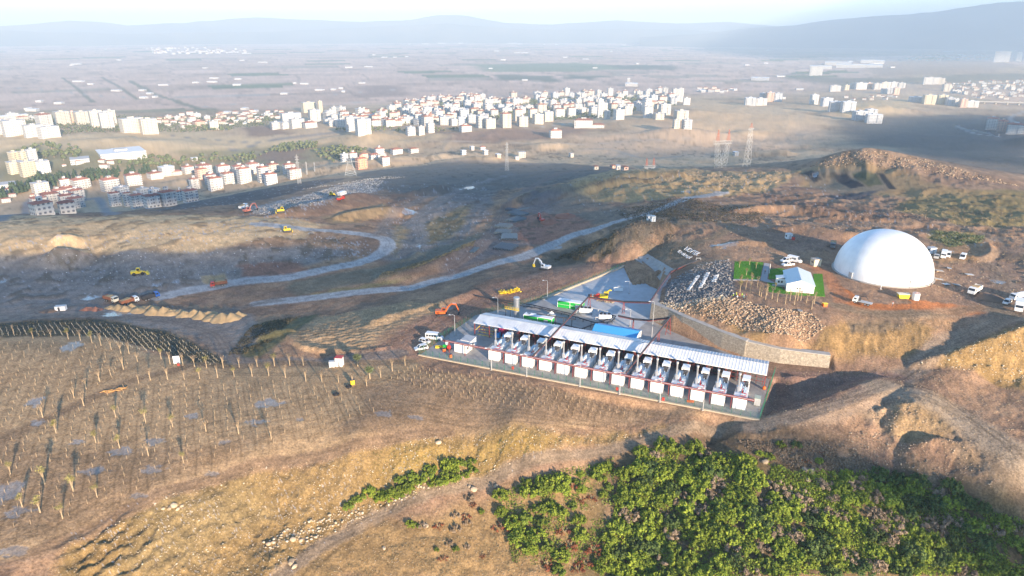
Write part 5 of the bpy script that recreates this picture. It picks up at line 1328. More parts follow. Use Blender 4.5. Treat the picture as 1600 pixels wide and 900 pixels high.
# ------------------------------------------------------------------ vehicles and machines (x forward, built at the origin, then copied)
def car_parts(t, L, W, prof_body, prof_glass, paint, wr=.34, wx=(-.31, .30), glass_in=.02, lights=True):
    b = MB(); b.prism(prof_body, -W / 2, W / 2); b.build('body', paint, t)
    b = MB(); b.prism(prof_glass, -W / 2 - .012, W / 2 + .012); b.build('side_window', GLASS, t)
    xs = [p[0] for p in prof_glass]; zt = max(p[1] for p in prof_glass); zb = min(p[1] for p in prof_glass)
    return W
def make_vehicle(kind, label, cat, paint, group=None):
    t = thing(kind, label, cat, (0, 0, -200), 0, group)
    def wheels(L, W, r, xs, wd=.24):
        for x in xs:
            for y in (-W / 2 + wd / 2 - .02, W / 2 - wd / 2 + .02):
                b = MB(); b.wheel(x, y, r, r, wd); w_ = b.build('wheel', BLACK, t)
                b = MB(); b.wheel(x, y + (-.02 if y < 0 else .02), r, r * .55, wd); b.build('hub', STEEL, w_)
    def lights(x, W, z, name, m):
        for y in (-W * .36, W * .36):
            b = MB(); b.bx((x, y, z), (.06, .3, .16)); b.build(name, m, t)
    if kind in ('hatchback', 'sedan', 'off_roader', 'pickup'):
        L, W, H = {'hatchback': (4.1, 1.75, 1.5), 'sedan': (4.5, 1.78, 1.46), 'off_roader': (4.7, 1.9, 1.8), 'pickup': (5.2, 1.85, 1.75)}[kind]
        a = L / 2
        bh = H * .58
        low = [(-a, .3), (-a, bh * .95), (-a + .1, bh), (a - 1.2, bh), (a - .15, bh * .82), (a, bh * .6), (a, .3)]
        b = MB(); b.prism(low, -W / 2, W / 2); b.build('body', paint, t)
        if kind == 'pickup': cab = [(-.5, bh), (-.35, H), (.75, H), (1.3, bh)]
        elif kind == 'sedan': cab = [(-a + .9, bh), (-a + 1.5, H), (.4, H), (1.15, bh)]
        else: cab = [(-a + .08, bh), (-a + .4, H), (.5, H), (1.2, bh)]
        b = MB(); wi = W * .43
        n = 4; vs = [(x, -(W / 2 if z < bh + .01 else wi), z) for x, z in cab] + [(x, (W / 2 if z < bh + .01 else wi), z) for x, z in cab]
        b._add(vs, [(0, 1, 2, 3), (7, 6, 5, 4), (0, 4, 5, 1), (2, 6, 7, 3), (0, 3, 7, 4)], 0); b.build('window_band', GLASS, t)
        b = MB(); x0, x1 = cab[1][0], cab[2][0]; b.box(x0 - .03, x1 + .05, -wi - .02, wi + .02, H - .03, H + .04)
        for s_ in (-1, 1):
            for (p, q_) in ((cab[0], cab[1]), (cab[3], cab[2])): b.tube([(p[0], s_ * W / 2, p[1]), (q_[0], s_ * wi, q_[1])], .07, 6)
            xm = (x0 + x1) / 2; b.tube([(xm, s_ * W / 2, bh), (xm, s_ * (wi + .01), H)], .06, 6)
        b.build('roof', paint, t)
        if kind == 'pickup':
            b = MB(); b.box(-a + .1, -.6, -W / 2 + .12, W / 2 - .12, bh - .02, bh + .02); b.build('load_bed', DARK, t)
        wheels(L, W, .34, (-L * .30, L * .31)); lights(a, W, bh * .72, 'headlight', GALV); lights(-a, W, bh * .8, 'tail_light', REDP)
    elif kind in ('minibus', 'van'):
        L, W, H = (6.2, 2.0, 2.6) if kind == 'minibus' else (5.0, 1.9, 2.1)
        a = L / 2; hood = H * .45
        prof = [(-a, .35), (-a, H - .12), (-a + .15, H), (a - 1.7, H), (a - .75, hood + .12), (a - .08, hood - .05), (a, .75), (a, .35)]
        b = MB(); b.prism(prof, -W / 2, W / 2); b.build('body', paint, t)
        zb, zt = H * .50, H * .80
        n = 4 if kind == 'minibus' else 2
        for s_ in (-1, 1):
            for k in range(n):
                x0 = -a + .3 + k * (L - 2.2) / n; x1 = x0 + (L - 2.2) / n - .22
                b = MB(); b.box(x0, x1, s_ * W / 2 - .015, s_ * W / 2 + .015, zb, zt); b.build('side_window', GLASS, t)
        b = MB(); b._add([(a - 1.62, -W * .43, H - .08), (a - 1.62, W * .43, H - .08), (a - .80, W * .46, hood + .2), (a - .80, -W * .46, hood + .2), (a - 1.58, -W * .43, H - .05), (a - 1.58, W * .43, H - .05), (a - .76, W * .46, hood + .2), (a - .76, -W * .46, hood + .2)], [(0, 1, 2, 3), (4, 7, 6, 5), (0, 4, 5, 1), (1, 5, 6, 2), (2, 6, 7, 3), (3, 7, 4, 0)]); b.build('windscreen', GLASS, t)
        b = MB(); b.box(-a - .02, -a + .01, -W * .38, W * .38, zb, zt); b.build('rear_window', GLASS, t)
        wheels(L, W, .36, (-L * .29, L * .33)); lights(a, W, .85, 'headlight', GALV)
    elif kind in ('dump_truck', 'box_truck', 'tanker_truck', 'flatbed_truck'):
        L, W = (7.6, 2.45); a = L / 2
        b = MB(); b.box(-a, a - .2, -.5, .5, .7, 1.05); b.build('chassis', DARK, t)
        b = MB(); b.prism([(a - 1.9, .7), (a - 1.9, 2.85), (a - .45, 2.85), (a - .08, 1.9), (a, .7)], -W / 2 + .05, W / 2 - .05); cab = b.build('cab', paint, t)
        b = MB(); b._add([(a - .36, -W * .42, 2.7), (a - .36, W * .42, 2.7), (a - .05, W * .43, 1.92), (a - .05, -W * .43, 1.92), (a - .4, -W * .42, 2.7), (a - .4, W * .42, 2.7), (a - .09, W * .43, 1.92), (a - .09, -W * .43, 1.92)], [(0, 1, 2, 3), (4, 7, 6, 5), (0, 4, 5, 1), (1, 5, 6, 2), (2, 6, 7, 3), (3, 7, 4, 0)]); b.build('windscreen', GLASS, cab)
        for s_ in (-1, 1):
            b = MB(); b.box(a - 1.6, a - .6, s_ * (W / 2 - .05) - .015, s_ * (W / 2 - .05) + .015, 1.8, 2.5); b.build('side_window', GLASS, cab)
        wheels(L, W, .52, (-a + 1.2, -a + 2.4, a - 1.1), .32)
        if kind == 'dump_truck':
            body = label_paint.get('tipper', paint)
            b = MB(); x0, x1 = -a - .1, a - 2.1; z0, z1 = 1.15, 2.6; h = W / 2
            b.box(x0, x1, -h, h, z0, z0 + .12); b.box(x0, x1, -h, -h + .1, z0, z1); b.box(x0, x1, h - .1, h, z0, z1); b.box(x1 - .1, x1, -h + .1, h - .1, z0 + .12, z1 + .25); b.box(x0, x0 + .1, -h + .1, h - .1, z0 + .12, z1 - .1)
            for k in range(6): 
                xx = x0 + .3 + k * (x1 - x0 - .6) / 5
                for s_ in (-1, 1): b.box(xx - .06, xx + .06, s_ * h - .05, s_ * h + .05, z0, z1)
            b.build('tipper_body', body, t)
            b = MB(); b.prism([(x0 + .15, 2.0), (x0 + .8, 2.5), (0, 2.95), (x1 - .8, 2.55), (x1 - .15, 2.1), (x1 - .15, 1.3), (x0 + .15, 1.3)], -h + .12, h - .12); b.build('earth_load', label_paint.get('load', EARTH), t)
        elif kind == 'box_truck':
            b = MB(); b.box(-a - .1, a - 2.05, -W / 2, W / 2, 1.1, 3.3); b.build('cargo_box', paint, t)
            b = MB(); b.box(-a - .14, -a - .1, -W / 2 + .1, W / 2 - .1, 1.2, 3.2); b.build('rear_door', GALV, t)
        elif kind == 'tanker_truck':
            b = MB(); b.tube([(-a, 0, 2.05), (a - 2.1, 0, 2.05)], 1.1, 18); b.build('tank', paint, t, smooth=True); b = MB(); b.cyl((-.8, 0), .35, 3.1, 3.35); b.build('hatch', GALV, t)
        else:
            b = MB(); b.box(-a, a - 2.1, -W / 2, W / 2, 1.05, 1.25); b.build('deck', GALV, t)
            b = MB(); b.box(a - 3.0, a - 2.3, -.5, .5, 1.25, 2.4); b.tube([(a - 2.65, 0, 2.4), (a - 2.9, 0, 3.3), (-1.0, 0, 3.6), (-1.8, 0, 2.6)], .16, 7); b.build('crane_arm', DARK, t)
        lights(a, W, 1.0, 'headlight', GALV)
    elif kind == 'excavator':
        for y in (-1.15, 1.15):
            b = MB(); b.prism([(-2.1, .15), (-2.35, .5), (-2.0, .95), (2.0, .95), (2.35, .5), (2.1, .15), (1.8, 0), (-1.8, 0)], y - .3, y + .3); b.build('track', DARK, t)
        b = MB(); b.box(-1.2, 1.2, -.85, .85, .4, 1.0); b.cyl((0, 0), .9, 1.0, 1.25); b.build('undercarriage', DARK, t)
        b = MB(); b.box(-2.5, 1.0, -1.3, 1.3, 1.25, 2.2); b.prism([(-2.8, 1.3), (-2.9, 2.4), (-1.3, 2.5), (-1.3, 1.3)], -1.3, 1.3); b.build('housing', paint, t)
        b = MB(); b.prism([(-.4, 2.2), (-.3, 3.1), (.9, 3.1), (1.3, 2.2), (1.3, 1.3), (-.4, 1.3)], .35, 1.3); cb_ = b.build('cab', paint, t)
        b = MB(); b.prism([(-.2, 2.15), (-.15, 2.95), (.85, 2.95), (1.15, 2.15)], .33, 1.32); b.box(1.24, 1.32, .45, 1.2, 1.5, 2.2); b.build('cab_window', GLASS, cb_)
        b = MB(); pr = [(1.0, 0, 1.6), (2.2, 0, 3.9), (3.6, 0, 4.9), (5.4, 0, 4.5)]; 
        for p, q_ in zip(pr[:-1], pr[1:]): b.tube([p, q_], .33, 6)
        b.build('boom', paint, t)
        b = MB(); b.tube([(5.1, 0, 4.9), (6.3, 0, 1.7)], .26, 6); b.build('stick', paint, t)
        b = MB(); b.tube([(1.6, .3, 1.8), (3.2, .3, 4.3)], .09, 6); b.tube([(3.8, 0, 5.2), (5.2, 0, 5.0)], .09, 6); b.build('ram', STEEL, t)
        b = MB(); b.prism([(6.3, 1.8), (6.75, 1.3), (6.4, .35), (5.7, .25), (5.6, .5), (6.0, .8), (6.0, 1.5)], -.55, .55); b.build('bucket', label_paint.get('bucket', DARK), t)
    elif kind == 'wheel_loader':
        b = MB(); b.box(-3.2, -.3, -1.1, 1.1, .9, 2.1); b.box(-.3, 1.6, -.7, .7, .8, 1.6); b.build('body', paint, t)
        b = MB(); b.prism([(-1.0, 2.1), (-.9, 3.3), (.4, 3.3), (.6, 2.1)], -.75, .75); c_ = b.build('cab', paint, t)
        b = MB(); b.prism([(-.85, 2.2), (-.78, 3.1), (.32, 3.1), (.48, 2.2)], -.77, .77); b.build('cab_window', GLASS, c_)
        for x in (-2.0, 1.3):
            for y in (-1.1, 1.1):
                b = MB(); b.wheel(x, y, .75, .75, .5); b.build('wheel', BLACK, t)
        for y in (-.5, .5):
            b = MB(); b.tube([(.6, y, 1.7), (2.4, y, 1.1), (3.2, y, .5)], .16, 6); b.build('lift_arm', paint, t)
        b = MB(); b.prism([(3.0, .1), (4.2, .1), (3.5, .6), (3.2, 1.3), (2.9, 1.3)], -1.4, 1.4); b.build('bucket', paint, t)
    elif kind == 'bulldozer':
        for y in (-1.1, 1.1):
            b = MB(); b.prism([(-1.8, .2), (-2.0, .6), (-1.7, 1.05), (1.5, 1.05), (1.9, .6), (1.6, .2)], y - .28, y + .28); b.build('track', DARK, t)
        b = MB(); b.box(-1.6, 1.7, -.8, .8, .7, 1.9); b.build('body', paint, t)
        b = MB(); b.prism([(-1.4, 1.9), (-1.3, 3.0), (-.1, 3.0), (.1, 1.9)], -.75, .75); c_ = b.build('cab', paint, t); b = MB(); b.prism([(-1.25, 2.0), (-1.18, 2.8), (-.2, 2.8), (-.05, 2.0)], -.77, .77); b.build('cab_window', GLASS, c_)
        b = MB(); b.prism([(2.3, .1), (2.55, .15), (2.4, .8), (2.6, 1.35), (2.35, 1.3), (2.2, .8)], -1.7, 1.7); b.build('blade', paint, t)
        b = MB(); b.cyl((1.0, .4), .1, 1.9, 2.8); b.build('exhaust', DARK, t)
    return t
label_paint = {}
def put(o, px, py, to=None, deg=None, scale=None, z=None):
    """stand a vehicle on the ground at a place, pointing at another place or by compass angle"""
    g = at(px, py) if z is None else upz(px, py, z)
    if to is not None:
        g2 = at(*to) if z is None else upz(to[0], to[1], z); rz = heading(g, g2)
    else: rz = R(deg)
    # tilt-free, sunk to the lowest of four corners' mean
    hs = [Hat(g.x + math.cos(rz) * dx - math.sin(rz) * dy, g.y + math.sin(rz) * dx + math.cos(rz) * dy) for dx in (-2, 2) for dy in (-.9, .9)]
    o.location = (g.x, g.y, max(min(hs), sum(hs) / 4 - .12) if z is None else z); o.rotation_euler = (0, 0, rz)
    if scale: o.scale = (scale,) * 3
    return o
V = make_vehicle
put(V('minibus', 'white minibus parked outside the left fence of the plant', 'minibus', WHITE), 679, 530, (697, 532))
put(V('hatchback', 'white hatchback between the minibus and the nearer parked car', 'car', WHITE, 'cars by the left fence'), 664, 535, (672, 537))
put(V('off_roader', 'white estate car nearest the front left corner of the fence', 'car', WHITE, 'cars by the left fence'), 658, 546, (650, 547.5))
put(V('sedan', 'silver car parked behind the long shed below the stone wall', 'car', mat('silver_paint', (.62, .66, .68), .35, .2)), 1072, 549, (1082, 551))
put(V('excavator', 'orange excavator with raised boom on the bare earth spur', 'excavator', ORANGE), 692, 492, (712, 492))
label_paint['bucket'] = YELLOW
put(V('excavator', 'white excavator on the edge of the spur above the road', 'excavator', WHITE), 851, 421, (832, 421))
label_paint.clear()
put(V('excavator', 'red excavator on the red earth beside the pipe stacks', 'excavator', REDP), 846, 347, (832, 341))
put(V('wheel_loader', 'yellow wheel loader on the shaded landfill floor by a puddle', 'loader', YELLOW), 218, 429, (227, 428), scale=1.1)
label_paint.update(tipper=RUST)
put(V('dump_truck', 'pale dump truck with a rusty tipper, leftmost above the earth piles', 'dump truck', OFFW, 'dump trucks on the landfill road'), 174, 470, (184, 474))
put(V('dump_truck', 'white-cabbed dump truck with a tan load between two other trucks', 'dump truck', WHITE, 'dump trucks on the landfill road'), 203, 474, (214, 472))
label_paint.update(tipper=DARK, load=mat('dark_load', (.05, .05, .05), .9))
put(V('dump_truck', 'dark blue dump truck where the grey road meets the earth piles', 'dump truck', mat('blue_cab', (.03, .12, .42), .4), 'dump trucks on the landfill road'), 236, 467, (249, 464))
label_paint.clear(); label_paint.update(tipper=RUST)
put(V('dump_truck', 'red-cabbed dump truck driving alone on the grey road', 'dump truck', REDP, 'dump trucks on the landfill road'), 342, 447, (331, 449))
label_paint.clear()
put(V('bulldozer', 'yellow bulldozer on the sunlit crest of the landfill', 'bulldozer', YELLOW, 'yellow bulldozers on the landfill'), 449, 363, (456, 362), scale=1.15)
put(V('bulldozer', 'yellow bulldozer at the foot of the pale refuse slope', 'bulldozer', YELLOW, 'yellow bulldozers on the landfill'), 439, 332, (432, 333), scale=1.3)
put(V('bulldozer', 'small yellow bulldozer high on the refuse slope', 'bulldozer', YELLOW, 'yellow bulldozers on the landfill'), 519, 306, (524, 306), scale=1.2)
put(V('excavator', 'faded red excavator at the landfill edge below the apartments', 'excavator', mat('faded_red', (.55, .2, .15), .6)), 388, 332, (396, 331), scale=1.1)
put(V('dump_truck', 'white dump truck waiting beside the faded red excavator', 'dump truck', WHITE, 'dump trucks on the refuse slope'), 381, 326, (388, 324), scale=1.1)
put(V('box_truck', 'white lorry on the upper refuse slope', 'lorry', WHITE), 535, 306, (541, 304), scale=1.1)
label_paint.update(tipper=REDP)
put(V('dump_truck', 'dark red dump truck just below the white lorry on the refuse slope', 'dump truck', REDP, 'dump trucks on the refuse slope'), 533, 313, (540, 311))
label_paint.clear()
put(V('dump_truck', 'white dump truck with a tan load in front of the big dome', 'dump truck', WHITE, 'white trucks around the dome'), 1522, 458, (1512, 464), scale=1.0, z=12.25)
put(V('box_truck', 'white box truck at the right edge of the photo below the dome', 'lorry', WHITE), 1591, 484, (1590, 492), scale=1.05, z=12.2)
put(V('tanker_truck', 'white tanker behind the box truck at the right edge', 'tanker', WHITE), 1590, 468, (1574, 471), z=12.2, scale=.9)
put(V('hatchback', 'white car half hidden behind the box truck at the right edge', 'car', WHITE), 1573, 474, (1568, 477), z=12.2)
put(V('box_truck', 'white box truck just right of the dome', 'lorry', WHITE, 'white trucks around the dome'), 1474, 402, (1472, 409), z=12.3, scale=.85)
put(V('flatbed_truck', 'grey flatbed truck between the dome and the white box truck', 'lorry', GALV, 'white trucks around the dome'), 1463, 403, (1461, 409), z=12.3, scale=.8)
put(V('van', 'white van facing the camera behind the box truck by the dome', 'van', WHITE, 'white vans and cars on the terrace'), 1481, 401, (1480, 405), z=12.3)
put(V('van', 'white van standing alone on the red track right of the dome', 'van', WHITE, 'white vans and cars on the terrace'), 1504, 404, (1500, 409), z=12.3)
put(V('flatbed_truck', 'white flatbed truck with a dark crane beside the red trench', 'lorry', WHITE), 1347, 475, (1334, 472), z=12.2, scale=.85)
put(V('pickup', 'white pickup nearest the white house', 'pickup', WHITE, 'cars behind the white house'), 1231, 415, (1221, 416), z=12.55)
put(V('off_roader', 'white off-roader parked between the pickup and the minibus', 'car', WHITE, 'cars behind the white house'), 1228, 409, (1220, 410), z=12.6)
put(V('minibus', 'white minibus parked farthest behind the white house', 'minibus', WHITE, 'cars behind the white house'), 1241, 409, (1249, 411), z=12.6, scale=.95)
label_paint.update(tipper=DARK)
put(V('dump_truck', 'dark dump truck in the shade left of the dome', 'dump truck', mat('grey_cab', (.2, .2, .2), .5)), 1301, 386, (1300, 392), z=13, scale=.9)
label_paint.clear()
# ------------------------------------------------------------------ terrace: dome, house, lawns, sign, people
def lathe(prof, n=64):
    b = MB(); vs = []; fs = []
    for r, z in prof:
        for k in range(n): vs.append((r * math.cos(2 * math.pi * k / n), r * math.sin(2 * math.pi * k / n), z))
    for j in range(len(prof) - 1):
        for k in range(n): fs.append((j * n + k, j * n + (k + 1) % n, (j + 1) * n + (k + 1) % n, (j + 1) * n + k))
    b._add(vs, fs, 0); return b
def dome_mat():
    m, t, b = M_nodes('dome_membrane')
    tc = nd(t, 'ShaderNodeTexCoord'); sx = nd(t, 'ShaderNodeSeparateXYZ'); t.links.new(tc.outputs['Object'], sx.inputs[0])
    at_ = nd(t, 'ShaderNodeMath', operation='ARCTAN2'); t.links.new(sx.outputs[1], at_.inputs[0]); t.links.new(sx.outputs[0], at_.inputs[1])
    mu = nd(t, 'ShaderNodeMath', operation='MULTIPLY'); mu.inputs[1].default_value = 18 / math.pi; t.links.new(at_.outputs[0], mu.inputs[0])
    fr = nd(t, 'ShaderNodeMath', operation='FRACT'); t.links.new(mu.outputs[0], fr.inputs[0])
    r = nd(t, 'ShaderNodeValToRGB'); r.color_ramp.elements[0].color = (.68, .70, .71, 1); r.color_ramp.elements[1].position = .05; r.color_ramp.elements[1].color = (.80, .81, .81, 1)
    t.links.new(fr.outputs[0], r.inputs[0]); n = nd(t, 'ShaderNodeTexNoise'); n.inputs['Scale'].default_value = .25; n.inputs['Detail'].default_value = 6; t.links.new(tc.outputs['Object'], n.inputs['Vector'])
    mr = nd(t, 'ShaderNodeMapRange'); mr.inputs[1].default_value = .3; mr.inputs[2].default_value = .7; mr.inputs[3].default_value = .9; mr.inputs[4].default_value = 1.06; t.links.new(n.outputs['Fac'], mr.inputs[0])
    v = nd(t, 'ShaderNodeVectorMath', operation='SCALE'); t.links.new(r.outputs[0], v.inputs[0]); t.links.new(mr.outputs[0], v.inputs['Scale']); t.links.new(v.outputs[0], b.inputs['Base Color'])
    b.inputs['Roughness'].default_value = .38; b.inputs['Specular IOR Level'].default_value = .4
    return m
DH = 17.4
o = thing('gas_dome', 'huge white inflated gas storage dome on the hilltop terrace', 'dome', DOME_C)
prof = []
for k in range(41):
    a = k / 40 * math.pi / 2
    prof.append((max(DOME_R * math.cos(a) ** .92, .001), DH * math.sin(a)))
lathe(prof).build('membrane', dome_mat(), o, smooth=True)
lathe([(DOME_R + .05, -1.5), (DOME_R + .7, -1.5), (DOME_R + .7, .35), (DOME_R + .02, .35)]).build('ring_beam', CONC, o)
a0 = heading(DOME_C, (0, 0))
for da, w_ in ((-.62, 1.6),):
    b = MB(); b.at((math.cos(a0 + da) * (DOME_R - .4), math.sin(a0 + da) * (DOME_R - .4), 0), a0 + da); b.box(-.5, .7, -w_ / 2, w_ / 2, 0, 2.6); b.build('hatch', GALV, o)
b = MB(); b.at((math.cos(a0 + .66) * (DOME_R - .9), math.sin(a0 + .66) * (DOME_R - .9), 0), a0 + .66); b.box(-.5, 1.0, -1.3, 1.3, 0, 3.0); b.build('airlock', mat('stained_panel', (.42, .42, .40), .6, var=.3), o)
for k in range(24):
    a = a0 + .75 - k * .07
    pass
# white house with porch
HZ = LAWN_Z + .05
h0 = upz(1228, 455, HZ); h1 = upz(1271, 459, HZ); hz_ = heading(h0, h1)
o = thing('house', 'white single-storey house with pale grey gable roof and a small porch', 'house', h0, hz_)
HW = (h1 - h0).length; HL = 15.5; e, rg = 3.0, 4.7
b = MB(); b._add([(0, 0, 0), (HW, 0, 0), (HW, HL, 0), (0, HL, 0), (0, 0, e), (HW, 0, e), (HW, HL, e), (0, HL, e), (HW / 2, 0, rg), (HW / 2, HL, rg)], [(0, 1, 5, 8, 4), (1, 2, 6, 5), (2, 3, 7, 9, 6), (3, 0, 4, 7), (4, 8, 9, 7), (8, 5, 6, 9)]); b.build('wall', mat('white_render', (.80, .79, .76), .6, var=.05), o)
ROOFG = mat('pale_grey_sheet', (.52, .58, .60), .4, .15, var=.06)
for (xa, za, xb, zb) in ((-.35, e - .05, HW / 2, rg + .12), (HW / 2, rg + .12, HW + .35, e - .05)):
    b = MB(); b._add([(xa, -.3, za), (xb, -.3, zb), (xb, HL + .3, zb), (xa, HL + .3, za), (xa, -.3, za + .12), (xb, -.3, zb + .12), (xb, HL + .3, zb + .12), (xa, HL + .3, za + .12)], [(0, 3, 2, 1), (4, 5, 6, 7), (0, 1, 5, 4), (1, 2, 6, 5), (2, 3, 7, 6), (3, 0, 4, 7)]); b.build('roof', ROOFG, o)
for x in (HW * .36, HW * .46):
    b = MB(); b.box(x, x + .65, -.03, .01, 1.2, 1.9); f_ = b.build('window', WHITE, o); b = MB(); b.box(x + .07, x + .58, -.045, -.03, 1.27, 1.83); b.build('pane', GLASS, f_)
b = MB(); b.box(-3.2, -.0, 6.0, 9.2, 0, 2.7); b.build('porch', WHITE, o)
b = MB(); b._add([(-3.4, 5.8, 2.75), (.2, 5.8, 3.3), (.2, 9.4, 3.3), (-3.4, 9.4, 2.75), (-3.4, 5.8, 2.87), (.2, 5.8, 3.42), (.2, 9.4, 3.42), (-3.4, 9.4, 2.87)], [(0, 3, 2, 1), (4, 5, 6, 7), (0, 1, 5, 4), (1, 2, 6, 5), (2, 3, 7, 6), (3, 0, 4, 7)]); b.build('porch_roof', ROOFG, o)
for x in (-2.7, -1.6):
    b = MB(); b.box(x, x + .8, 5.96, 6.0, 1.0, 2.0); f_ = b.build('window', WHITE, o); b = MB(); b.box(x + .06, x + .74, 5.945, 5.96, 1.06, 1.94); b.build('pane', GLASS, f_)
b = MB(); b.box(-4.6, 0, 4.6, 5.9, .0, .3); b.build('doorstep', CONC, o)
b = MB(); b.box(-.04, .0, 2.2, 3.2, .1, 2.2); b.build('door', DARK, o)
# lawns
def grass_mat():
    return mat('lawn_grass', (.075, .21, .018), .9, var=.35, scale=2.5, spec=.1, bump=.06)
GR = grass_mat()
def lawn(label_px, k):
    b = MB(); pts = [upz(p[0], p[1], LAWN_Z) for p in label_px]; b.slab(pts, LAWN_Z - .3, LAWN_Z + .045 + .004 * k)
    # standing blades so the lawn has a nap
    r_ = random.Random(40 + k); xs = [p.x for p in pts]; ys = [p.y for p in pts]
    for _ in range(900):
        x, y = r_.uniform(min(xs), max(xs)), r_.uniform(min(ys), max(ys))
        if not in_poly(x, y, pts): continue
        a = r_.uniform(0, 6.28); h = r_.uniform(.06, .14); dx, dy = math.cos(a) * .14, math.sin(a) * .14
        b.quad((x - dx, y - dy, LAWN_Z), (x + dx, y + dy, LAWN_Z), (x + dx * 1.2, y + dy * 1.2, LAWN_Z + h), (x - dx * .8, y - dy * .8, LAWN_Z + h))
    o = b.build('grass', GR); o['kind'] = 'stuff'; return o
lawn([(1148, 407), (1193, 410), (1187, 437), (1146, 436)], 0)
lawn([(1202, 421), (1218, 419), (1228, 421), (1224, 436), (1201, 436)], 1)
lawn([(1199, 441), (1216, 444), (1228, 455), (1272, 460), (1271, 428), (1285, 428), (1289, 463), (1250, 462), (1200, 456)], 2)
sheet('footpath', [(1194, 411), (1203, 412), (1199, 436), (1213, 443), (1199, 441), (1188, 438)], LAWN_Z, mat('grey_paving', (.30, .30, .30), .8), .05)
sheet('lawn_kerb', [(1146, 436.2), (1187, 437.4), (1187, 439), (1145.5, 438)], LAWN_Z, CONC, .12)
# small sign board, posts
def simple_hut(name, label, cat, px, py, z, sx, sy, h, rz, mw, mr, door=True):
    o = thing(name, label, cat, upz(px, py, z) if z is not None else at(px, py), rz)
    b = MB(); b.box(-sx / 2, sx / 2, -sy / 2, sy / 2, -.2, h); b.build('wall', mw, o)
    b = MB(); b.box(-sx / 2 - .12, sx / 2 + .12, -sy / 2 - .12, sy / 2 + .12, h, h + .16); b.build('roof', mr, o)
    if door:
        b = MB(); b.box(-.35, .35, -sy / 2 - .03, -sy / 2, 0, min(2.0, h * .85)); b.build('door', GALV, o)
        b = MB(); b.box(-sx / 2 - .03, -sx / 2, -sy * .25, sy * .25, h * .45, h * .8); b.build('window', GLASS, o)
    return o
simple_hut('guard_hut', 'cream flat-roofed hut between the white house and the dome', 'hut', 1274, 414, 12.6, 3.4, 2.6, 2.7, .25, mat('cream_wall', (.58, .50, .34), .8), CONC)
b = MB(); b.box(-.5, .5, -.3, .3, 2.86, 3.2); 
simple_hut('guard_booth', 'small white guard booth with a red roof at the orchard edge', 'booth', 531, 571, None, 2.3, 2.0, 3.1, -.1, WHITE, REDP)
o = thing('cabinet', 'white cabinet standing just left of the red-roofed booth', 'cabinet', at(519, 573), .1); b = MB(); b.box(-.85, .85, -.6, .6, 0, 2.0); b.build('body', WHITE, o); b = MB(); b.box(-.9, .9, -.65, .65, 2.0, 2.1); b.build('roof', GALV, o); b = MB(); b.box(-.7, .7, -.63, -.6, .2, 1.8); b.build('door', GALV, o)
o = thing('info_board', 'blank white board standing by the end of the seedling slope', 'board', at(277, 569), .15)
b = MB(); b.box(-1.05, 1.05, -.05, .05, .35, 3.0); b.build('panel', WHITE, o)
for x in (-.9, .9):
    b = MB(); b.box(x - .06, x + .06, .05, .17, 0, 3.0); b.build('post', GALV, o)
o = thing('barrel', 'small red barrel at the foot of the white board', 'barrel', at(279, 571)); b = MB(); b.cyl((0, 0), .35, 0, .8); b.build('drum', REDP, o); b = MB(); b.cyl((0, 0), .37, .8, .85); b.build('lid', DARK, o)
# skips, tanks and boxes round the dome
o = thing('skip', 'yellow steel skip on the grass bank in front of the dome', 'skip', upz(1411, 465, 12.2), -.1)
b = MB(); b.prism([(-1.6, 0), (-2.1, 1.6), (2.1, 1.6), (1.6, 0)], -1, 1); b.build('body', YELLOW, o); b = MB(); b.box(-2.15, 2.15, -1.05, 1.05, 1.5, 1.62); b.build('rim', OFFW, o)
o = thing('water_tank', 'white upright water tank next to the yellow skip', 'tank', upz(1430, 468, 12.2)); b = MB(); b.cyl((0, 0), 1.25, 0, 2.6, 18); b.build('shell', WHITE, o, smooth=True); b = MB(); b.cyl((0, 0), .4, 2.6, 2.8); b.cyl((0, 0), 1.28, 2.5, 2.62, 18); b.build('lid', mat('pinkish_lid', (.6, .42, .36), .6), o)
o = thing('post', 'thin white post standing at the front foot of the dome', 'post', upz(1376, 452, 12.2)); b = MB(); b.tube([(0, 0, 0), (0, 0, 3.4)], .1, 8); b.build('pole', WHITE, o); b = MB(); b.box(-.3, .3, -.3, .3, 0, .2); b.build('footing', CONC, o)
o = thing('post', 'white flag post on the kerb left of the white house', 'post', upz(1202, 427, LAWN_Z)); b = MB(); b.tube([(0, 0, 0), (0, 0, 4.0)], .1, 8); b.build('pole', WHITE, o); b = MB(); b.box(-.3, .3, -.3, .3, 0, .15); b.build('footing', CONC, o)
o = thing('bin', 'orange bin on the track end right of the lawn', 'bin', upz(1288, 479, 12.2), .2); b = MB(); b.prism([(-.7, .15), (-.8, 1.3), (.8, 1.3), (.7, .15)], -.6, .6); b.build('body', ORANGE, o); b = MB(); b.box(-.85, .85, -.65, .65, 1.3, 1.42); b.build('lid', YELLOW, o)
for px, py, sx, lab in [(1455, 395, 3.0, 'white site cabin touching the right edge of the dome'), (1015, 344, 2.6, 'white cube hut on the cut bank above the road'), (1020, 345, 2.0, 'smaller white box right beside the white cube hut'), (1232, 373, 2.6, 'pale cabin on the shaded pad left of the dome')]:
    g = at(px, py); simple_hut('site_cabin', lab, 'cabin', px, py, g.z, sx, 2.3, 2.4, .15, WHITE, GALV)
o = thing('cabinet', 'red cabinet beside the pale cabin on the shaded pad', 'cabinet', at(1239, 375)); b = MB(); b.box(-.6, .6, -.5, .5, 0, 1.6); b.build('body', REDP, o); b = MB(); b.box(-.65, .65, -.55, .55, 1.6, 1.7); b.build('roof', DARK, o)

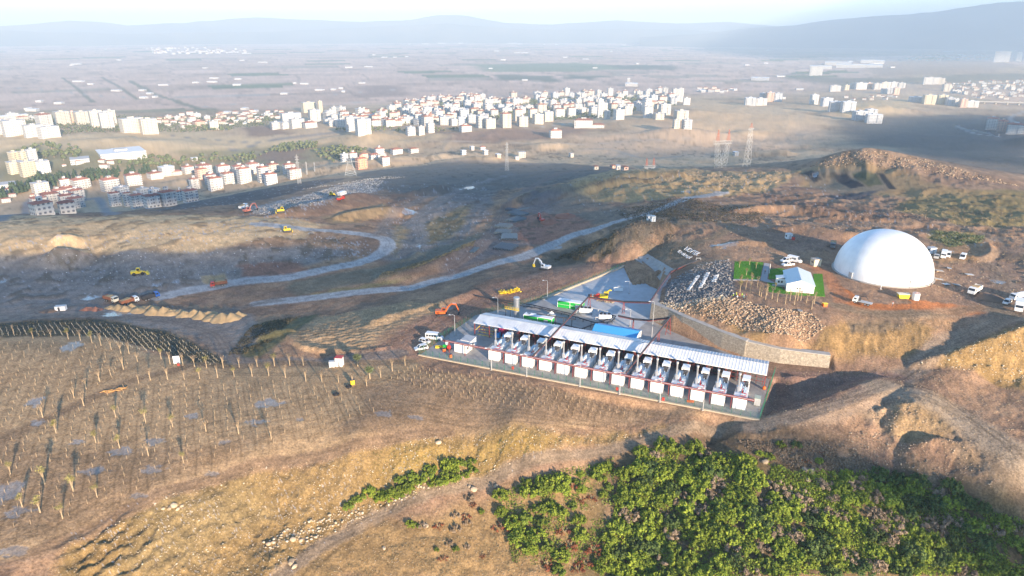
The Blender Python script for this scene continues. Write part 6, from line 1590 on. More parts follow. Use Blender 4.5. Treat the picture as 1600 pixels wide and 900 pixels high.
# lettering laid on the ground
def letters(name, label, text, a, b_, up, mat_, gap=1.0, hgt=None, z_off=.35):
    """one line of flat letters lying on the slope from a to b, letter tops towards 'up'"""
    cu = bpy.data.curves.new('t', 'FONT'); cu.body = text; cu.size = 1; cu.extrude = .04; cu.offset = -.008
    to = bpy.data.objects.new('t', cu); C.objects.link(to)
    bpy.context.view_layer.update()
    dg = bpy.context.evaluated_depsgraph_get(); me = bpy.data.meshes.new_from_object(to.evaluated_get(dg))
    bpy.data.objects.remove(to)
    xs = [v.co.x for v in me.vertices]; ys = [v.co.y for v in me.vertices]
    w_ = max(xs) - min(xs); h_ = max(ys) - min(ys)
    ex = (b_ - a); ey = up
    x0, y0 = min(xs), min(ys)
    n = ex.cross(ey).normalized()
    for v in me.vertices:
        u, t_ = (v.co.x - x0) / w_, (v.co.y - y0) / h_
        p = a + ex * u + ey * t_
        zt = Hat(p.x, p.y) + z_off
        v.co = Vector((p.x, p.y, zt)) - a + n * (v.co.z * 2.0)
    me.materials.append(mat_)
    o = bpy.data.objects.new(name, me); C.objects.link(o); o.location = a
    return o
SIGN = mat('white_sign_paint', (.80, .80, .78), .6, var=.05)
def px3(p): return at(*p)
sg = thing('hillside_sign', 'large white ground letters NOVTEK ENERJİ on the dark slope above the blue yard', 'sign', at(1072, 398))
for tx, a, b2, u in [('NOVTEK', (1068.5, 391.5), (1088.5, 401.5), (1074.5, 386.5)), ('ENERJİ', (1057, 396), (1075.5, 406.5), (1064, 391))]:
    A_, B2, U_ = px3(a), px3(b2), px3(u)
    l = letters('letter_row', None, tx, A_, B2, U_ - A_, SIGN, z_off=.45); l.parent = sg; l.location = A_ - Vector(sg.location)
sg = thing('hillside_slogan', 'three slanting lines of small white letters on the dark rock slope', 'sign', at(1096, 443))
for tx, a, b2, u in [('SÜRDÜRÜLEBİLİR', (1078, 456), (1094, 433), (1071, 456)), ('YAŞANABİLİR', (1099, 452.5), (1111, 428), (1088.5, 453)), ('DÜNYA', (1118.5, 442.5), (1123.5, 432), (1109.5, 443))]:
    A_, B2, U_ = px3(a), px3(b2), px3(u)
    l = letters('letter_row', None, tx, A_, B2, U_ - A_, SIGN, z_off=.75); l.parent = sg; l.location = A_ - Vector(sg.location)

# people
def make_person(pose, vest, legs=NAVY, helmet=None):
    """one skinned body; vest, trousers and helmet are clothing"""
    J = {'pel': (0, 0, .95), 'che': (0, .01, 1.28), 'nec': (0, .0, 1.48), 'hea': (0, -.01, 1.62), 'top': (0, -.01, 1.74)}
    s1 = pose * .10
    for s_, sg_ in (('l', -1), ('r', 1)):
        J['hip' + s_] = (sg_ * .10, 0, .90); J['kne' + s_] = (sg_ * .11, -.03 + sg_ * s1, .50); J['ank' + s_] = (sg_ * .12, sg_ * s1 * 1.6, .09); J['toe' + s_] = (sg_ * .14, sg_ * s1 * 1.6 - .17, .04)
        J['sho' + s_] = (sg_ * .20, 0, 1.42); J['elb' + s_] = (sg_ * .26, .03 - pose * .06, 1.14); J['wri' + s_] = (sg_ * .24, -.10 - pose * .10, .94 + (.18 * pose if s_ == 'r' else 0)); J['han' + s_] = (sg_ * .23, -.15 - pose * .12, .86 + (.2 * pose if s_ == 'r' else 0))
    E = [('pel', 'che'), ('che', 'nec'), ('nec', 'hea'), ('hea', 'top')]
    for s_ in 'lr': E += [('pel', 'hip' + s_), ('hip' + s_, 'kne' + s_), ('kne' + s_, 'ank' + s_), ('ank' + s_, 'toe' + s_), ('che', 'sho' + s_), ('sho' + s_, 'elb' + s_), ('elb' + s_, 'wri' + s_), ('wri' + s_, 'han' + s_)]
    rad = dict(pel=.155, che=.165, nec=.065, hea=.105, top=.07, hip=.10, kne=.075, ank=.05, toe=.04, sho=.075, elb=.05, wri=.036, han=.042)
    names = list(J); me = bpy.data.meshes.new('person_base'); me.from_pydata([J[n] for n in names], [(names.index(a), names.index(b)) for a, b in E], [])
    o = bpy.data.objects.new('p', me); C.objects.link(o)
    md = o.modifiers.new('s', 'SKIN'); sv = me.skin_vertices[0].data
    for i, n in enumerate(names):
        r_ = rad.get(n, rad.get(n[:3], .06)); sv[i].radius = (r_, r_ * (.8 if n in ('pel', 'che') else 1)); sv[i].use_root = (n == 'pel')
    o.modifiers.new('d', 'SUBSURF').levels = 1
    bpy.context.view_layer.update(); dg = bpy.context.evaluated_depsgraph_get(); m2 = bpy.data.meshes.new_from_object(o.evaluated_get(dg)); bpy.data.objects.remove(o)
    m2.name = 'person'
    for m in (SKIN, legs, vest): m2.materials.append(m)
    for p in m2.polygons:
        c = p.center; z = c.z
        p.material_index = 0 if (z > 1.47 or (abs(c.x) > .2 and z < 1.0 and z > .7)) else (1 if z < .95 else 2)
        p.use_smooth = True
    ob = bpy.data.objects.new('person', m2); C.objects.link(ob)
    b = MB()
    vs = []; n = 12
    for r_, z in ((.135, 1.66), (.13, 1.72), (.09, 1.79), (.01, 1.815)):
        for k in range(n): vs.append((r_ * math.cos(2 * math.pi * k / n), -.01 + r_ * 1.15 * math.sin(2 * math.pi * k / n), z))
    b._add(vs, [(j * n + k, j * n + (k + 1) % n, (j + 1) * n + (k + 1) % n, (j + 1) * n + k) for j in range(3) for k in range(n)], 0)
    b.build('helmet', helmet or WHITE, ob)
    return ob
WV = mat('white_shirt', (.7, .7, .68), .7); TV = mat('teal_jacket', (.04, .30, .28), .7); OV = mat('orange_vest', (.75, .22, .04), .7); DV = mat('dark_jacket', (.05, .05, .06), .8)
ppl = [(1145.5, 466, HIVIS, 'person in a pale vest at the left end of the group below the lawn', 1, WV), (1150, 464.5, HIVIS, 'person in a yellow vest second from the left in the group', 0, YELLOW), (1151.5, 468.5, WV, 'person in a white shirt standing at the front of the group', 1, ORANGE), (1155, 466.5, OV, 'person in an orange vest in the middle of the group', 0, OV),
       (1159, 465.5, HIVIS, 'person in a yellow vest behind the teal jacket in the group', 1, GREEN), (1161.5, 468.5, TV, 'person in a teal jacket right of the group middle', 0, WHITE), (1165.5, 467.5, DV, 'person in dark clothes at the right end of the group', 1, REDP), (1195, 428, DV, 'person in dark clothes alone on the path beside the lawn', 1, None), (1394, 479, WV, 'person in a white shirt beside the red trench', 0, REDP), (1454, 449, DV, 'person in dark clothes at the right foot of the dome', 1, None)]
for k, (px, py, vest, lab, pose, hel) in enumerate(ppl):
    p = make_person(pose, vest, helmet=(hel if hel else NAVY)); g = at(px, py)
    p.location = (g.x, g.y, g.z - .02); p.rotation_euler = (0, 0, rnd.uniform(0, 6.28)); p.scale = (1.15, 1.15, 1.12)
    tag(p, lab, 'person', 'people in the group below the lawn' if k < 7 else None)
# ------------------------------------------------------------------ far town, villages, pylons
def facade(name, wall, glass=(.13, .14, .16), fl=3.0, bay=3.1, balc=None):
    m, t, b = M_nodes(name)
    tc = nd(t, 'ShaderNodeTexCoord'); s = nd(t, 'ShaderNodeSeparateXYZ'); t.links.new(tc.outputs['Object'], s.inputs[0])
    def mth(op, a, b_=None):
        n = nd(t, 'ShaderNodeMath', operation=op)
        for i, v in enumerate((a, b_)):
            if v is None: continue
            if isinstance(v, (int, float)): n.inputs[i].default_value = v
            else: t.links.new(v, n.inputs[i])
        return n.outputs[0]
    u = mth('FRACT', mth('DIVIDE', mth('ADD', s.outputs[0], mth('ADD', s.outputs[1], 200.0)), bay))
    v = mth('FRACT', mth('DIVIDE', mth('ADD', s.outputs[2], 60.0), fl))
    wu = mth('MULTIPLY', mth('GREATER_THAN', u, .26), mth('LESS_THAN', u, .76))
    wv = mth('MULTIPLY', mth('GREATER_THAN', v, .30), mth('LESS_THAN', v, .78))
    win = mth('MULTIPLY', wu, wv)
    oi = nd(t, 'ShaderNodeObjectInfo'); rr_ = nd(t, 'ShaderNodeMapRange'); rr_.inputs[3].default_value = .84; rr_.inputs[4].default_value = 1.08; t.links.new(oi.outputs['Random'], rr_.inputs[0])
    n_ = nd(t, 'ShaderNodeTexNoise'); n_.inputs['Scale'].default_value = .35; t.links.new(tc.outputs['Object'], n_.inputs['Vector']); nr = nd(t, 'ShaderNodeMapRange'); nr.inputs[3].default_value = .88; nr.inputs[4].default_value = 1.1; t.links.new(n_.outputs['Fac'], nr.inputs[0])
    sc_ = nd(t, 'ShaderNodeVectorMath', operation='SCALE'); sc_.inputs[0].default_value = wall; t.links.new(mth('MULTIPLY', rr_.outputs[0], nr.outputs[0]), sc_.inputs['Scale'])
    mx = nd(t, 'ShaderNodeMix', data_type='RGBA'); t.links.new(win, mx.inputs[0]); t.links.new(sc_.outputs[0], mx.inputs[6]); mx.inputs[7].default_value = (*glass, 1)
    t.links.new(mx.outputs[2], b.inputs['Base Color']); b.inputs['Roughness'].default_value = .7
    return m
FA_ = {'white': facade('white_facade', (.56, .55, .52)), 'cream': facade('cream_facade', (.56, .52, .44)), 'grey': facade('grey_facade', (.50, .52, .54), glass=(.06, .07, .09), bay=2.4), 'yellow': facade('yellow_facade', (.58, .51, .36)), 'peach': facade('peach_facade', (.66, .45, .34)), 'orange': facade('orange_facade', (.70, .33, .20))}
RF_ = {'red': RTILE, 'grey': mat('flat_roof', (.50, .49, .47), .85, var=.15), 'white': mat('white_roof', (.72, .72, .70), .6)}
def block(name, label, cat, g, rz, w_, d, h, wall='white', roof='grey', group=None, bays=True):
    o = thing(name, label, cat, g, rz, group)
    wm = FA_[wall]
    b = MB(); b.box(-w_ / 2, w_ / 2, 0, d, -8, h)
    if bays and w_ > 9 and h > 9:
        for x in (-w_ * .28, w_ * .28): b.box(x - w_ * .13, x + w_ * .13, -1.1, -.004, 2.4, h - .3)
    b.build('wall', wm, o)
    b = MB()
    if roof == 'red':
        e = .5; z = h; r_ = min(w_, d) * .17
        b._add([(-w_ / 2 - e, -e, z), (w_ / 2 + e, -e, z), (w_ / 2 + e, d + e, z), (-w_ / 2 - e, d + e, z), (-w_ / 2 + d * .4 if w_ > d else 0, d / 2, z + r_), (w_ / 2 - d * .4 if w_ > d else 0.01, d / 2, z + r_)], [(0, 1, 5, 4), (1, 2, 5), (2, 3, 4, 5), (3, 0, 4), (0, 3, 2, 1)])
    else:
        b.box(-w_ / 2 - .3, w_ / 2 + .3, -.3, d + .3, h, h + .45)
    rf = b.build('roof', RF_[roof], o)
    if h > 8:
        b = MB(); b.box(-w_ * .14, w_ * .14, d * .38, d * .68, h + .3, h + 2.8 + (1.2 if roof == 'red' else 0)); b.build('stair_house', wm, rf)
    return o
NEAR = [ # x0,x1,ytop,ybase,wall,roof : apartment blocks below the landfill and beyond
 (21.5, 34.5, 241, 257, 'yellow', 'grey'), (37, 49, 240, 258, 'yellow', 'grey'), (49, 62, 238, 260, 'white', 'grey'), (19, 39, 256, 271, 'yellow', 'grey'), (38, 59, 256, 275, 'yellow', 'grey'), (60, 80, 255, 271, 'white', 'grey'),
 (58, 80, 289, 307, 'cream', 'grey'), (97, 111, 281, 295, 'white', 'red'), (119, 144, 281, 295, 'white', 'red'), (165, 190, 281, 299, 'white', 'red'), (200, 224, 274, 290, 'white', 'red'),
 (55, 76, 310, 326, 'white', 'red'), (58, 86, 317, 336, 'white', 'red'), (70, 95, 304, 320, 'white', 'red'), (86, 106, 298, 312, 'white', 'red'), (99, 122, 294, 306, 'white', 'red'), (115, 135, 298, 315, 'white', 'red'), (98, 120, 306, 321, 'white', 'red'), (113, 135, 310, 325, 'white', 'red'), (97, 119, 316, 334, 'white', 'red'),
 (175, 191, 302, 322, 'white', 'red'), (185, 205, 294, 306, 'grey', 'grey'), (197, 208, 302, 322, 'white', 'red'), (209, 228, 305, 325, 'white', 'red'), (220, 236, 296, 310, 'grey', 'grey'),
 (236, 257, 270, 280, 'white', 'red'), (254, 276, 262, 275, 'white', 'white'), (270, 286, 267, 274, 'white', 'red'), (289, 306, 260, 271, 'white', 'red'), (312, 335, 258, 273, 'white', 'red'), (310, 328, 264, 281, 'peach', 'red'), (342, 363, 259, 276, 'white', 'red'), (323, 341, 273, 288, 'white', 'red'), (300, 314, 279, 296, 'white', 'red'), (329, 351, 278, 297, 'white', 'red'), (350, 369, 270, 287, 'white', 'red'),
 (367, 389, 259, 273, 'white', 'red'), (375, 396, 263, 286, 'white', 'red'), (389, 409, 255, 271, 'white', 'red'), (405, 424, 261, 284, 'white', 'red'), (415, 436, 271, 288, 'grey', 'red'), (420, 439, 256, 270, 'cream', 'red'), (445, 465, 256, 271, 'white', 'red'), (452, 474, 263, 279, 'white', 'red'),
 (231, 254, 305, 325, 'white', 'red'), (256, 279, 299, 322, 'white', 'red'), (278, 291, 298, 313, 'white', 'red'), (291, 313, 297, 316, 'white', 'red'), (232, 253, 297, 307, 'grey', 'grey'),
 (586, 603, 231, 243, 'white', 'red'), (612, 632, 232, 241, 'white', 'red'), (640, 657, 231, 239, 'white', 'red'), (578, 596, 240, 248, 'white', 'red'), (597, 611, 244, 259, 'white', 'red'), (558, 577, 246, 264, 'orange', 'red'), (546, 560, 238, 250, 'white', 'red'), (564, 577, 239, 247, 'peach', 'red'), (534, 546, 241, 252, 'grey', 'grey')]
WN = {'white': 'white', 'cream': 'cream', 'grey': 'grey', 'yellow': 'pale yellow', 'peach': 'peach', 'orange': 'orange'}
RN = {'red': 'red tiled roof', 'grey': 'flat roof', 'white': 'white roof'}
def place_block(e, lab, group, name='apartment_block', cat='apartment block', depth=None, turn=None):
    x0, x1, yt, yb, wl, rf = e
    g = at((x0 + x1) / 2, yb)
    dist = (g - Vector((0, 0, CAM_H))).length; s = dist / F
    w_ = (x1 - x0) * s * (.95 if name == 'tower_block' else .78); h = max(3.0, (yb - yt) * s * .97 - (1.5 if rf == 'red' else .3))
    a = heading((0, 0), g) - math.pi / 2
    rz = a + (turn if turn is not None else rnd.uniform(.16, .48))
    return block(name, lab, cat, g, rz, w_, depth or max(7, min(w_ * .8, 18)), h, wl, rf, group)
used = {}
def uniq(lab):
    used[lab] = used.get(lab, 0) + 1
    return lab
zones = [((0, 95, 230, 276), 'in the pale tower cluster on the far left slope'), ((0, 100, 277, 340), 'in the red-roofed estate at the left edge'), ((95, 160, 277, 340), 'on the right side of the red-roofed left estate'), ((160, 232, 270, 300), 'standing alone uphill between the two estates'), ((160, 240, 300, 330), 'in the shaded row behind the landfill crest'),
         ((228, 320, 290, 330), 'in the right half of the shaded row behind the landfill'), ((230, 310, 255, 282), 'at the left end of the sunlit upper row'), ((296, 372, 255, 300), 'in the middle of the sunlit estate'), ((366, 480, 250, 295), 'at the right end of the sunlit estate by the pylon'), ((500, 700, 220, 270), 'in the small group behind the lattice pylon')]
cnt = {}
for e in sorted(NEAR, key=lambda e: e[0]):
    zx = next((z[1] for z in zones if z[0][0] <= (e[0] + e[1]) / 2 < z[0][1] and z[0][2] <= e[3] < z[0][3]), 'on the left slope')
    k = (e[4], zx); cnt.setdefault(k, []).append(e)
for (wl, zx), L in cnt.items():
    L.sort(key=lambda e: e[0])
    for i, e in enumerate(L):
        pos = '' if len(L) == 1 else ('leftmost ' if i == 0 else 'rightmost ' if i == len(L) - 1 else ORD[i] + '-from-left ')
        place_block(e, '%s%s block %s' % (pos, WN[wl], zx.replace('in the right half of the shaded row behind the landfill', 'in the right shaded row behind the landfill')), 'apartment blocks below the landfill')
CITY = [(543, 560, 184, 205, 'white', 'grey'), (560, 581, 187, 211, 'white', 'grey'), (581, 597, 187, 197, 'white', 'red'), (604, 618, 187, 198, 'white', 'red'), (620, 633, 185, 195, 'white', 'red'), (637, 650, 199, 212, 'grey', 'grey'), (655, 664, 198, 211, 'white', 'grey'), (669, 680, 193, 208, 'white', 'grey'), (721, 738, 196, 206, 'white', 'red'), (747, 759, 182, 200, 'white', 'grey'), (760, 775, 186, 201, 'cream', 'grey'), (785, 800, 177, 200, 'cream', 'red'),
 (805, 818, 171, 190, 'cream', 'red'), (811, 826, 183, 198, 'cream', 'grey'), (828, 840, 170, 185, 'cream', 'red'), (835, 850, 179, 194, 'cream', 'grey'), (851, 865, 175, 190, 'cream', 'grey'), (840, 854, 163, 178, 'cream', 'red'), (868, 883, 170, 184, 'white', 'red'), (888, 900, 168, 184, 'white', 'red'), (946, 954, 174, 186, 'white', 'grey'), (962, 976, 172, 187, 'white', 'grey'), (934, 942, 156, 184, 'white', 'grey'), (976, 988, 167, 180, 'white', 'grey'), (960, 976, 158, 172, 'white', 'grey'),
 (997, 1009, 156, 169, 'white', 'red'), (1007, 1020, 168, 184, 'white', 'grey'), (1032, 1048, 164, 180, 'white', 'grey'), (1051, 1060, 140, 153, 'white', 'grey'), (1060, 1068, 139, 151, 'white', 'grey'), (1068, 1078, 154, 164, 'white', 'grey'), (1053, 1062, 188, 201, 'cream', 'grey'), (1068, 1081, 188, 202, 'grey', 'grey'), (1057, 1076, 174, 188, 'cream', 'grey'), (860, 878, 203, 216, 'white', 'red'), (1024, 1038, 178, 187, 'cream', 'grey'),
 (426, 441, 192, 202, 'white', 'grey'), (442, 457, 192, 201, 'white', 'grey'), (457, 477, 187, 200, 'white', 'grey'), (478, 496, 191, 200, 'white', 'red'), (443, 471, 178, 191, 'white', 'grey'), (486, 502, 173, 191, 'white', 'grey'), (475, 495, 161, 175, 'yellow', 'grey'), (499, 505, 159, 176, 'yellow', 'grey'), (519, 530, 180, 190, 'white', 'grey'), (532, 541, 179, 190, 'white', 'grey'), (519, 529, 168, 178, 'white', 'grey'), (330, 342, 191, 203, 'cream', 'grey'), (307, 321, 190, 200, 'peach', 'red'),
 (15, 40, 193, 212, 'white', 'grey'), (46, 67, 199, 214, 'white', 'grey'), (70, 93, 201, 215, 'white', 'grey'), (67, 83, 182, 200, 'white', 'red'), (93, 110, 178, 195, 'cream', 'grey'), (112, 123, 178, 193, 'peach', 'grey'), (124, 141, 178, 195, 'cream', 'grey'), (147, 162, 177, 199, 'cream', 'grey'), (162, 178, 180, 201, 'white', 'grey'), (172, 183, 176, 196, 'cream', 'grey'), (197, 226, 188, 208, 'cream', 'grey'), (226, 247, 189, 210, 'cream', 'grey'), (0, 14, 193, 210, 'white', 'grey'), (-14, -1, 193, 210, 'white', 'grey'), (8, 40, 182, 190, 'cream', 'white'),
 (1165, 1180, 154, 165, 'grey', 'white'), (1181, 1198, 155, 165, 'white', 'grey'), (1188, 1198, 147, 158, 'grey', 'grey'), (1198, 1209, 146, 159, 'peach', 'grey'), (1210, 1221, 147, 159, 'grey', 'grey'), (1268, 1278, 150, 163, 'white', 'white'), (1286, 1300, 155, 166, 'grey', 'white'), (1297, 1314, 161, 174, 'grey', 'white'), (1317, 1335, 161, 175, 'grey', 'white'), (1337, 1354, 176, 188, 'grey', 'white'), (1356, 1376, 181, 193, 'grey', 'white'), (1355, 1369, 173, 184, 'grey', 'white'),
 (1298, 1312, 135, 143, 'white', 'grey'), (1320, 1326, 134, 141, 'yellow', 'grey'), (1328, 1335, 132, 139, 'white', 'grey'), (1338, 1353, 131, 140, 'white', 'grey'), (1354, 1364, 131, 139, 'peach', 'grey'), (1366, 1376, 132, 140, 'white', 'grey'), (1378, 1390, 130, 138, 'cream', 'grey'), (1392, 1402, 130, 138, 'white', 'grey'), (1404, 1413, 131, 138, 'white', 'grey'), (1380, 1396, 140, 147, 'grey', 'grey'), (1397, 1404, 139, 148, 'peach', 'grey'),
 (1445, 1460, 151, 163, 'yellow', 'grey'), (1467, 1478, 151, 163, 'yellow', 'grey'), (1424, 1440, 153, 160, 'grey', 'white'), (1480, 1490, 155, 165, 'grey', 'grey'), (1491, 1500, 157, 166, 'white', 'white'), (1501, 1509, 157, 168, 'peach', 'grey'), (1511, 1526, 160, 168, 'white', 'white'), (1475, 1484, 134, 143, 'cream', 'grey'), (1445, 1463, 123, 132, 'white', 'grey'), (1463, 1474, 124, 132, 'cream', 'grey'), (1556, 1573, 84, 97, 'white', 'grey'), (1588, 1594, 85, 96, 'white', 'grey'), (1266, 1283, 106, 118, 'white', 'grey')]
def zone_of(x, y):
    if x < 260: return 'in the far left town below the plain'
    if x < 545: return 'in the outlying estate left of the big town'
    if x < 700: return 'in the left part of the big far town'
    if x < 830: return 'in the left middle of the big far town'
    if x < 960: return 'in the right middle of the big far town'
    if x < 1100: return 'at the right end of the big far town'
    if x < 1250: return 'in the lone cluster on the tan hills'
    if x < 1420: return 'on the far right hill slope'
    return 'in the far right town by the viaduct'
def rowword(y): return 'front-row' if y > 192 else 'middle-row' if y > 172 else 'back-row'
groups_c = {}
for e in CITY: groups_c.setdefault((e[4], zone_of((e[0] + e[1]) / 2, e[3]), rowword(e[3]) if 545 < e[0] < 1100 else ''), []).append(e)
for (wl, zn, rw), L in groups_c.items():
    L.sort(key=lambda e: e[0])
    for i, e in enumerate(L):
        pos = '' if len(L) == 1 else ('leftmost ' if i == 0 else 'rightmost ' if i == len(L) - 1 else ORD[i] + '-from-left ')
        place_block(e, name='tower_block', lab=' '.join(('%s%s tall %s block %s' % (pos, rw + ' ' if rw else '', WN[wl], zn)).split()), group='tall blocks of the far towns')
# the packed middle of the far town: repeated kinds
def scatter(poly, n, mind, seed):
    r_ = random.Random(seed); out = []
    xs = [p[0] for p in poly]; ys = [p[1] for p in poly]; tries = 0
    while len(out) < n and tries < n * 90:
        tries += 1
        x, y = r_.uniform(min(xs), max(xs)), r_.uniform(min(ys), max(ys))
        if not in_poly(x, y, poly): continue
        if any(abs(x - a) < mind and abs(y - b) < mind * .42 for a, b in out): continue
        out.append((x, y))
    return out
PROTO = []
for k, (w_, d, h, wl, rf) in enumerate([(16, 13, 12, 'white', 'grey'), (15, 12, 14, 'white', 'red'), (19, 13, 9, 'cream', 'red'), (14, 12, 18, 'white', 'grey'), (17, 13, 12, 'cream', 'red'), (21, 13, 8.5, 'white', 'grey'), (14, 13, 15, 'grey', 'grey')]):
    o = block('town_block', 'x', 'apartment block', (0, 0, -400), 0, w_, d, h, wl, rf); PROTO.append((o, wl, rf))
KP = tree_of(PROTO[0][0])
first = [True] * len(PROTO)
def copies(poly, n, mind, seed, zn, sizes=(0, 1, 2, 3, 4, 5, 6), sc=(.85, 1.15), grp='packed blocks of the far towns'):
    r_ = random.Random(seed + 50)
    for (x, y) in scatter(poly, n, mind, seed):
        k = r_.choice(sizes); o, wl, rf = PROTO[k]
        g = at(x, y); a = heading((0, 0), g) - math.pi / 2 + r_.uniform(.05, .6)
        lab = 'small packed %s block with %s %s' % (WN[wl], RN[rf], zn)
        s_ = r_.uniform(*sc)
        if first[k]:
            first[k] = False; o.location = g; o.rotation_euler = (0, 0, a); o['label'] = lab; o['group'] = grp + ' ' + zn; o.scale = (s_,) * 3
        else: dup(o, g, a, lab, grp + ' ' + zn, kids=KP, scale=s_)
TOWN = [(505, 196), (520, 183), (600, 178), (625, 166), (690, 152), (800, 150), (850, 145), (960, 148), (1045, 142), (1068, 160), (1040, 172), (1000, 176), (930, 182), (850, 178), (790, 180), (735, 196), (690, 198), (640, 196), (600, 199), (540, 200)]
copies([p for p in TOWN], 232, 5.6, 5, 'in the big far town', sc=(1.0, 1.32))
copies([(1470, 134), (1610, 128), (1610, 152), (1545, 156), (1490, 146)], 36, 6, 6, 'in the far right town', sc=(.7, 1.0), sizes=(0, 2, 4, 5))
copies([(0, 192), (20, 183), (60, 186), (60, 196), (30, 200)], 8, 6, 7, 'at the left photo edge', sizes=(0, 2, 5))
copies([(250, 186), (430, 178), (470, 182), (430, 192), (300, 192)], 16, 9, 8, 'among the village houses on the left', sizes=(0, 2, 5), sc=(.6, .9))
for k, f_ in enumerate(first):
    if f_:
        for c_ in KP.get(PROTO[k][0].name, []):
            for c2 in KP.get(c_.name, []): bpy.data.objects.remove(c2)
            bpy.data.objects.remove(c_)
        bpy.data.objects.remove(PROTO[k][0])
# low village houses
HP = []
for k, (w_, d, h, wl, rf) in enumerate([(10, 9, 4.5, 'white', 'red'), (12, 9, 6, 'cream', 'red'), (9, 8, 4, 'white', 'white'), (14, 9, 6.5, 'white', 'red')]):
    HP.append((block('village_house', 'x', 'house', (0, 0, -400), 0, w_, d, h, wl, rf), wl, rf))
KH = tree_of(HP[0][0]); firsth = [True] * 4
def houses(poly, n, mind, seed, zn, sc=(.8, 1.3)):
    r_ = random.Random(seed + 9)
    for (x, y) in scatter(poly, n, mind, seed):
        k = r_.randrange(4); o, wl, rf = HP[k]; g = at(x, y); a = heading((0, 0), g) - math.pi / 2 + r_.uniform(-.5, .4)
        lab = 'low %s house with %s %s' % (WN[wl], RN[rf], zn); s_ = r_.uniform(*sc)
        if firsth[k]: firsth[k] = False; o.location = g; o.rotation_euler = (0, 0, a); o['label'] = lab; o['group'] = 'low houses ' + zn; o.scale = (s_,) * 3
        else: dup(o, g, a, lab, 'low houses ' + zn, kids=KH, scale=s_)
houses([(243, 196), (250, 180), (340, 177), (430, 174), (460, 180), (420, 192), (340, 198), (255, 203)], 62, 6, 11, 'in the village left of the big town')
houses([(1412, 92), (1450, 84), (1540, 86), (1550, 92), (1460, 98)], 50, 4, 12, 'on the far right hilltop', sc=(1.2, 2.0))
houses([(1470, 128), (1612, 124), (1612, 152), (1550, 158), (1480, 144)], 46, 5, 13, 'in the far right town')
houses([(1085, 138), (1150, 141), (1150, 146), (1090, 146)], 12, 5, 14, 'right behind the big town', sc=(1.2, 1.8))
houses([(0, 300), (50, 290), (60, 308), (0, 318)], 7, 12, 15, 'by the trees at the left edge', sc=(.5, .8))
houses([(95, 262), (115, 250), (180, 254), (170, 264)], 6, 14, 16, 'below the long white factory', sc=(.5, .9))
houses([(1320, 152), (1400, 150), (1400, 156), (1330, 158)], 10, 6, 17, 'on the tan ridge at the right', sc=(.8, 1.1))
houses([(222, 76), (250, 74), (380, 77), (395, 82), (300, 86), (240, 84)], 62, 3.2, 18, 'in the white strip village on the plain', sc=(1.6, 3.2))
houses([(250, 58), (330, 56), (335, 63), (262, 64)], 22, 4, 19, 'in the faint village below the left hills', sc=(2.5, 4.5))
# single farm buildings in the lower country
for (x0, x1, yt, yb, wl, rf, lab) in [(721, 730, 235, 242, 'grey', 'grey', 'grey cube house left of the farm houses on the hill'), (736, 742, 229, 235, 'white', 'white', 'small white house behind the grey cube house'), (750, 760, 228, 234, 'white', 'red', 'white farm house farthest back on the hill'), (756, 764, 235, 242, 'white', 'white', 'white farm house in the hill middle'), (776, 784, 241, 247, 'peach', 'white', 'pale farm house nearest the slim pylon'), (809, 823, 238, 247, 'cream', 'grey', 'cream farm hall right of the slim pylon'), (805, 812, 245, 250, 'cream', 'grey', 'low cream shed before the cream farm hall'),
        (891, 897, 240, 246, 'cream', 'grey', 'lone cream hut by the pale valley track'), (928, 936, 258, 265, 'cream', 'red', 'cream house with red roof in the shaded hollow'), (956, 964, 257, 263, 'peach', 'red', 'pinkish house in the shaded hollow'), (963, 970, 259, 265, 'white', 'grey', 'white house right of the pinkish one in the hollow'), (974, 983, 260, 266, 'peach', 'red', 'dull red house at the hollow edge'), (1147, 1155, 238, 244, 'white', 'white', 'small white house between the two tall pylons'), (860, 864, 205, 209, 'white', 'white', 'tiny white shed left of the big shadow'), (300, 310, 247, 251, 'white', 'white', 'white shed in the olive groves')]:
    place_block((x0, x1, yt, yb, wl, rf), lab, None, 'farm_house', 'farm house')
def hall(x0, x1, yt, yb, lab, depth, wall='white', roof='white', turn=0.0, name='factory_hall', grp='halls and sheds of the plain'):
    return place_block((x0, x1, yt, yb, wall, roof), lab, grp, name, 'hall', depth, turn)
hall(160, 230, 240, 249, 'long white factory hall among the trees on the left slope', 60, turn=.12, grp=None)
hall(112, 140, 250, 256, 'low grey hall left of the long factory', 30, 'grey', 'grey', grp=None)
hall(0, 24, 290, 297, 'low white hall at the left edge by the trees', 25, 'white', 'grey', grp=None)
hall(894, 929, 187, 200, 'red-roofed school in front of the big town', 18, 'white', 'red', grp=None)
hall(923, 946, 194, 200, 'low red-roofed wing right of the school', 14, 'white', 'red', grp=None)
hall(1540, 1556, 188, 203, 'left wing of the red-roofed institute in the right valley', 22, 'white', 'red', grp=None)
hall(1557, 1570, 192, 207, 'middle wing of the red-roofed institute in the right valley', 22, 'peach', 'red', grp=None)
hall(1573, 1596, 197, 210, 'white front wing of the red-roofed institute in the right valley', 20, 'white', 'red', grp=None)
hall(975, 998, 131, 135, 'white depot on the plain below the white silo', 60, grp=None)
hall(979, 985, 123, 132, 'white silo tower alone on the plain', 16, grp=None)
r_ = random.Random(21)
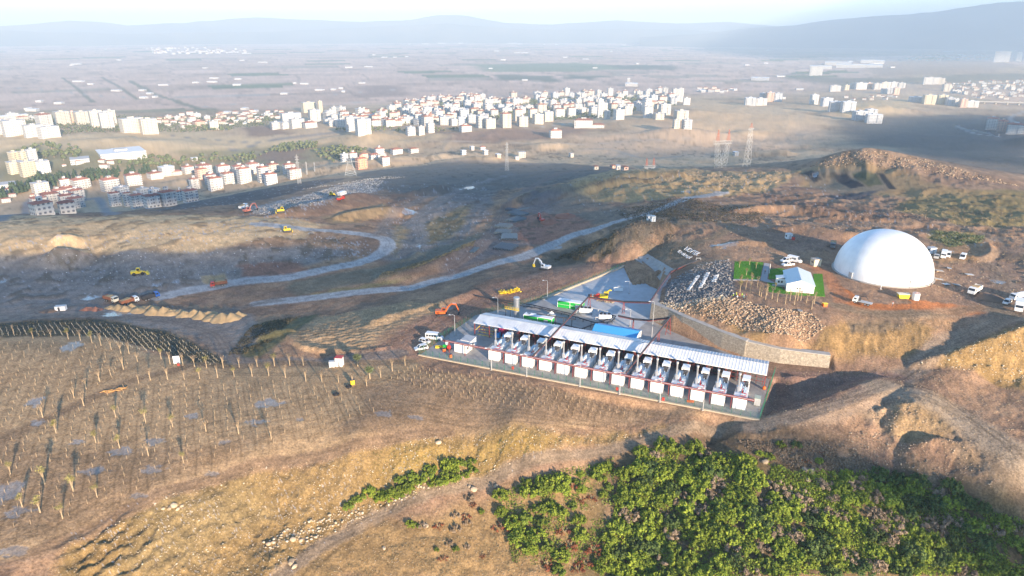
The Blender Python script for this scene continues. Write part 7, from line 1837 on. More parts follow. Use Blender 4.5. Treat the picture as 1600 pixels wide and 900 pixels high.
PL = [(x, y) for x, y in [(285, 81), (262, 80), (300, 82), (318, 81), (340, 83), (365, 82), (385, 84), (320, 107), (410, 98), (460, 131), (475, 132), (498, 142), (520, 141), (222, 154), (240, 153), (255, 134), (180, 143), (60, 160), (90, 163), (40, 172), (48, 174), (118, 101), (305, 130), (330, 129), (565, 131), (575, 105), (545, 106), (640, 69), (665, 69), (690, 68), (720, 68), (800, 68), (812, 69), (850, 70), (870, 70), (820, 83), (808, 83), (600, 90), (635, 89), (930, 107), (915, 93), (1040, 70), (1190, 125), (1200, 79), (1275, 54), (1300, 55), (1330, 55), (1420, 72), (1350, 75), (1470, 68), (1530, 72), (1540, 73), (1290, 101), (1310, 99), (1330, 97), (1345, 103), (1362, 101), (1373, 100), (1395, 106), (1180, 124), (1225, 155), (1100, 143), (1250, 141), (395, 176), (352, 178), (380, 172)]]
for _ in range(40):
    yy = 58 + r_.random() ** 1.3 * 90; PL.append((r_.uniform(0, 1600) if yy < 128 else r_.uniform(0, 600), yy))
PL = [q_ for q_ in PL if not (q_[0] > 1250 and q_[1] > 108)]
HPROT = {}
for i, (x, y) in enumerate(PL):
    zn = ('near' if y > 120 else 'middle' if y > 85 else 'far') + ' part of the plain, ' + ('left' if x < 530 else 'centre' if x < 1060 else 'right')
    wpx = r_.uniform(3, 14) if y < 110 else r_.uniform(4, 14)
    g = at(x, y); s = (g - Vector((0, 0, CAM_H))).length / F
    kx = zn
    if kx not in HPROT:
        o = block('warehouse', 'one of the white low warehouses scattered over the ' + zn, 'warehouse', g, r_.uniform(-.2, .2), 40, 22, 8, 'white', 'white', 'white warehouses of the ' + zn, bays=False); HPROT[kx] = o; KW = None
        o.scale = (wpx * s / 40, .9, .55 + .05 * s)
    else:
        dup(HPROT[kx], g, r_.uniform(-.2, .2), scale=(wpx * s / 40, .9, .55 + .05 * s), kids={HPROT[kx].name: [c for c in bpy.data.objects if c.parent == HPROT[kx]]})
hall(1264, 1300, 104, 108, 'left flat white factory roof on the far right plain', 90, grp=None)
hall(1288, 1330, 98, 102, 'rear flat white factory roof on the far right plain', 110, grp=None)
hall(1306, 1378, 102, 106, 'largest flat white factory roof on the far right plain', 120, grp=None)
hall(1345, 1381, 95, 98.5, 'farthest flat white factory roof on the far right plain', 120, grp=None)
hall(1172, 1203, 122, 126, 'pale greenhouse hall on the plain right of the big town', 60, 'grey', 'white', grp=None)
# viaduct on the right
o = thing('viaduct', 'long pale road viaduct on pillars at the right edge', 'viaduct', at(1515, 163))
A_ = Vector(o.location); D0, D1 = at(1512, 160), at(1640, 160); zt = max(D0.z, D1.z) + 12
d0, d1 = upr(1512, 157.2, math.hypot(D0.x, D0.y)), upr(1640, 157.2, math.hypot(D0.x, D0.y) * 1.02)
b = MB(); dv = d1 - d0; b.at(d0 - A_, math.atan2(dv.y, dv.x)); b.box(0, dv.length, -7, 7, -2.2, 0); b.box(0, dv.length, -7, -6.7, 0, 1.2); b.build('deck', CONC, o)
for k in range(7):
    p = d0 + dv * ((k + .5) / 7) - A_
    b = MB(); b.box(p.x - 2, p.x + 2, p.y - 2, p.y + 2, p.z - 60, p.z - 2.2); b.build('pillar', CONC, o)
b = MB()
o = thing('compound_wall', 'pale compound wall before the red-roofed institute in the right valley', 'wall', at(1540, 209)); A_ = Vector(o.location)
for a, c in zip([(1494, 199), (1520, 205), (1545, 210), (1560, 213)][:-1], [(1494, 199), (1520, 205), (1545, 210), (1560, 213)][1:]):
    p, q_ = at(*a) - A_, at(*c) - A_; b.at(p, math.atan2(q_.y - p.y, q_.x - p.x)); b.box(0, (q_ - p).length, -.5, .5, -4, 3)
b.build('panel', CONC, o); b = MB(); 
for a in [(1494, 199), (1520, 205), (1545, 210), (1560, 213)]:
    p = at(*a) - A_; b = MB(); b.box(p.x - .7, p.x + .7, p.y - .7, p.y + .7, p.z - 3, p.z + 4); b.build('pier', CONC, o)

# pylons
def lattice(b, p0, p1, w0, w1, n, r=.11):
    for k in range(n):
        f0, f1 = k / n, (k + 1) / n
        z0, z1 = p0.z + (p1.z - p0.z) * f0, p0.z + (p1.z - p0.z) * f1
        a0, a1 = (w0 + (w1 - w0) * f0) / 2, (w0 + (w1 - w0) * f1) / 2
        c0, c1 = p0 + (p1 - p0) * f0, p0 + (p1 - p0) * f1
        cs = [(-1, -1), (1, -1), (1, 1), (-1, 1)]
        for j in range(4):
            s0, s1 = cs[j], cs[(j + 1) % 4]
            b.tube([(c0.x + s0[0] * a0, c0.y + s0[1] * a0, z0), (c1.x + s0[0] * a1, c1.y + s0[1] * a1, z1)], r, 4, cap=False)
            b.tube([(c0.x + s0[0] * a0, c0.y + s0[1] * a0, z0), (c1.x + s1[0] * a1, c1.y + s1[1] * a1, z1)], r * .7, 4, cap=False)
            b.tube([(c0.x + s1[0] * a0, c0.y + s1[1] * a0, z0), (c1.x + s0[0] * a1, c1.y + s0[1] * a1, z1)], r * .7, 4, cap=False)
PYM = mat('pylon_steel', (.50, .50, .48), .6, .1, var=.1); PYR = mat('pylon_red', (.50, .17, .11), .6, var=.1)
def pylon(px, yb, yt, lab, kind, hidden=0, rz=0.0, dist=None):
    g = at(px, yb)
    if dist: g = upr(px, yb, dist)
    s = (g - Vector((0, 0, CAM_H))).length / F
    h = (yb - yt) * s / math.cos(R(12)); r = .06 * s + .04
    o = thing('pylon', lab, 'pylon', (g.x, g.y, g.z - hidden), rz, 'power pylons'); Vz = lambda z, x=0: Vector((x, 0, z)); H_ = h + hidden
    if kind == 'mast':
        b = MB(); lattice(b, Vz(0), Vz(H_ * .93), H_ * .11, H_ * .035, 13, r); b.build('tower', PYM, o)
        b = MB(); lattice(b, Vz(H_ * .93), Vz(H_), H_ * .035, .2, 2, r); b.build('tip', PYR if 'red' in lab else PYM, o)
        b = MB()
        for z in (.72, .82, .91):
            b.tube([(-H_ * .07, 0, H_ * z), (H_ * .07, 0, H_ * z)], r * 1.3, 4); b.tube([(-H_ * .07, 0, H_ * z), (0, 0, H_ * (z + .035)), (H_ * .07, 0, H_ * z)], r, 4)
        b.build('cross_arm', PYM, o)
    elif kind == 'portal':
        b = MB(); hw = H_ * .10
        lattice(b, Vz(0), Vz(H_ * .42), H_ * .26, H_ * .12, 5, r)
        for sx in (-1, 1): lattice(b, Vz(H_ * .42, sx * H_ * .05), Vz(H_ * .78, sx * hw), H_ * .09, H_ * .05, 5, r)
        b.build('tower', PYM, o)
        b = MB()
        for z in (.76, .81):
            for y in (-1, 1): b.tube([(-H_ * .17, y, H_ * z), (H_ * .17, y, H_ * z)], r * 1.1, 4)
        for k in range(12):
            x = -H_ * .17 + k * H_ * .34 / 12; b.tube([(x, -1, H_ * .76), (x + H_ * .028, -1, H_ * .81)], r * .8, 4); b.tube([(x + H_ * .028, 1, H_ * .76), (x, 1, H_ * .81)], r * .8, 4)
        b.build('cross_arm', PYM, o)
        for sx in (-1, 1):
            b = MB(); lattice(b, Vz(H_ * .81, sx * hw), Vz(H_, sx * hw), H_ * .05, .2, 4, r * 1.2); b.build('peak', PYR, o)
    else:
        b = MB(); lattice(b, Vz(0), Vz(H_ * .55), H_ * .52, H_ * .22, 5, r * 1.1); lattice(b, Vz(H_ * .55), Vz(H_), H_ * .22, H_ * .1, 4, r); b.build('tower', PYM, o)
        b = MB()
        for z in (.62, .8, .96): b.tube([(-H_ * .42, 0, H_ * z), (H_ * .42, 0, H_ * z)], r * 1.4, 4); b.tube([(-H_ * .42, 0, H_ * z), (0, 0, H_ * (z + .05)), (H_ * .42, 0, H_ * z)], r, 4)
        b.build('cross_arm', PYM, o)
    return o
pylon(1125, 264, 208, 'broad portal pylon with two red peaks behind the ridge', 'portal', 18, .25, 660)
pylon(1166, 265, 200, 'tall slim pylon with a red tip behind the ridge', 'mast', 18, .6, 660)
pylon(792, 267, 224, 'slim grey pylon alone in front of the farm houses', 'mast', 0, .4)
pylon(468, 287, 245, 'slim grey pylon in front of the sunlit apartment estate', 'mast', 0, .4)
pylon(548, 275, 242, 'squat broad-footed pylon in front of the orange block', 'squat', 0, .2)
pylon(480, 273, 254, 'smaller pylon just right of the estate pylon', 'mast', 0, .4)
pylon(492, 268, 254, 'smallest pylon in the line behind the estate pylon', 'mast', 0, .4)
pylon(1015, 268, 248, 'pylon whose two red peaks rise just over the near ridge', 'portal', 26, .3, 700)
# antenna masts in the plain town
# ------------------------------------------------------------------ orchard, seedlings, thicket, rocks, earth piles
nprng = np.random.default_rng(11)
def mesh_from(name, V_, F_, mats, mi=None, smooth=False):
    me = bpy.data.meshes.new(name)
    V_ = np.asarray(V_, np.float32); F_ = np.asarray(F_, np.int32)
    me.vertices.add(len(V_)); me.vertices.foreach_set('co', V_.ravel())
    k = F_.shape[1]
    me.loops.add(F_.size); me.loops.foreach_set('vertex_index', F_.ravel())
    me.polygons.add(len(F_)); me.polygons.foreach_set('loop_start', np.arange(0, F_.size, k, dtype=np.int32)); me.polygons.foreach_set('loop_total', np.full(len(F_), k, np.int32))
    for m in (mats if isinstance(mats, (list, tuple)) else [mats]): me.materials.append(m)
    if mi is not None: me.polygons.foreach_set('material_index', np.asarray(mi, np.int32))
    if smooth: me.polygons.foreach_set('use_smooth', np.ones(len(F_), bool))
    me.update(calc_edges=True)
    return me
def obj_of(name, me, loc=None, parent=None, rz=0, sc=None):
    o = bpy.data.objects.new(name, me); C.objects.link(o)
    if loc is not None: o.location = loc
    if parent: o.parent = parent
    if rz: o.rotation_euler = (0, 0, rz)
    if sc: o.scale = sc if isinstance(sc, tuple) else (sc,) * 3
    return o
def leaf_quads(P, N, size, rg, asp=1.6):
    """leaf-sized faces at points P, leaning along N"""
    n = len(P)
    t = rg.normal(size=(n, 3)); t -= (t * N).sum(1, keepdims=True) * N; t /= np.linalg.norm(t, axis=1, keepdims=True) + 1e-9
    b = np.cross(N, t)
    s = (size * rg.uniform(.6, 1.35, n))[:, None]
    V_ = np.stack([P - t * s - b * s / asp, P + t * s - b * s / asp, P + t * s + b * s / asp, P - t * s + b * s / asp], 1).reshape(-1, 3)
    F_ = np.arange(n * 4).reshape(-1, 4)
    return V_, F_
def leaf_mat(name, c1, c2, var2=.2):
    m, t, b = M_nodes(name)
    g = nd(t, 'ShaderNodeNewGeometry'); r = nd(t, 'ShaderNodeValToRGB')
    r.color_ramp.elements[0].color = (*c1, 1); r.color_ramp.elements[1].color = (*c2, 1)
    t.links.new(g.outputs['Random Per Island'], r.inputs[0])
    oi = nd(t, 'ShaderNodeObjectInfo'); mr = nd(t, 'ShaderNodeMapRange'); mr.inputs[3].default_value = 1 - var2; mr.inputs[4].default_value = 1 + var2; t.links.new(oi.outputs['Random'], mr.inputs[0])
    v = nd(t, 'ShaderNodeVectorMath', operation='SCALE'); t.links.new(r.outputs[0], v.inputs[0]); t.links.new(mr.outputs[0], v.inputs['Scale']); t.links.new(v.outputs[0], b.inputs['Base Color'])
    b.inputs['Roughness'].default_value = .75; b.inputs['Specular IOR Level'].default_value = .15
    return m
LF_G = leaf_mat('maquis_leaf', (.065, .115, .012), (.25, .295, .036))
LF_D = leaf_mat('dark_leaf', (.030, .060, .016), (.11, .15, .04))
LF_L = leaf_mat('lime_leaf', (.075, .125, .015), (.17, .20, .03))
LF_R = leaf_mat('red_leaf', (.12, .035, .02), (.24, .085, .04))
LF_B = leaf_mat('dry_twig', (.16, .115, .075), (.30, .23, .16))
LF_S = leaf_mat('heath_scrub', (.055, .05, .028), (.14, .115, .065))
LF_H = leaf_mat('bleached_grass', (.17, .135, .07), (.33, .26, .14))
LF_O = leaf_mat('olive_leaf', (.09, .115, .055), (.16, .18, .09))
LF_P = leaf_mat('pine_leaf', (.035, .06, .035), (.075, .105, .055))
LF_Y = leaf_mat('yellow_green_leaf', (.15, .15, .05), (.29, .25, .10))

def shrub_mesh(seed, leafm, tufts=20, rad=1.9, hgt=1.7, per=46, size=.15):
    rg = np.random.default_rng(seed); P = []; N = []
    for k in range(tufts):
        a, r = rg.uniform(0, 6.283), rad * math.sqrt(rg.uniform(0, 1)) * .88
        cx, cy = r * math.cos(a), r * math.sin(a)
        th = hgt * (1 - .55 * (r / rad) ** 2) * rg.uniform(.6, 1.3); tr = rg.uniform(.22, .46)
        d = rg.normal(size=(per, 3)); d /= np.linalg.norm(d, axis=1, keepdims=True); d[:, 2] = np.abs(d[:, 2]) * 1.1 - .35
        q_ = np.stack([cx + d[:, 0] * tr, cy + d[:, 1] * tr, th * .62 + d[:, 2] * th * .5], 1)
        P.append(q_); n_ = d + rg.normal(size=d.shape) * .45 + np.array((0, 0, .25)); N.append(n_ / np.linalg.norm(n_, axis=1, keepdims=True))
    V_, F_ = leaf_quads(np.concatenate(P), np.concatenate(N), size, rg)
    V_[:, 2] = np.maximum(V_[:, 2], -.1)
    return mesh_from('foliage', V_, F_, leafm)
def stem_mesh(h=.9, n=5, seed=1):
    b = MB(); r_ = random.Random(seed)
    for k in range(n):
        a = r_.uniform(0, 6.28); b.tube([(0, 0, -.3), (math.cos(a) * .5, math.sin(a) * .5, h)], .06, 4, r1=.03)
    o = b.build('stem', BARK); me = o.data; bpy.data.objects.remove(o); return me
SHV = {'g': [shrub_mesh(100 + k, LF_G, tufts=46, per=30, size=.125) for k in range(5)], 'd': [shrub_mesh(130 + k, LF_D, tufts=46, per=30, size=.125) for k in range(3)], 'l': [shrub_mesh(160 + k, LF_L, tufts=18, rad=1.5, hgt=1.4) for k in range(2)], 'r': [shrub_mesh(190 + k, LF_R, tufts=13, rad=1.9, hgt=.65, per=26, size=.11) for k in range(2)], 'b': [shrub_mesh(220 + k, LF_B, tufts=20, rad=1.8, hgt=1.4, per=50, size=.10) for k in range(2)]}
STM = stem_mesh()
SLAB = {'g': 'dense green maquis shrub', 'd': 'dark green maquis shrub', 'l': 'bright lime green shrub', 'r': 'reddish autumn shrub', 'b': 'grey-brown leafless shrub'}
nsh = 0
placed = []
def shrubs(poly, n, mind, kinds, zn, seed, sc=(.8, 1.35)):
    global nsh
    r_ = random.Random(seed); W_ = [at(*p) for p in poly]
    xs = [p.x for p in W_]; ys = [p.y for p in W_]; k = 0; tries = 0
    while k < n and tries < n * 60:
        tries += 1
        x, y = r_.uniform(min(xs), max(xs)), r_.uniform(min(ys), max(ys))
        if not in_poly(x, y, W_): continue
        if any((x - a) ** 2 + (y - b_) ** 2 < (mind * .5 * (s1 + 1)) ** 2 for a, b_, s1 in placed[-500:]): continue
        kd = r_.choice(kinds); s_ = r_.uniform(*sc)
        placed.append((x, y, s_))
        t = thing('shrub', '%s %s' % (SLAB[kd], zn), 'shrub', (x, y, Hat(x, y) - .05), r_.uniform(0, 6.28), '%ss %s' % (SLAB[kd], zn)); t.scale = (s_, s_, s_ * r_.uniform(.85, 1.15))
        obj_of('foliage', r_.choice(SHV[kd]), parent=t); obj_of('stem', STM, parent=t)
        k += 1; nsh += 1
THK = [(965, 745), (1010, 700), (1080, 700), (1180, 715), (1240, 740), (1300, 735), (1400, 745), (1480, 765), (1540, 800), (1600, 815), (1640, 900), (1560, 930), (960, 930), (945, 850), (960, 790)]
shrubs([(530, 792), (560, 772), (640, 742), (740, 722), (742, 742), (690, 758), (600, 785), (540, 800)], 34, 1.3, 'llllg', 'in the strip under the pale bank', 1, (.8, 1.25))
shrubs([(615, 822), (660, 800), (740, 770), (760, 800), (720, 830), (640, 840)], 11, 1.8, 'lgrbb', 'beside the bend of the lower track', 2, (.6, .9))
shrubs([(640, 850), (760, 840), (770, 870), (660, 880)], 6, 1.8, 'lrb', 'on the open ground below the lower track', 12, (.5, .8))
shrubs([(780, 770), (830, 745), (890, 740), (900, 790), (930, 850), (960, 890), (880, 905), (800, 860), (780, 820)], 34, 1.9, 'gglgr', 'left of the earth gully', 3, (1.0, 1.5))
shrubs([(885, 745), (950, 715), (965, 730), (945, 790), (900, 790)], 12, 1.9, 'gglr', 'at the head of the gully', 4, (.7, 1.1))
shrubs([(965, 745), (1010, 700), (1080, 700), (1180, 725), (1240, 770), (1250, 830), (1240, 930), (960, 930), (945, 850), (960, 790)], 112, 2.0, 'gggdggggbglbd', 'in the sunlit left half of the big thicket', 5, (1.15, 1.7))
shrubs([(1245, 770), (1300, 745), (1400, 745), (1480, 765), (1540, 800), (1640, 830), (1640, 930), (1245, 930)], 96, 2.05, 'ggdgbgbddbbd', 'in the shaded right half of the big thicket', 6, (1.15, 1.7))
shrubs([(1160, 700), (1220, 695), (1310, 700), (1290, 735), (1220, 735)], 14, 1.8, 'grbdb', 'along the upper rim of the big thicket', 7, (.6, .9))
# undergrowth that fills the thicket: one mass
def undergrowth(poly, n, seed, m, hmax=.9, size=.16, name='undergrowth'):
    rg = np.random.default_rng(seed); W_ = [at(*p) for p in poly]
    xs = [p.x for p in W_]; ys = [p.y for p in W_]
    x = rg.uniform(min(xs), max(xs), n * 3); y = rg.uniform(min(ys), max(ys), n * 3)
    sd = poly_sd(x, y, W_); dn = fbm(x / 3.2, y / 3.2, 3, seed)
    k = (sd < -.2) & (dn > .33); x, y = x[k][:n], y[k][:n]; dn = dn[k][:n]
    th = np.arctan2(x, y); lr = np.log(np.hypot(x, y))
    ci = np.clip((th - TH0) / (TH1 - TH0) * (NTH - 1), 0, NTH - 2).astype(int); ri = np.clip(np.interp(lr, LR, np.arange(NAL)), 0, NAL - 2).astype(int)
    z = Z[ri, ci] + rg.uniform(.02, 1, len(x)) * hmax * sstep(.33, .58, dn)
    N = rg.normal(size=(len(x), 3)) * .7 + np.array((0, 0, .8)); N /= np.linalg.norm(N, axis=1, keepdims=True)
    V_, F_ = leaf_quads(np.stack([x, y, z], 1), N, size, rg)
    o = obj_of(name, mesh_from(name, V_, F_, m)); o['kind'] = 'stuff'; return o
undergrowth(THK, 80000, 3, LF_G, 1.3, .17)
undergrowth([(780, 770), (960, 715), (960, 900), (800, 880)], 9000, 4, LF_L, .5)
undergrowth([(1150, 690), (1320, 695), (1420, 745), (1200, 735)], 8000, 5, LF_B, .5)
undergrowth([(480, 905), (620, 850), (760, 830), (960, 850), (960, 905)], 5000, 6, LF_H, .25, .1, 'dry_grass')
undergrowth([(560, 700), (1060, 655), (900, 690), (640, 780)], 1500, 7, LF_L, .3, .12, 'bank_weeds')
undergrowth([(352, 556), (395, 508), (470, 494), (430, 522), (410, 548)], 4000, 8, LF_S, .5, .18, 'bench_weeds')
undergrowth([(1460, 362), (1540, 368), (1535, 378), (1480, 388)], 3000, 9, LF_O, .6, .22, 'terrace_weeds')
undergrowth([(860, 405), (950, 372), (985, 350), (955, 398), (900, 408)], 8000, 10, LF_S, 1.2, .3, 'gully_scrub')
undergrowth([(950, 355), (1000, 345), (1050, 350), (1060, 372), (960, 398)], 6000, 11, LF_B, .8, .22, 'bank_scrub')
undergrowth([(590, 440), (640, 425), (740, 385), (745, 375), (700, 395), (600, 425)], 7000, 12, LF_H, .6, .25, 'roadside_grass')
undergrowth([(960, 330), (1060, 308), (1200, 335), (1190, 350), (1010, 345)], 7000, 13, LF_S, .8, .25, 'slope_scrub')

# ---- young planted trees with wrapped trunks
def young_tree_meshes(seed, leafm, h=4.6, lush=1.0):
    r_ = random.Random(seed); rg = np.random.default_rng(seed)
    b = MB(); b.tube([(0, 0, -.2), (0, 0, 2.0)], .19, 8, r1=.14)
    tips = []
    for k in range(7):
        a = k * .9 + r_.uniform(-.3, .3); sp = r_.uniform(.25, .75)
        tip = (math.cos(a) * sp, math.sin(a) * sp, h * r_.uniform(.78, 1.0)); b.tube([(math.cos(a) * .12, math.sin(a) * .12, 2.1), (tip[0] * .5, tip[1] * .5, h * .66), tip], .075, 4, r1=.03); tips.append(tip)
    o = b.build('trunk', BARK); tm = o.data; bpy.data.objects.remove(o)
    P = []
    for t_ in tips: P.append(np.array(t_) + rg.normal(size=(int(30 * lush), 3)) * np.array((.30, .30, .32)))
    P = np.concatenate(P); N = rg.normal(size=P.shape); N /= np.linalg.norm(N, axis=1, keepdims=True)
    V_, F_ = leaf_quads(P, N, .11, rg, 1.3)
    return tm, mesh_from('crown', V_, F_, leafm)
YT = [young_tree_meshes(s, m, h, l) for s, m, h, l in ((1, LF_Y, 4.6, 1.0), (2, LF_Y, 5.0, .8), (3, LF_B, 4.6, .35), (4, LF_B, 5.0, .25))]
ROW_A = [(22, 523), (52, 529), (80, 527), (107, 530), (126, 532), (144, 536), (158, 540), (174, 546), (189, 552), (202, 553), (215, 565), (193, 577), (173, 586), (156, 596), (135, 608), (116, 622)]
ROW_B = [(252, 561), (266, 569), (304, 573), (323, 575), (349, 575), (374, 574), (402, 573), (429, 572), (453, 571), (474, 571), (286, 571)]
ROW_C = [(217, 599), (235, 594), (262, 593), (288, 593), (312, 592), (340, 590), (366, 589), (394, 588), (420, 587), (446, 590), (478, 596), (503, 597), (529, 598), (551, 600), (573, 603)]
ROW_D = [(88, 677), (150, 692), (181, 652), (228, 661), (270, 667), (322, 674), (373, 678), (424, 686), (187, 700), (232, 712), (287, 724), (17, 741), (70, 756), (115, 768), (152, 777), (35, 792), (63, 801), (98, 810), (131, 634), (67, 652), (90, 661), (613, 580), (595, 590), (633, 571)]
mid_lush = {(88, 677), (181, 652), (228, 661), (270, 667), (150, 692), (187, 700), (287, 724), (17, 741), (115, 768), (152, 777), (63, 801), (98, 810), (35, 792), (70, 756), (323, 575), (429, 572), (144, 536), (52, 529), (107, 530), (252, 561), (312, 592), (366, 589), (420, 587)}
for row, zn in ((ROW_A, 'along the curved upper rim of the left field'), (ROW_B, 'in the back row along the field track'), (ROW_C, 'in the front row along the field track'), (ROW_D, 'scattered in the stake field at the lower left')):
    for i, (px, py) in enumerate(sorted(row)):
        lush = (px, py) in mid_lush
        v = YT[rnd.choice((0, 1)) if lush else rnd.choice((2, 3))]
        g = at(px, py)
        lab = '%s young tree with %s %s' % (ORD[i] if i < 20 else 'twenty-%s' % ORD[i - 20], 'a yellow-green crown' if lush else 'bare twigs', zn)
        if i == 0: lab = lab.replace('first', 'leftmost')
        else: lab = lab.replace(' young', '-from-left young', 1)
        t = thing('young_tree', lab, 'tree', (g.x, g.y, g.z), rnd.uniform(0, 6.28), 'young trees of the left field'); s_ = rnd.uniform(.65, .98); t.scale = (s_,) * 3
        obj_of('trunk', v[0], parent=t); obj_of('crown', v[1], parent=t)
YT2 = young_tree_meshes(9, LF_O, 3.6, 4.0)
for px, py, lab in [(559, 572, 'leafy green young tree right of the red-roofed booth'), (578, 592, 'leafy green young tree before the track bend right of the booth')]:
    g = at(px, py); t = thing('young_tree', lab, 'tree', g, 0, 'young trees of the left field'); t.scale = (1.3, 1.3, 1.1); obj_of('trunk', YT2[0], parent=t); obj_of('crown', YT2[1], parent=t)
# trees around the lawns
LT = [(1156, 456, 0), (1165, 452, 2), (1172, 457, 2), (1183, 450, 3), (1186, 462, 3), (1189, 464, 2), (1196, 468, 2), (1206, 467, 3), (1214, 472, 2), (1227, 475, 3), (1234, 470, 2), (1241, 476, 3), (1246, 470, 2), (1251, 470, 2), (1260, 473, 2), (1272, 475, 3), (1268, 483, 2), (1198, 461, 2), (1157, 447, 0), (1174, 446, 2)]
for i, (px, py, k) in enumerate(sorted(LT)):
    g = at(px, py); v = YT[k]
    t = thing('young_tree', '%s tan wrapped young tree on the stony strip below the lawns' % ('leftmost' if i == 0 else ORD[i] + '-from-left'), 'tree', g, i * 1.3, 'young trees below the lawns'); t.scale = (.8, .8, .95)
    obj_of('trunk', v[0], parent=t); obj_of('crown', v[1], parent=t)
for i, (px, py, lab) in enumerate([(1155, 418, 'left small ornamental tree on the left lawn'), (1171, 414, 'ornamental tree at the back of the left lawn'), (1181, 421, 'right small ornamental tree on the left lawn'), (1166, 430, 'ornamental tree in the front middle of the left lawn'), (1174, 437, 'ornamental tree at the front edge of the left lawn'), (1211, 453, 'ornamental tree on the lawn before the white house')]):
    g = at(px, py); t = thing('ornamental_tree', lab, 'tree', (g.x, g.y, LAWN_Z + .04), i, 'ornamental trees on the lawns'); t.scale = (.62, .62, .62)
    obj_of('trunk', YT[0][0], parent=t); obj_of('crown', YT[0][1], parent=t)

# ---- stakes with saplings: 290 nearest as things, the rest as one mass
b = MB(); b.tube([(0, 0, -.1), (0, 0, 1.3)], .035, 5, 0); b.tube([(.08, 0, 0), (.10, .02, .9)], .03, 4, 1); b.box(.02, .1, -.05, .05, .75, .83, 1)
STK = b.build('sapling_stake', [WOOD, BARK]).data; bpy.data.objects.remove(bpy.data.objects['sapling_stake'])
def grid_in(poly, ang, du, dv, jit, seed):
    r_ = random.Random(seed); W_ = [at(*p) for p in poly]; ca, sa = math.cos(R(ang)), math.sin(R(ang))
    uv = [(p.x * ca + p.y * sa, -p.x * sa + p.y * ca) for p in W_]; out = []
    u = min(q[0] for q in uv)
    while u < max(q[0] for q in uv):
        v = min(q[1] for q in uv)
        while v < max(q[1] for q in uv):
            uu, vv = u + r_.uniform(-jit, jit), v + r_.uniform(-jit, jit)
            x, y = uu * ca - vv * sa, uu * sa + vv * ca
            if in_poly(x, y, W_) and r_.random() < .93: out.append((x, y))
            v += dv
        u += du
    return out
pts = grid_in([(-40, 715), (90, 652), (195, 605), (290, 600), (430, 597), (560, 612), (600, 640), (520, 672), (400, 702), (250, 752), (130, 800), (60, 830), (-40, 840)], 24, 3.6, 3.6, .45, 1)
pts = [(x, y, 1.0, 'a') for x, y in pts]
pts += [(x, y, 1.0, 'b') for x, y in grid_in([(-40, 540), (60, 532), (140, 538), (190, 556), (205, 575), (180, 590), (100, 632), (-40, 695)], 24, 3.6, 3.5, .45, 2)]
pts += [(x, y, 1.05, 'c') for x, y in grid_in([(600, 592), (640, 575), (760, 588), (900, 618), (1050, 648), (960, 652), (820, 640), (700, 622)], -20, 2.3, 2.2, .25, 3)]
pts.sort(key=lambda p: p[0] ** 2 + p[1] ** 2)
SLB = {'a': 'thin wooden sapling stake in the rows of the lower left field', 'b': 'thin wooden sapling stake in the rows of the far left field', 'c': 'thin wooden sapling stake in the rows before the plant fence'}
rest_v = []; rest_f = []; rest_m = []
SV = np.array([v.co[:] for v in STK.vertices]); SFs = [tuple(p.vertices) for p in STK.polygons]; SMi = [p.material_index for p in STK.polygons]
for i, (x, y, s_, k) in enumerate(pts):
    z = Hat(x, y)
    if i < 290:
        o = obj_of('sapling_stake', STK, (x, y, z), rz=rnd.uniform(0, 6.28), sc=(1, 1, s_ * rnd.uniform(.75, 1.15))); o.rotation_euler = (rnd.uniform(-.07, .07), rnd.uniform(-.07, .07), rnd.uniform(0, 6)); tag(o, SLB[k], 'sapling', 'sapling stakes ' + {'a': 'of the lower left field', 'b': 'of the far left field', 'c': 'before the plant fence'}[k])
    else:
        bse = len(rest_v); ss = s_ * rnd.uniform(.75, 1.15); lx, ly = rnd.uniform(-.07, .07), rnd.uniform(-.07, .07)
        for v in SV: rest_v.append((x + v[0] + v[2] * lx, y + v[1] + v[2] * ly, z + v[2] * ss))
        for f, m_ in zip(SFs, SMi): rest_f.append(tuple(bse + q for q in f)); rest_m.append(m_)
me = bpy.data.meshes.new('sapling_stakes'); me.from_pydata(rest_v, [], rest_f); me.materials.append(WOOD); me.materials.append(BARK); me.polygons.foreach_set('material_index', rest_m)
o = bpy.data.objects.new('sapling_stakes', me); C.objects.link(o); o['kind'] = 'stuff'
# seedlings with pale tree tubes on the dark slope behind the field
sv = []; sf = []
for x, y in grid_in([(-60, 516), (100, 505), (200, 510), (290, 535), (345, 560), (330, 572), (270, 556), (180, 538), (100, 524), (-60, 530)], 40, 1.7, 1.5, .2, 4):
    z = Hat(x, y); b0 = len(sv); r = .05; h = rnd.uniform(.55, .85)
    for zz in (0, h):
        for q in range(4): sv.append((x + r * math.cos(q * 1.571), y + r * math.sin(q * 1.571), z + zz))
    for q in range(4): sf.append((b0 + q, b0 + (q + 1) % 4, b0 + 4 + (q + 1) % 4, b0 + 4 + q))
me = bpy.data.meshes.new('seedling_tubes'); me.from_pydata(sv, [], sf); me.materials.append(mat('tree_tube', (.50, .46, .36), .7)); o = bpy.data.objects.new('seedling_tubes', me); C.objects.link(o); o['kind'] = 'stuff'
undergrowth([(-100, 512), (150, 498), (260, 518), (330, 552), (372, 574), (310, 572), (240, 545), (150, 524), (-100, 532)], 6000, 14, LF_S, .5, .15, 'slope_seedlings')

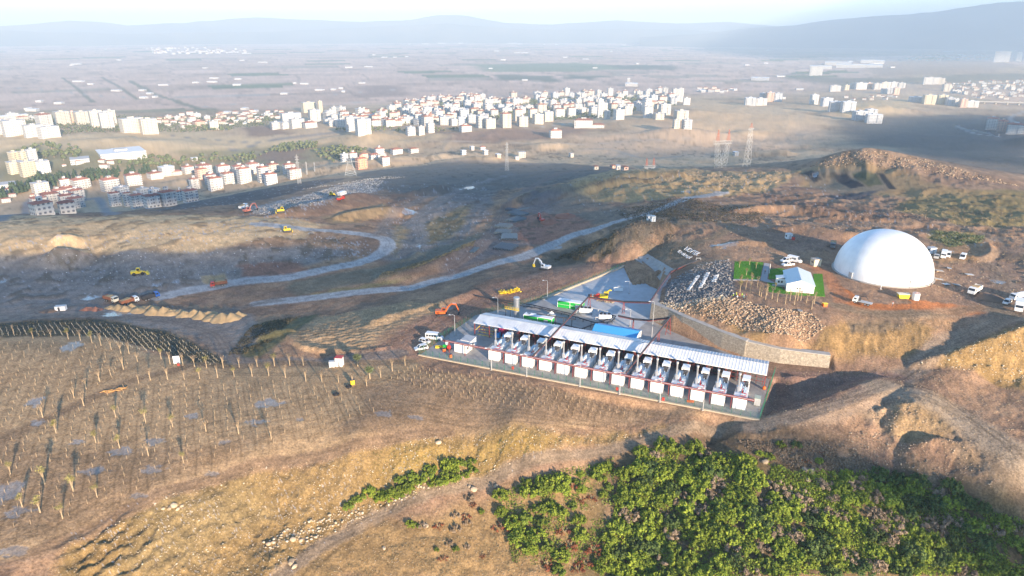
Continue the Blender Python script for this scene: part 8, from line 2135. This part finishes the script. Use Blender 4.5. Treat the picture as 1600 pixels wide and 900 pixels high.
# ---- stones
def stone_mesh(seed, n=2):
    import bmesh
    bm = bmesh.new(); bmesh.ops.create_icosphere(bm, subdivisions=n, radius=1.0); r_ = random.Random(seed)
    ax = [Vector((r_.uniform(-1, 1), r_.uniform(-1, 1), r_.uniform(-1, 1))).normalized() for _ in range(7)]; cut = [r_.uniform(.55, .9) for _ in ax]
    for v in bm.verts:
        for a, c in zip(ax, cut):
            d = v.co.dot(a)
            if d > c: v.co -= a * (d - c)
        v.co *= r_.uniform(.94, 1.06); v.co.z *= .75
    me = bpy.data.meshes.new('stone'); bm.to_mesh(me); bm.free(); return me
ST_ = [stone_mesh(s) for s in range(6)]
def rock_field(name, poly, n, smin, smax, m, seed, spread=None, zadd=.0):
    rg = np.random.default_rng(seed); W_ = [at(*p) for p in poly]; xs = [p.x for p in W_]; ys = [p.y for p in W_]
    T = stone_mesh(seed + 60, 1); TV = np.array([v.co[:] for v in T.vertices]); TF = np.array([p.vertices[:] for p in T.polygons])
    VV = []; FF = []; k = 0; tries = 0
    while k < n and tries < n * 30:
        tries += 1
        x, y = rg.uniform(min(xs), max(xs)), rg.uniform(min(ys), max(ys))
        if not in_poly(x, y, W_): continue
        if spread is not None and float(fbm(np.array([x / 2.5]), np.array([y / 2.5]), 2, seed)[0]) < spread: continue
        s_ = smin + (smax - smin) * rg.uniform() ** 2.5; a = rg.uniform(0, 6.28); ca, sa = math.cos(a), math.sin(a)
        q_ = TV * np.array((s_, s_ * rg.uniform(.6, 1), s_ * rg.uniform(.6, 1)))
        q_ = np.stack([q_[:, 0] * ca - q_[:, 1] * sa + x, q_[:, 0] * sa + q_[:, 1] * ca + y, q_[:, 2] + Hat(x, y) + s_ * .25 + zadd], 1)
        FF.append(TF + k * len(TV)); VV.append(q_); k += 1
    o = obj_of(name, mesh_from(name, np.concatenate(VV), np.concatenate(FF), m)); o['kind'] = 'stuff'; return o
def stone_isl(name, c1, c2):
    m = leaf_mat(name, c1, c2, 0.0); m.node_tree.nodes['Principled BSDF'].inputs['Roughness'].default_value = .9; return m
SI_T = stone_isl('tan_rubble', (.19, .13, .09), (.50, .38, .26)); SI_G = stone_isl('grey_rubble', (.15, .14, .135), (.34, .32, .30)); SI_P = stone_isl('pale_rubble', (.30, .24, .16), (.62, .53, .40))
rock_field('slope_rocks', [(1033, 480), (1140, 464), (1160, 470), (1200, 480), (1270, 490), (1290, 510), (1250, 535), (1200, 528), (1130, 505), (1070, 490)], 3400, .18, .62, SI_T, 1)
rock_field('flank_rocks', [(1046, 440), (1096, 412), (1140, 406), (1148, 462), (1100, 470), (1036, 482)], 2600, .2, .6, SI_G, 2)
rock_field('crest_rocks', [(1030, 474), (1075, 472), (1130, 462), (1135, 468), (1060, 484), (1036, 484)], 260, .3, .75, SI_P, 3)
rock_field('bank_stones', [(110, 845), (250, 775), (400, 728), (560, 697), (720, 680), (1060, 660), (900, 700), (760, 745), (600, 800), (500, 845), (420, 900), (200, 900)], 1500, .06, .32, SI_P, 4, .46)
rock_field('mound_stones', [(1430, 572), (1500, 540), (1600, 505), (1640, 520), (1640, 600), (1540, 590)], 700, .08, .4, SI_P, 5, .4)
rock_field('gully_stones', [(1330, 650), (1400, 620), (1480, 680), (1560, 760), (1480, 750), (1400, 735), (1320, 700)], 900, .08, .35, SI_T, 6, .42)
rock_field('ridge_rocks', [(1250, 262), (1350, 234), (1450, 250), (1560, 280), (1600, 292), (1500, 280), (1400, 262), (1300, 262)], 2200, .2, .8, SI_T, 7, .42)
rock_field('hill_rocks', [(880, 285), (1000, 266), (1120, 270), (1240, 268), (1190, 300), (1050, 300), (900, 312)], 2000, .2, .7, SI_T, 8, .46)
rock_field('refuse', [(385, 328), (470, 307), (540, 287), (600, 282), (585, 300), (480, 325), (400, 336)], 3600, .2, .6, stone_isl('refuse_mix', (.28, .25, .21), (.58, .55, .50)), 9)
rock_field('refuse_upper', [(470, 296), (600, 276), (640, 276), (560, 286)], 700, .2, .7, stone_isl('refuse_mix2', (.28, .25, .21), (.58, .55, .50)), 10)
rock_field('plain_stones', [(60, 380), (480, 360), (580, 385), (560, 402), (300, 436), (60, 460)], 700, .12, .4, stone_isl('refuse_mix3', (.25, .25, .27), (.7, .7, .72)), 11, .45)
GRV = stone_isl('field_gravel', (.16, .115, .075), (.46, .36, .24))
rock_field('bank_gravel', [(100, 850), (250, 775), (400, 728), (560, 697), (720, 680), (1060, 660), (900, 700), (760, 745), (600, 800), (500, 845), (420, 910), (60, 910)], 9000, .05, .22, GRV, 13)
rock_field('track_gravel', [(430, 910), (600, 806), (780, 756), (960, 720), (960, 900)], 3000, .05, .2, GRV, 14)
rock_field('slope_gravel', [(1300, 560), (1420, 500), (1600, 490), (1650, 760), (1560, 770), (1420, 735), (1180, 690), (1190, 600)], 7000, .05, .24, GRV, 15)
rock_field('spur_gravel', [(450, 530), (500, 490), (700, 470), (930, 402), (980, 412), (840, 466), (650, 555)], 3500, .06, .24, GRV, 16)
rock_field('hilltop_gravel', [(950, 395), (1100, 340), (1450, 320), (1620, 340), (1620, 480), (1460, 470), (1300, 400), (1100, 400)], 6000, .08, .4, GRV, 17)
rock_field('field_clods', [(-60, 540), (150, 530), (300, 575), (640, 565), (1060, 650), (560, 690), (250, 765), (60, 850), (-60, 900)], 7000, .04, .15, GRV, 18)
rock_field('verge_stones', [(480, 846), (600, 792), (700, 758), (680, 752), (560, 792), (400, 850), (420, 860)], 260, .15, .55, SI_P, 12)
BO = [(272, 790, .9), (266, 794, .7), (278, 796, .6), (284, 791, .5), (255, 795, .5), (420, 850, .7), (458, 843, .8), (470, 845, .6), (500, 815, .6), (515, 805, .5), (740, 765, 1.0), (733, 760, .6), (685, 692, .9), (600, 857, .6), (1328, 752, 1.3), (1322, 747, .9), (1258, 735, 1.1), (1268, 738, 1.2), (1262, 750, .8), (1278, 756, .7), (1195, 722, 1.0), (665, 822, .8), (775, 760, .7), (455, 879, 1.0), (460, 886, .8)]
zB = lambda px, py: 'in the pile on the pale bank' if px < 300 else 'on the edge of the lower track' if px < 700 and py > 780 else 'at the foot of the pale bank' if px < 800 else 'at the upper rim of the thicket'
cb = {}
for b_ in sorted(BO): cb.setdefault(zB(b_[0], b_[1]), []).append(b_)
for zn, L in cb.items():
    for i, (px, py, s_) in enumerate(L):
        g = at(px, py); o = obj_of('boulder', ST_[i % 6].copy(), (g.x, g.y, g.z + s_ * .2), rz=i * 1.1, sc=(s_ * 1.1, s_ * .9, s_ * .85)); o.data.materials.clear(); o.data.materials.append(STONE)
        tag(o, '%s tan boulder %s' % ('leftmost' if i == 0 else 'rightmost' if i == len(L) - 1 else ORD[i] + '-from-left', zn), 'boulder', 'boulders')

# ---- tipped earth piles along the track
def pile_mesh(seed, r, h):
    n, m_ = 30, 14; rr = np.linspace(0, 1, m_); th = np.linspace(0, 2 * math.pi, n, endpoint=False)
    RR_, TT_ = np.meshgrid(rr, th, indexing='ij'); x, y = r * RR_ * np.cos(TT_), r * RR_ * np.sin(TT_)
    sk = fbm(x / (r * .6) + seed * 7.7, y / (r * .6), 3, seed)
    z = h * (1 - RR_) ** .85 * (.65 + .7 * sk) + (fbm(x * 1.6 + seed, y * 1.6, 3, seed + 3) - .5) * .5 * (1 - RR_); z[-1] = -.4
    V_ = np.stack([x, y, z], -1).reshape(-1, 3); i = np.arange(m_ * n).reshape(m_, n); j = np.roll(i, -1, 1)
    F_ = np.stack([i[:-1], i[1:], j[1:], j[:-1]], -1).reshape(-1, 4)
    return mesh_from('earth_pile', V_, F_, EARTH, smooth=True)
PM = [pile_mesh(s, 1.0, 1.0) for s in range(5)]
PL_ = [(172, 482, 2.6), (185, 483, 3.4), (196, 485, 3.0), (207, 482, 3.2), (216, 487, 3.6), (224, 482, 2.6), (236, 484, 3.6), (240, 490, 4.2), (256, 490, 4.2), (268, 491, 4.0), (281, 491, 3.6), (288, 494, 3.6), (304, 493, 3.8), (314, 496, 4.0), (326, 493, 3.8), (332, 499, 4.0), (347, 500, 5.0), (362, 499, 4.0), (374, 494, 3.0)]
for i, (px, py, r) in enumerate(PL_):
    g = at(px, py); o = obj_of('earth_pile', PM[i % 5], (g.x, g.y, g.z - .1), rz=i * 2.1, sc=(r * 1.15, r, r * .62))
    tag(o, '%s tan earth pile tipped beside the shaded track' % ('leftmost' if i == 0 else 'rightmost' if i == len(PL_) - 1 else ORD[i] + '-from-left'), 'earth pile', 'tipped earth piles beside the track')
for px, py, r, h, lab in [(150, 485, 3.0, .5, 'dark reddish pile right of the white box on the shaded floor'), (136, 484, 3.0, .45, 'flat brown pile left of the reddish one'), (75, 487, 3.4, .4, 'flattest brown pile at the left on the shaded floor'), (1548, 466, 4.5, .5, 'dark brown spoil heap behind the tipper truck by the dome'), (860, 348, 6.0, .45, 'red spoil heap beside the red excavator'), (885, 338, 7.0, .35, 'broad dull red heap behind the red excavator'), (870, 330, 9, .0, '')]:
    if not lab: continue
    g = at(px, py); o = obj_of('spoil_heap', PM[rnd.randrange(5)].copy(), (g.x, g.y, g.z - .1), rz=px, sc=(r * 1.2, r, r * h)); o.data.materials.clear(); o.data.materials.append(mat('red_spoil', (.30, .13, .08), .95, var=.25) if 'red' in lab else EARTH if 'tan' in lab else mat('brown_spoil', (.17, .115, .08), .95, var=.25)); tag(o, lab, 'spoil heap')
o = thing('storage_box', 'white box on the shaded floor left of the tipped piles', 'box', at(96, 485), .2); b = MB(); b.box(-2.0, 2.0, -1, 1, .2, 2.1); b.build('body', WHITE, o); b = MB(); b.box(-2.1, 2.1, -1.1, 1.1, 2.1, 2.2); b.build('lid', GALV, o); b = MB(); b.box(-.9, -.1, -1.03, -1, .3, 1.8); b.build('door', DARK, o)
o = thing('timber_pile', 'pile of broken orange timber on the field track', 'timber pile', at(178, 611), .4)
for k in range(16):
    b = MB(); b.at((rnd.uniform(-2.5, 2.5), rnd.uniform(-.7, .7), .1 + .03 * k), rnd.uniform(-.5, .5)); b.bx((0, 0, 0), (rnd.uniform(1.5, 3.2), .18, .12)); b.build('plank', mat('orange_timber', (.50, .27, .10), .85, var=.25), o)
o = thing('portable_toilet', 'yellow barrel-shaped bin at the field edge below the booth', 'bin', at(551, 600)); b = MB(); b.cyl((0, 0), .7, 0, 1.5); b.build('body', YELLOW, o); b = MB(); b.cyl((0, 0), .74, 1.5, 1.65); b.build('lid', DARK, o); o.name = 'bin'
for px, py, lab in [(545, 605, 'dark tyre lying right below the yellow bin'), (525, 617, 'dark tyre lying half sunk at the field edge')]:
    o = thing('tyre', lab, 'tyre', at(px, py), 0, 'dark tyres at the field edge'); b = MB()
    n = 20; b.tube([(math.cos(a) * .75, math.sin(a) * .75, .28) for a in [2 * math.pi * k / n for k in range(n + 1)]], .26, 7, cap=False); b.build('tread', BLACK, o); b = MB(); b.tube([(math.cos(a) * .5, math.sin(a) * .5, .28) for a in [2 * math.pi * k / n for k in range(n + 1)]], .09, 5, cap=False); b.build('rim', DARK, o)

for i, (px, py, rz, lab) in enumerate([(1468, 424, .3, 'tilted grey scrap sheet nearest the right side of the dome'), (1483, 420, 1.0, 'grey scrap sheet behind the tilted one by the dome'), (1466, 437, .1, 'long pale scrap sheet at the right foot of the dome'), (1478, 445, .6, 'pale scrap sheet in front of the long one'), (1496, 446, .2, 'flat pale scrap sheet nearest the tipper truck'), (1515, 430, .4, 'lone pale sheet lying in the puddle right of the dome'), (1250, 486, 1.2, 'pale board on the stony strip below the lawn')]):
    g = at(px, py); o = thing('scrap_sheet', lab, 'scrap', g, rz, 'scrap sheets on the terrace'); b = MB(); b.at((0, 0, .35), 0, .18, .1); b.box(-2.2, 2.2, -.8, .8, -.05, .05); b.build('sheet', GALV if i % 2 else CONC, o); b = MB(); b.at((-1, 0, .1), .2); b.box(-.8, .8, -.15, .15, -.2, .18); b.build('block', WOOD, o)
undergrowth([(700, 193), (560, 200), (520, 186), (700, 160), (1000, 150), (1060, 165), (940, 185), (800, 186)], 16000, 21, LF_O, 5.0, 1.8, 'town_greenery')
undergrowth([(0, 185), (60, 180), (260, 186), (430, 178), (430, 195), (250, 206), (60, 214)], 7000, 22, LF_O, 4.0, 1.5, 'village_greenery')
# ---- stacks of long pipes beside the red track
def pipe_stack(px, py, n, L, rz, m, lab, layers=2, r=.36):
    o = thing('pipe_stack', lab, 'pipe stack', at(px, py), rz, 'pipe stacks beside the red track')
    for l in range(layers):
        for k in range(n - l):
            b = MB(); y = (k - (n - l - 1) / 2) * r * 2.05; sh_ = rnd.uniform(-.5, .5); b.tube([(-L / 2 + sh_, y, r + .2 + l * r * 1.75), (L / 2 + sh_, y, r + .2 + l * r * 1.75)], r, 8); b.build('pipe', m, o)
    for x in (-L * .3, L * .3):
        b = MB(); b.box(x - .15, x + .15, -n * r, n * r, 0, .2); b.build('bearer', WOOD, o)
GP = mat('grey_plastic_pipe', (.10, .13, .145), .55, var=.15); BP = mat('black_plastic_pipe', (.05, .07, .09), .35, var=.2)
pipe_stack(790, 388, 15, 11, 1.15, BP, 'nearest black pipe stack beside the red track'); pipe_stack(796, 372, 13, 11, 1.55, BP, 'black pipe stack just behind the nearest one')
pipe_stack(786, 364, 13, 8, 1.35, GP, 'grey pipe stack in the middle of the row'); pipe_stack(787, 355, 13, 8, 1.1, GP, 'grey pipe stack leaning crosswise behind the middle one')
pipe_stack(806, 345, 12, 12, .9, GP, 'grey pipe stack on the right of the row'); pipe_stack(810, 335, 13, 13, 2.3, GP, 'far grey pipe stack lying askew'); pipe_stack(815, 328, 4, 14, .6, GP, 'few grey pipes at the far end of the row', 1); pipe_stack(798, 329, 7, 7, 2.6, BP, 'small dark pipe bundle at the far end')
pipe_stack(741, 392, 4, 9, 1.3, GP, 'few pale pipes at the road edge left of the stacks', 1)
# ---- trees of the lower country
def tree_mesh(seed, leafm, r, h, th, n=260, size=.5, cone=False):
    rg = np.random.default_rng(seed); P = []; N = []
    for k in range(9):
        if cone: zc = th + (h - th) * (k / 9); rc = r * (1 - k / 9.5); c = np.array((rg.normal() * .15 * r, rg.normal() * .15 * r, zc)); s_ = np.array((rc, rc, (h - th) * .14))
        else: a = rg.uniform(0, 6.28); q = rg.uniform(0, .6) * r; c = np.array((q * math.cos(a), q * math.sin(a), th + (h - th) * rg.uniform(.25, .8))); s_ = np.array((r * .55, r * .55, (h - th) * .3))
        d = rg.normal(size=(n // 9, 3)); d /= np.linalg.norm(d, axis=1, keepdims=True); P.append(c + d * s_ * rg.uniform(.7, 1.05, (n // 9, 1))); N.append(d)
    V_, F_ = leaf_quads(np.concatenate(P), np.concatenate(N), size, rg, 1.2)
    return mesh_from('crown', V_, F_, leafm)
b = MB(); b.tube([(0, 0, -2), (0, 0, 3.5)], .3, 6, r1=.2); b.tube([(0, 0, 2.0), (1.0, .3, 4.0)], .12, 5, r1=.05); b.tube([(0, 0, 2.4), (-.9, -.4, 4.2)], .12, 5, r1=.05); TRK = b.build('trunk', BARK).data; bpy.data.objects.remove(bpy.data.objects['trunk'] if 'trunk' in bpy.data.objects and bpy.data.objects['trunk'].parent is None else [o for o in bpy.data.objects if o.data == TRK][0])
OLV = [tree_mesh(s, LF_O, 3.0, 5.5, 1.6, 240, .55) for s in (1, 2, 3)]; PIN = [tree_mesh(s, LF_P, 3.2, 10, 2.0, 300, .6, True) for s in (4, 5, 6)]
def grove(poly, n, mind, seed, V_, name, lab, grp, sc=(.8, 1.3)):
    r_ = random.Random(seed)
    for x, y in scatter(poly, n, mind, seed):
        g = at(x, y); t = thing(name, lab, 'tree', g, r_.uniform(0, 6.28), grp); s_ = r_.uniform(*sc); t.scale = (s_,) * 3
        obj_of('crown', r_.choice(V_), parent=t); obj_of('trunk', TRK, parent=t)
grove([(40, 290), (60, 278), (150, 272), (240, 264), (240, 272), (150, 282), (70, 294), (0, 312), (0, 302)], 95, 3.6, 31, PIN, 'pine_tree', 'one of the grey-green pines in the wood behind the left estate', 'pines behind the left estate')
grove([(10, 240), (60, 226), (120, 230), (140, 246), (100, 252), (80, 250)], 40, 5, 32, OLV, 'olive_tree', 'one of the grey-green trees around the pale tower cluster', 'trees around the pale towers', (1.0, 1.8))
grove([(170, 258), (240, 246), (300, 250), (350, 240), (330, 258), (250, 264)], 46, 5, 33, OLV, 'olive_tree', 'one of the scattered trees near the long white factory', 'trees near the factory', (1.0, 1.6))
grove([(418, 236), (450, 224), (495, 222), (495, 232), (440, 239)], 70, 2.6, 34, OLV, 'olive_tree', 'one of the olive trees in the left grove above the estate', 'olive trees of the left grove', (.8, 1.1))
grove([(490, 238), (520, 232), (560, 232), (575, 238), (530, 258), (505, 250)], 60, 3.2, 35, OLV, 'olive_tree', 'one of the olive trees in the right grove behind the squat pylon', 'olive trees of the right grove', (.9, 1.3))
grove([(330, 250), (400, 240), (420, 240), (380, 256)], 30, 4, 36, OLV, 'olive_tree', 'one of the trees along the road above the estate', 'trees along the road above the estate')
grove([(285, 198), (330, 200), (360, 205), (300, 205)], 26, 3, 37, OLV, 'olive_tree', 'one of the trees at the village edge', 'trees at the village edge', (1, 1.6))
grove([(520, 205), (545, 200), (600, 200), (640, 204), (700, 203), (735, 200), (690, 207), (560, 207)], 40, 4, 38, OLV, 'street_tree', 'one of the small trees along the front of the big town', 'trees along the town front', (.8, 1.3))
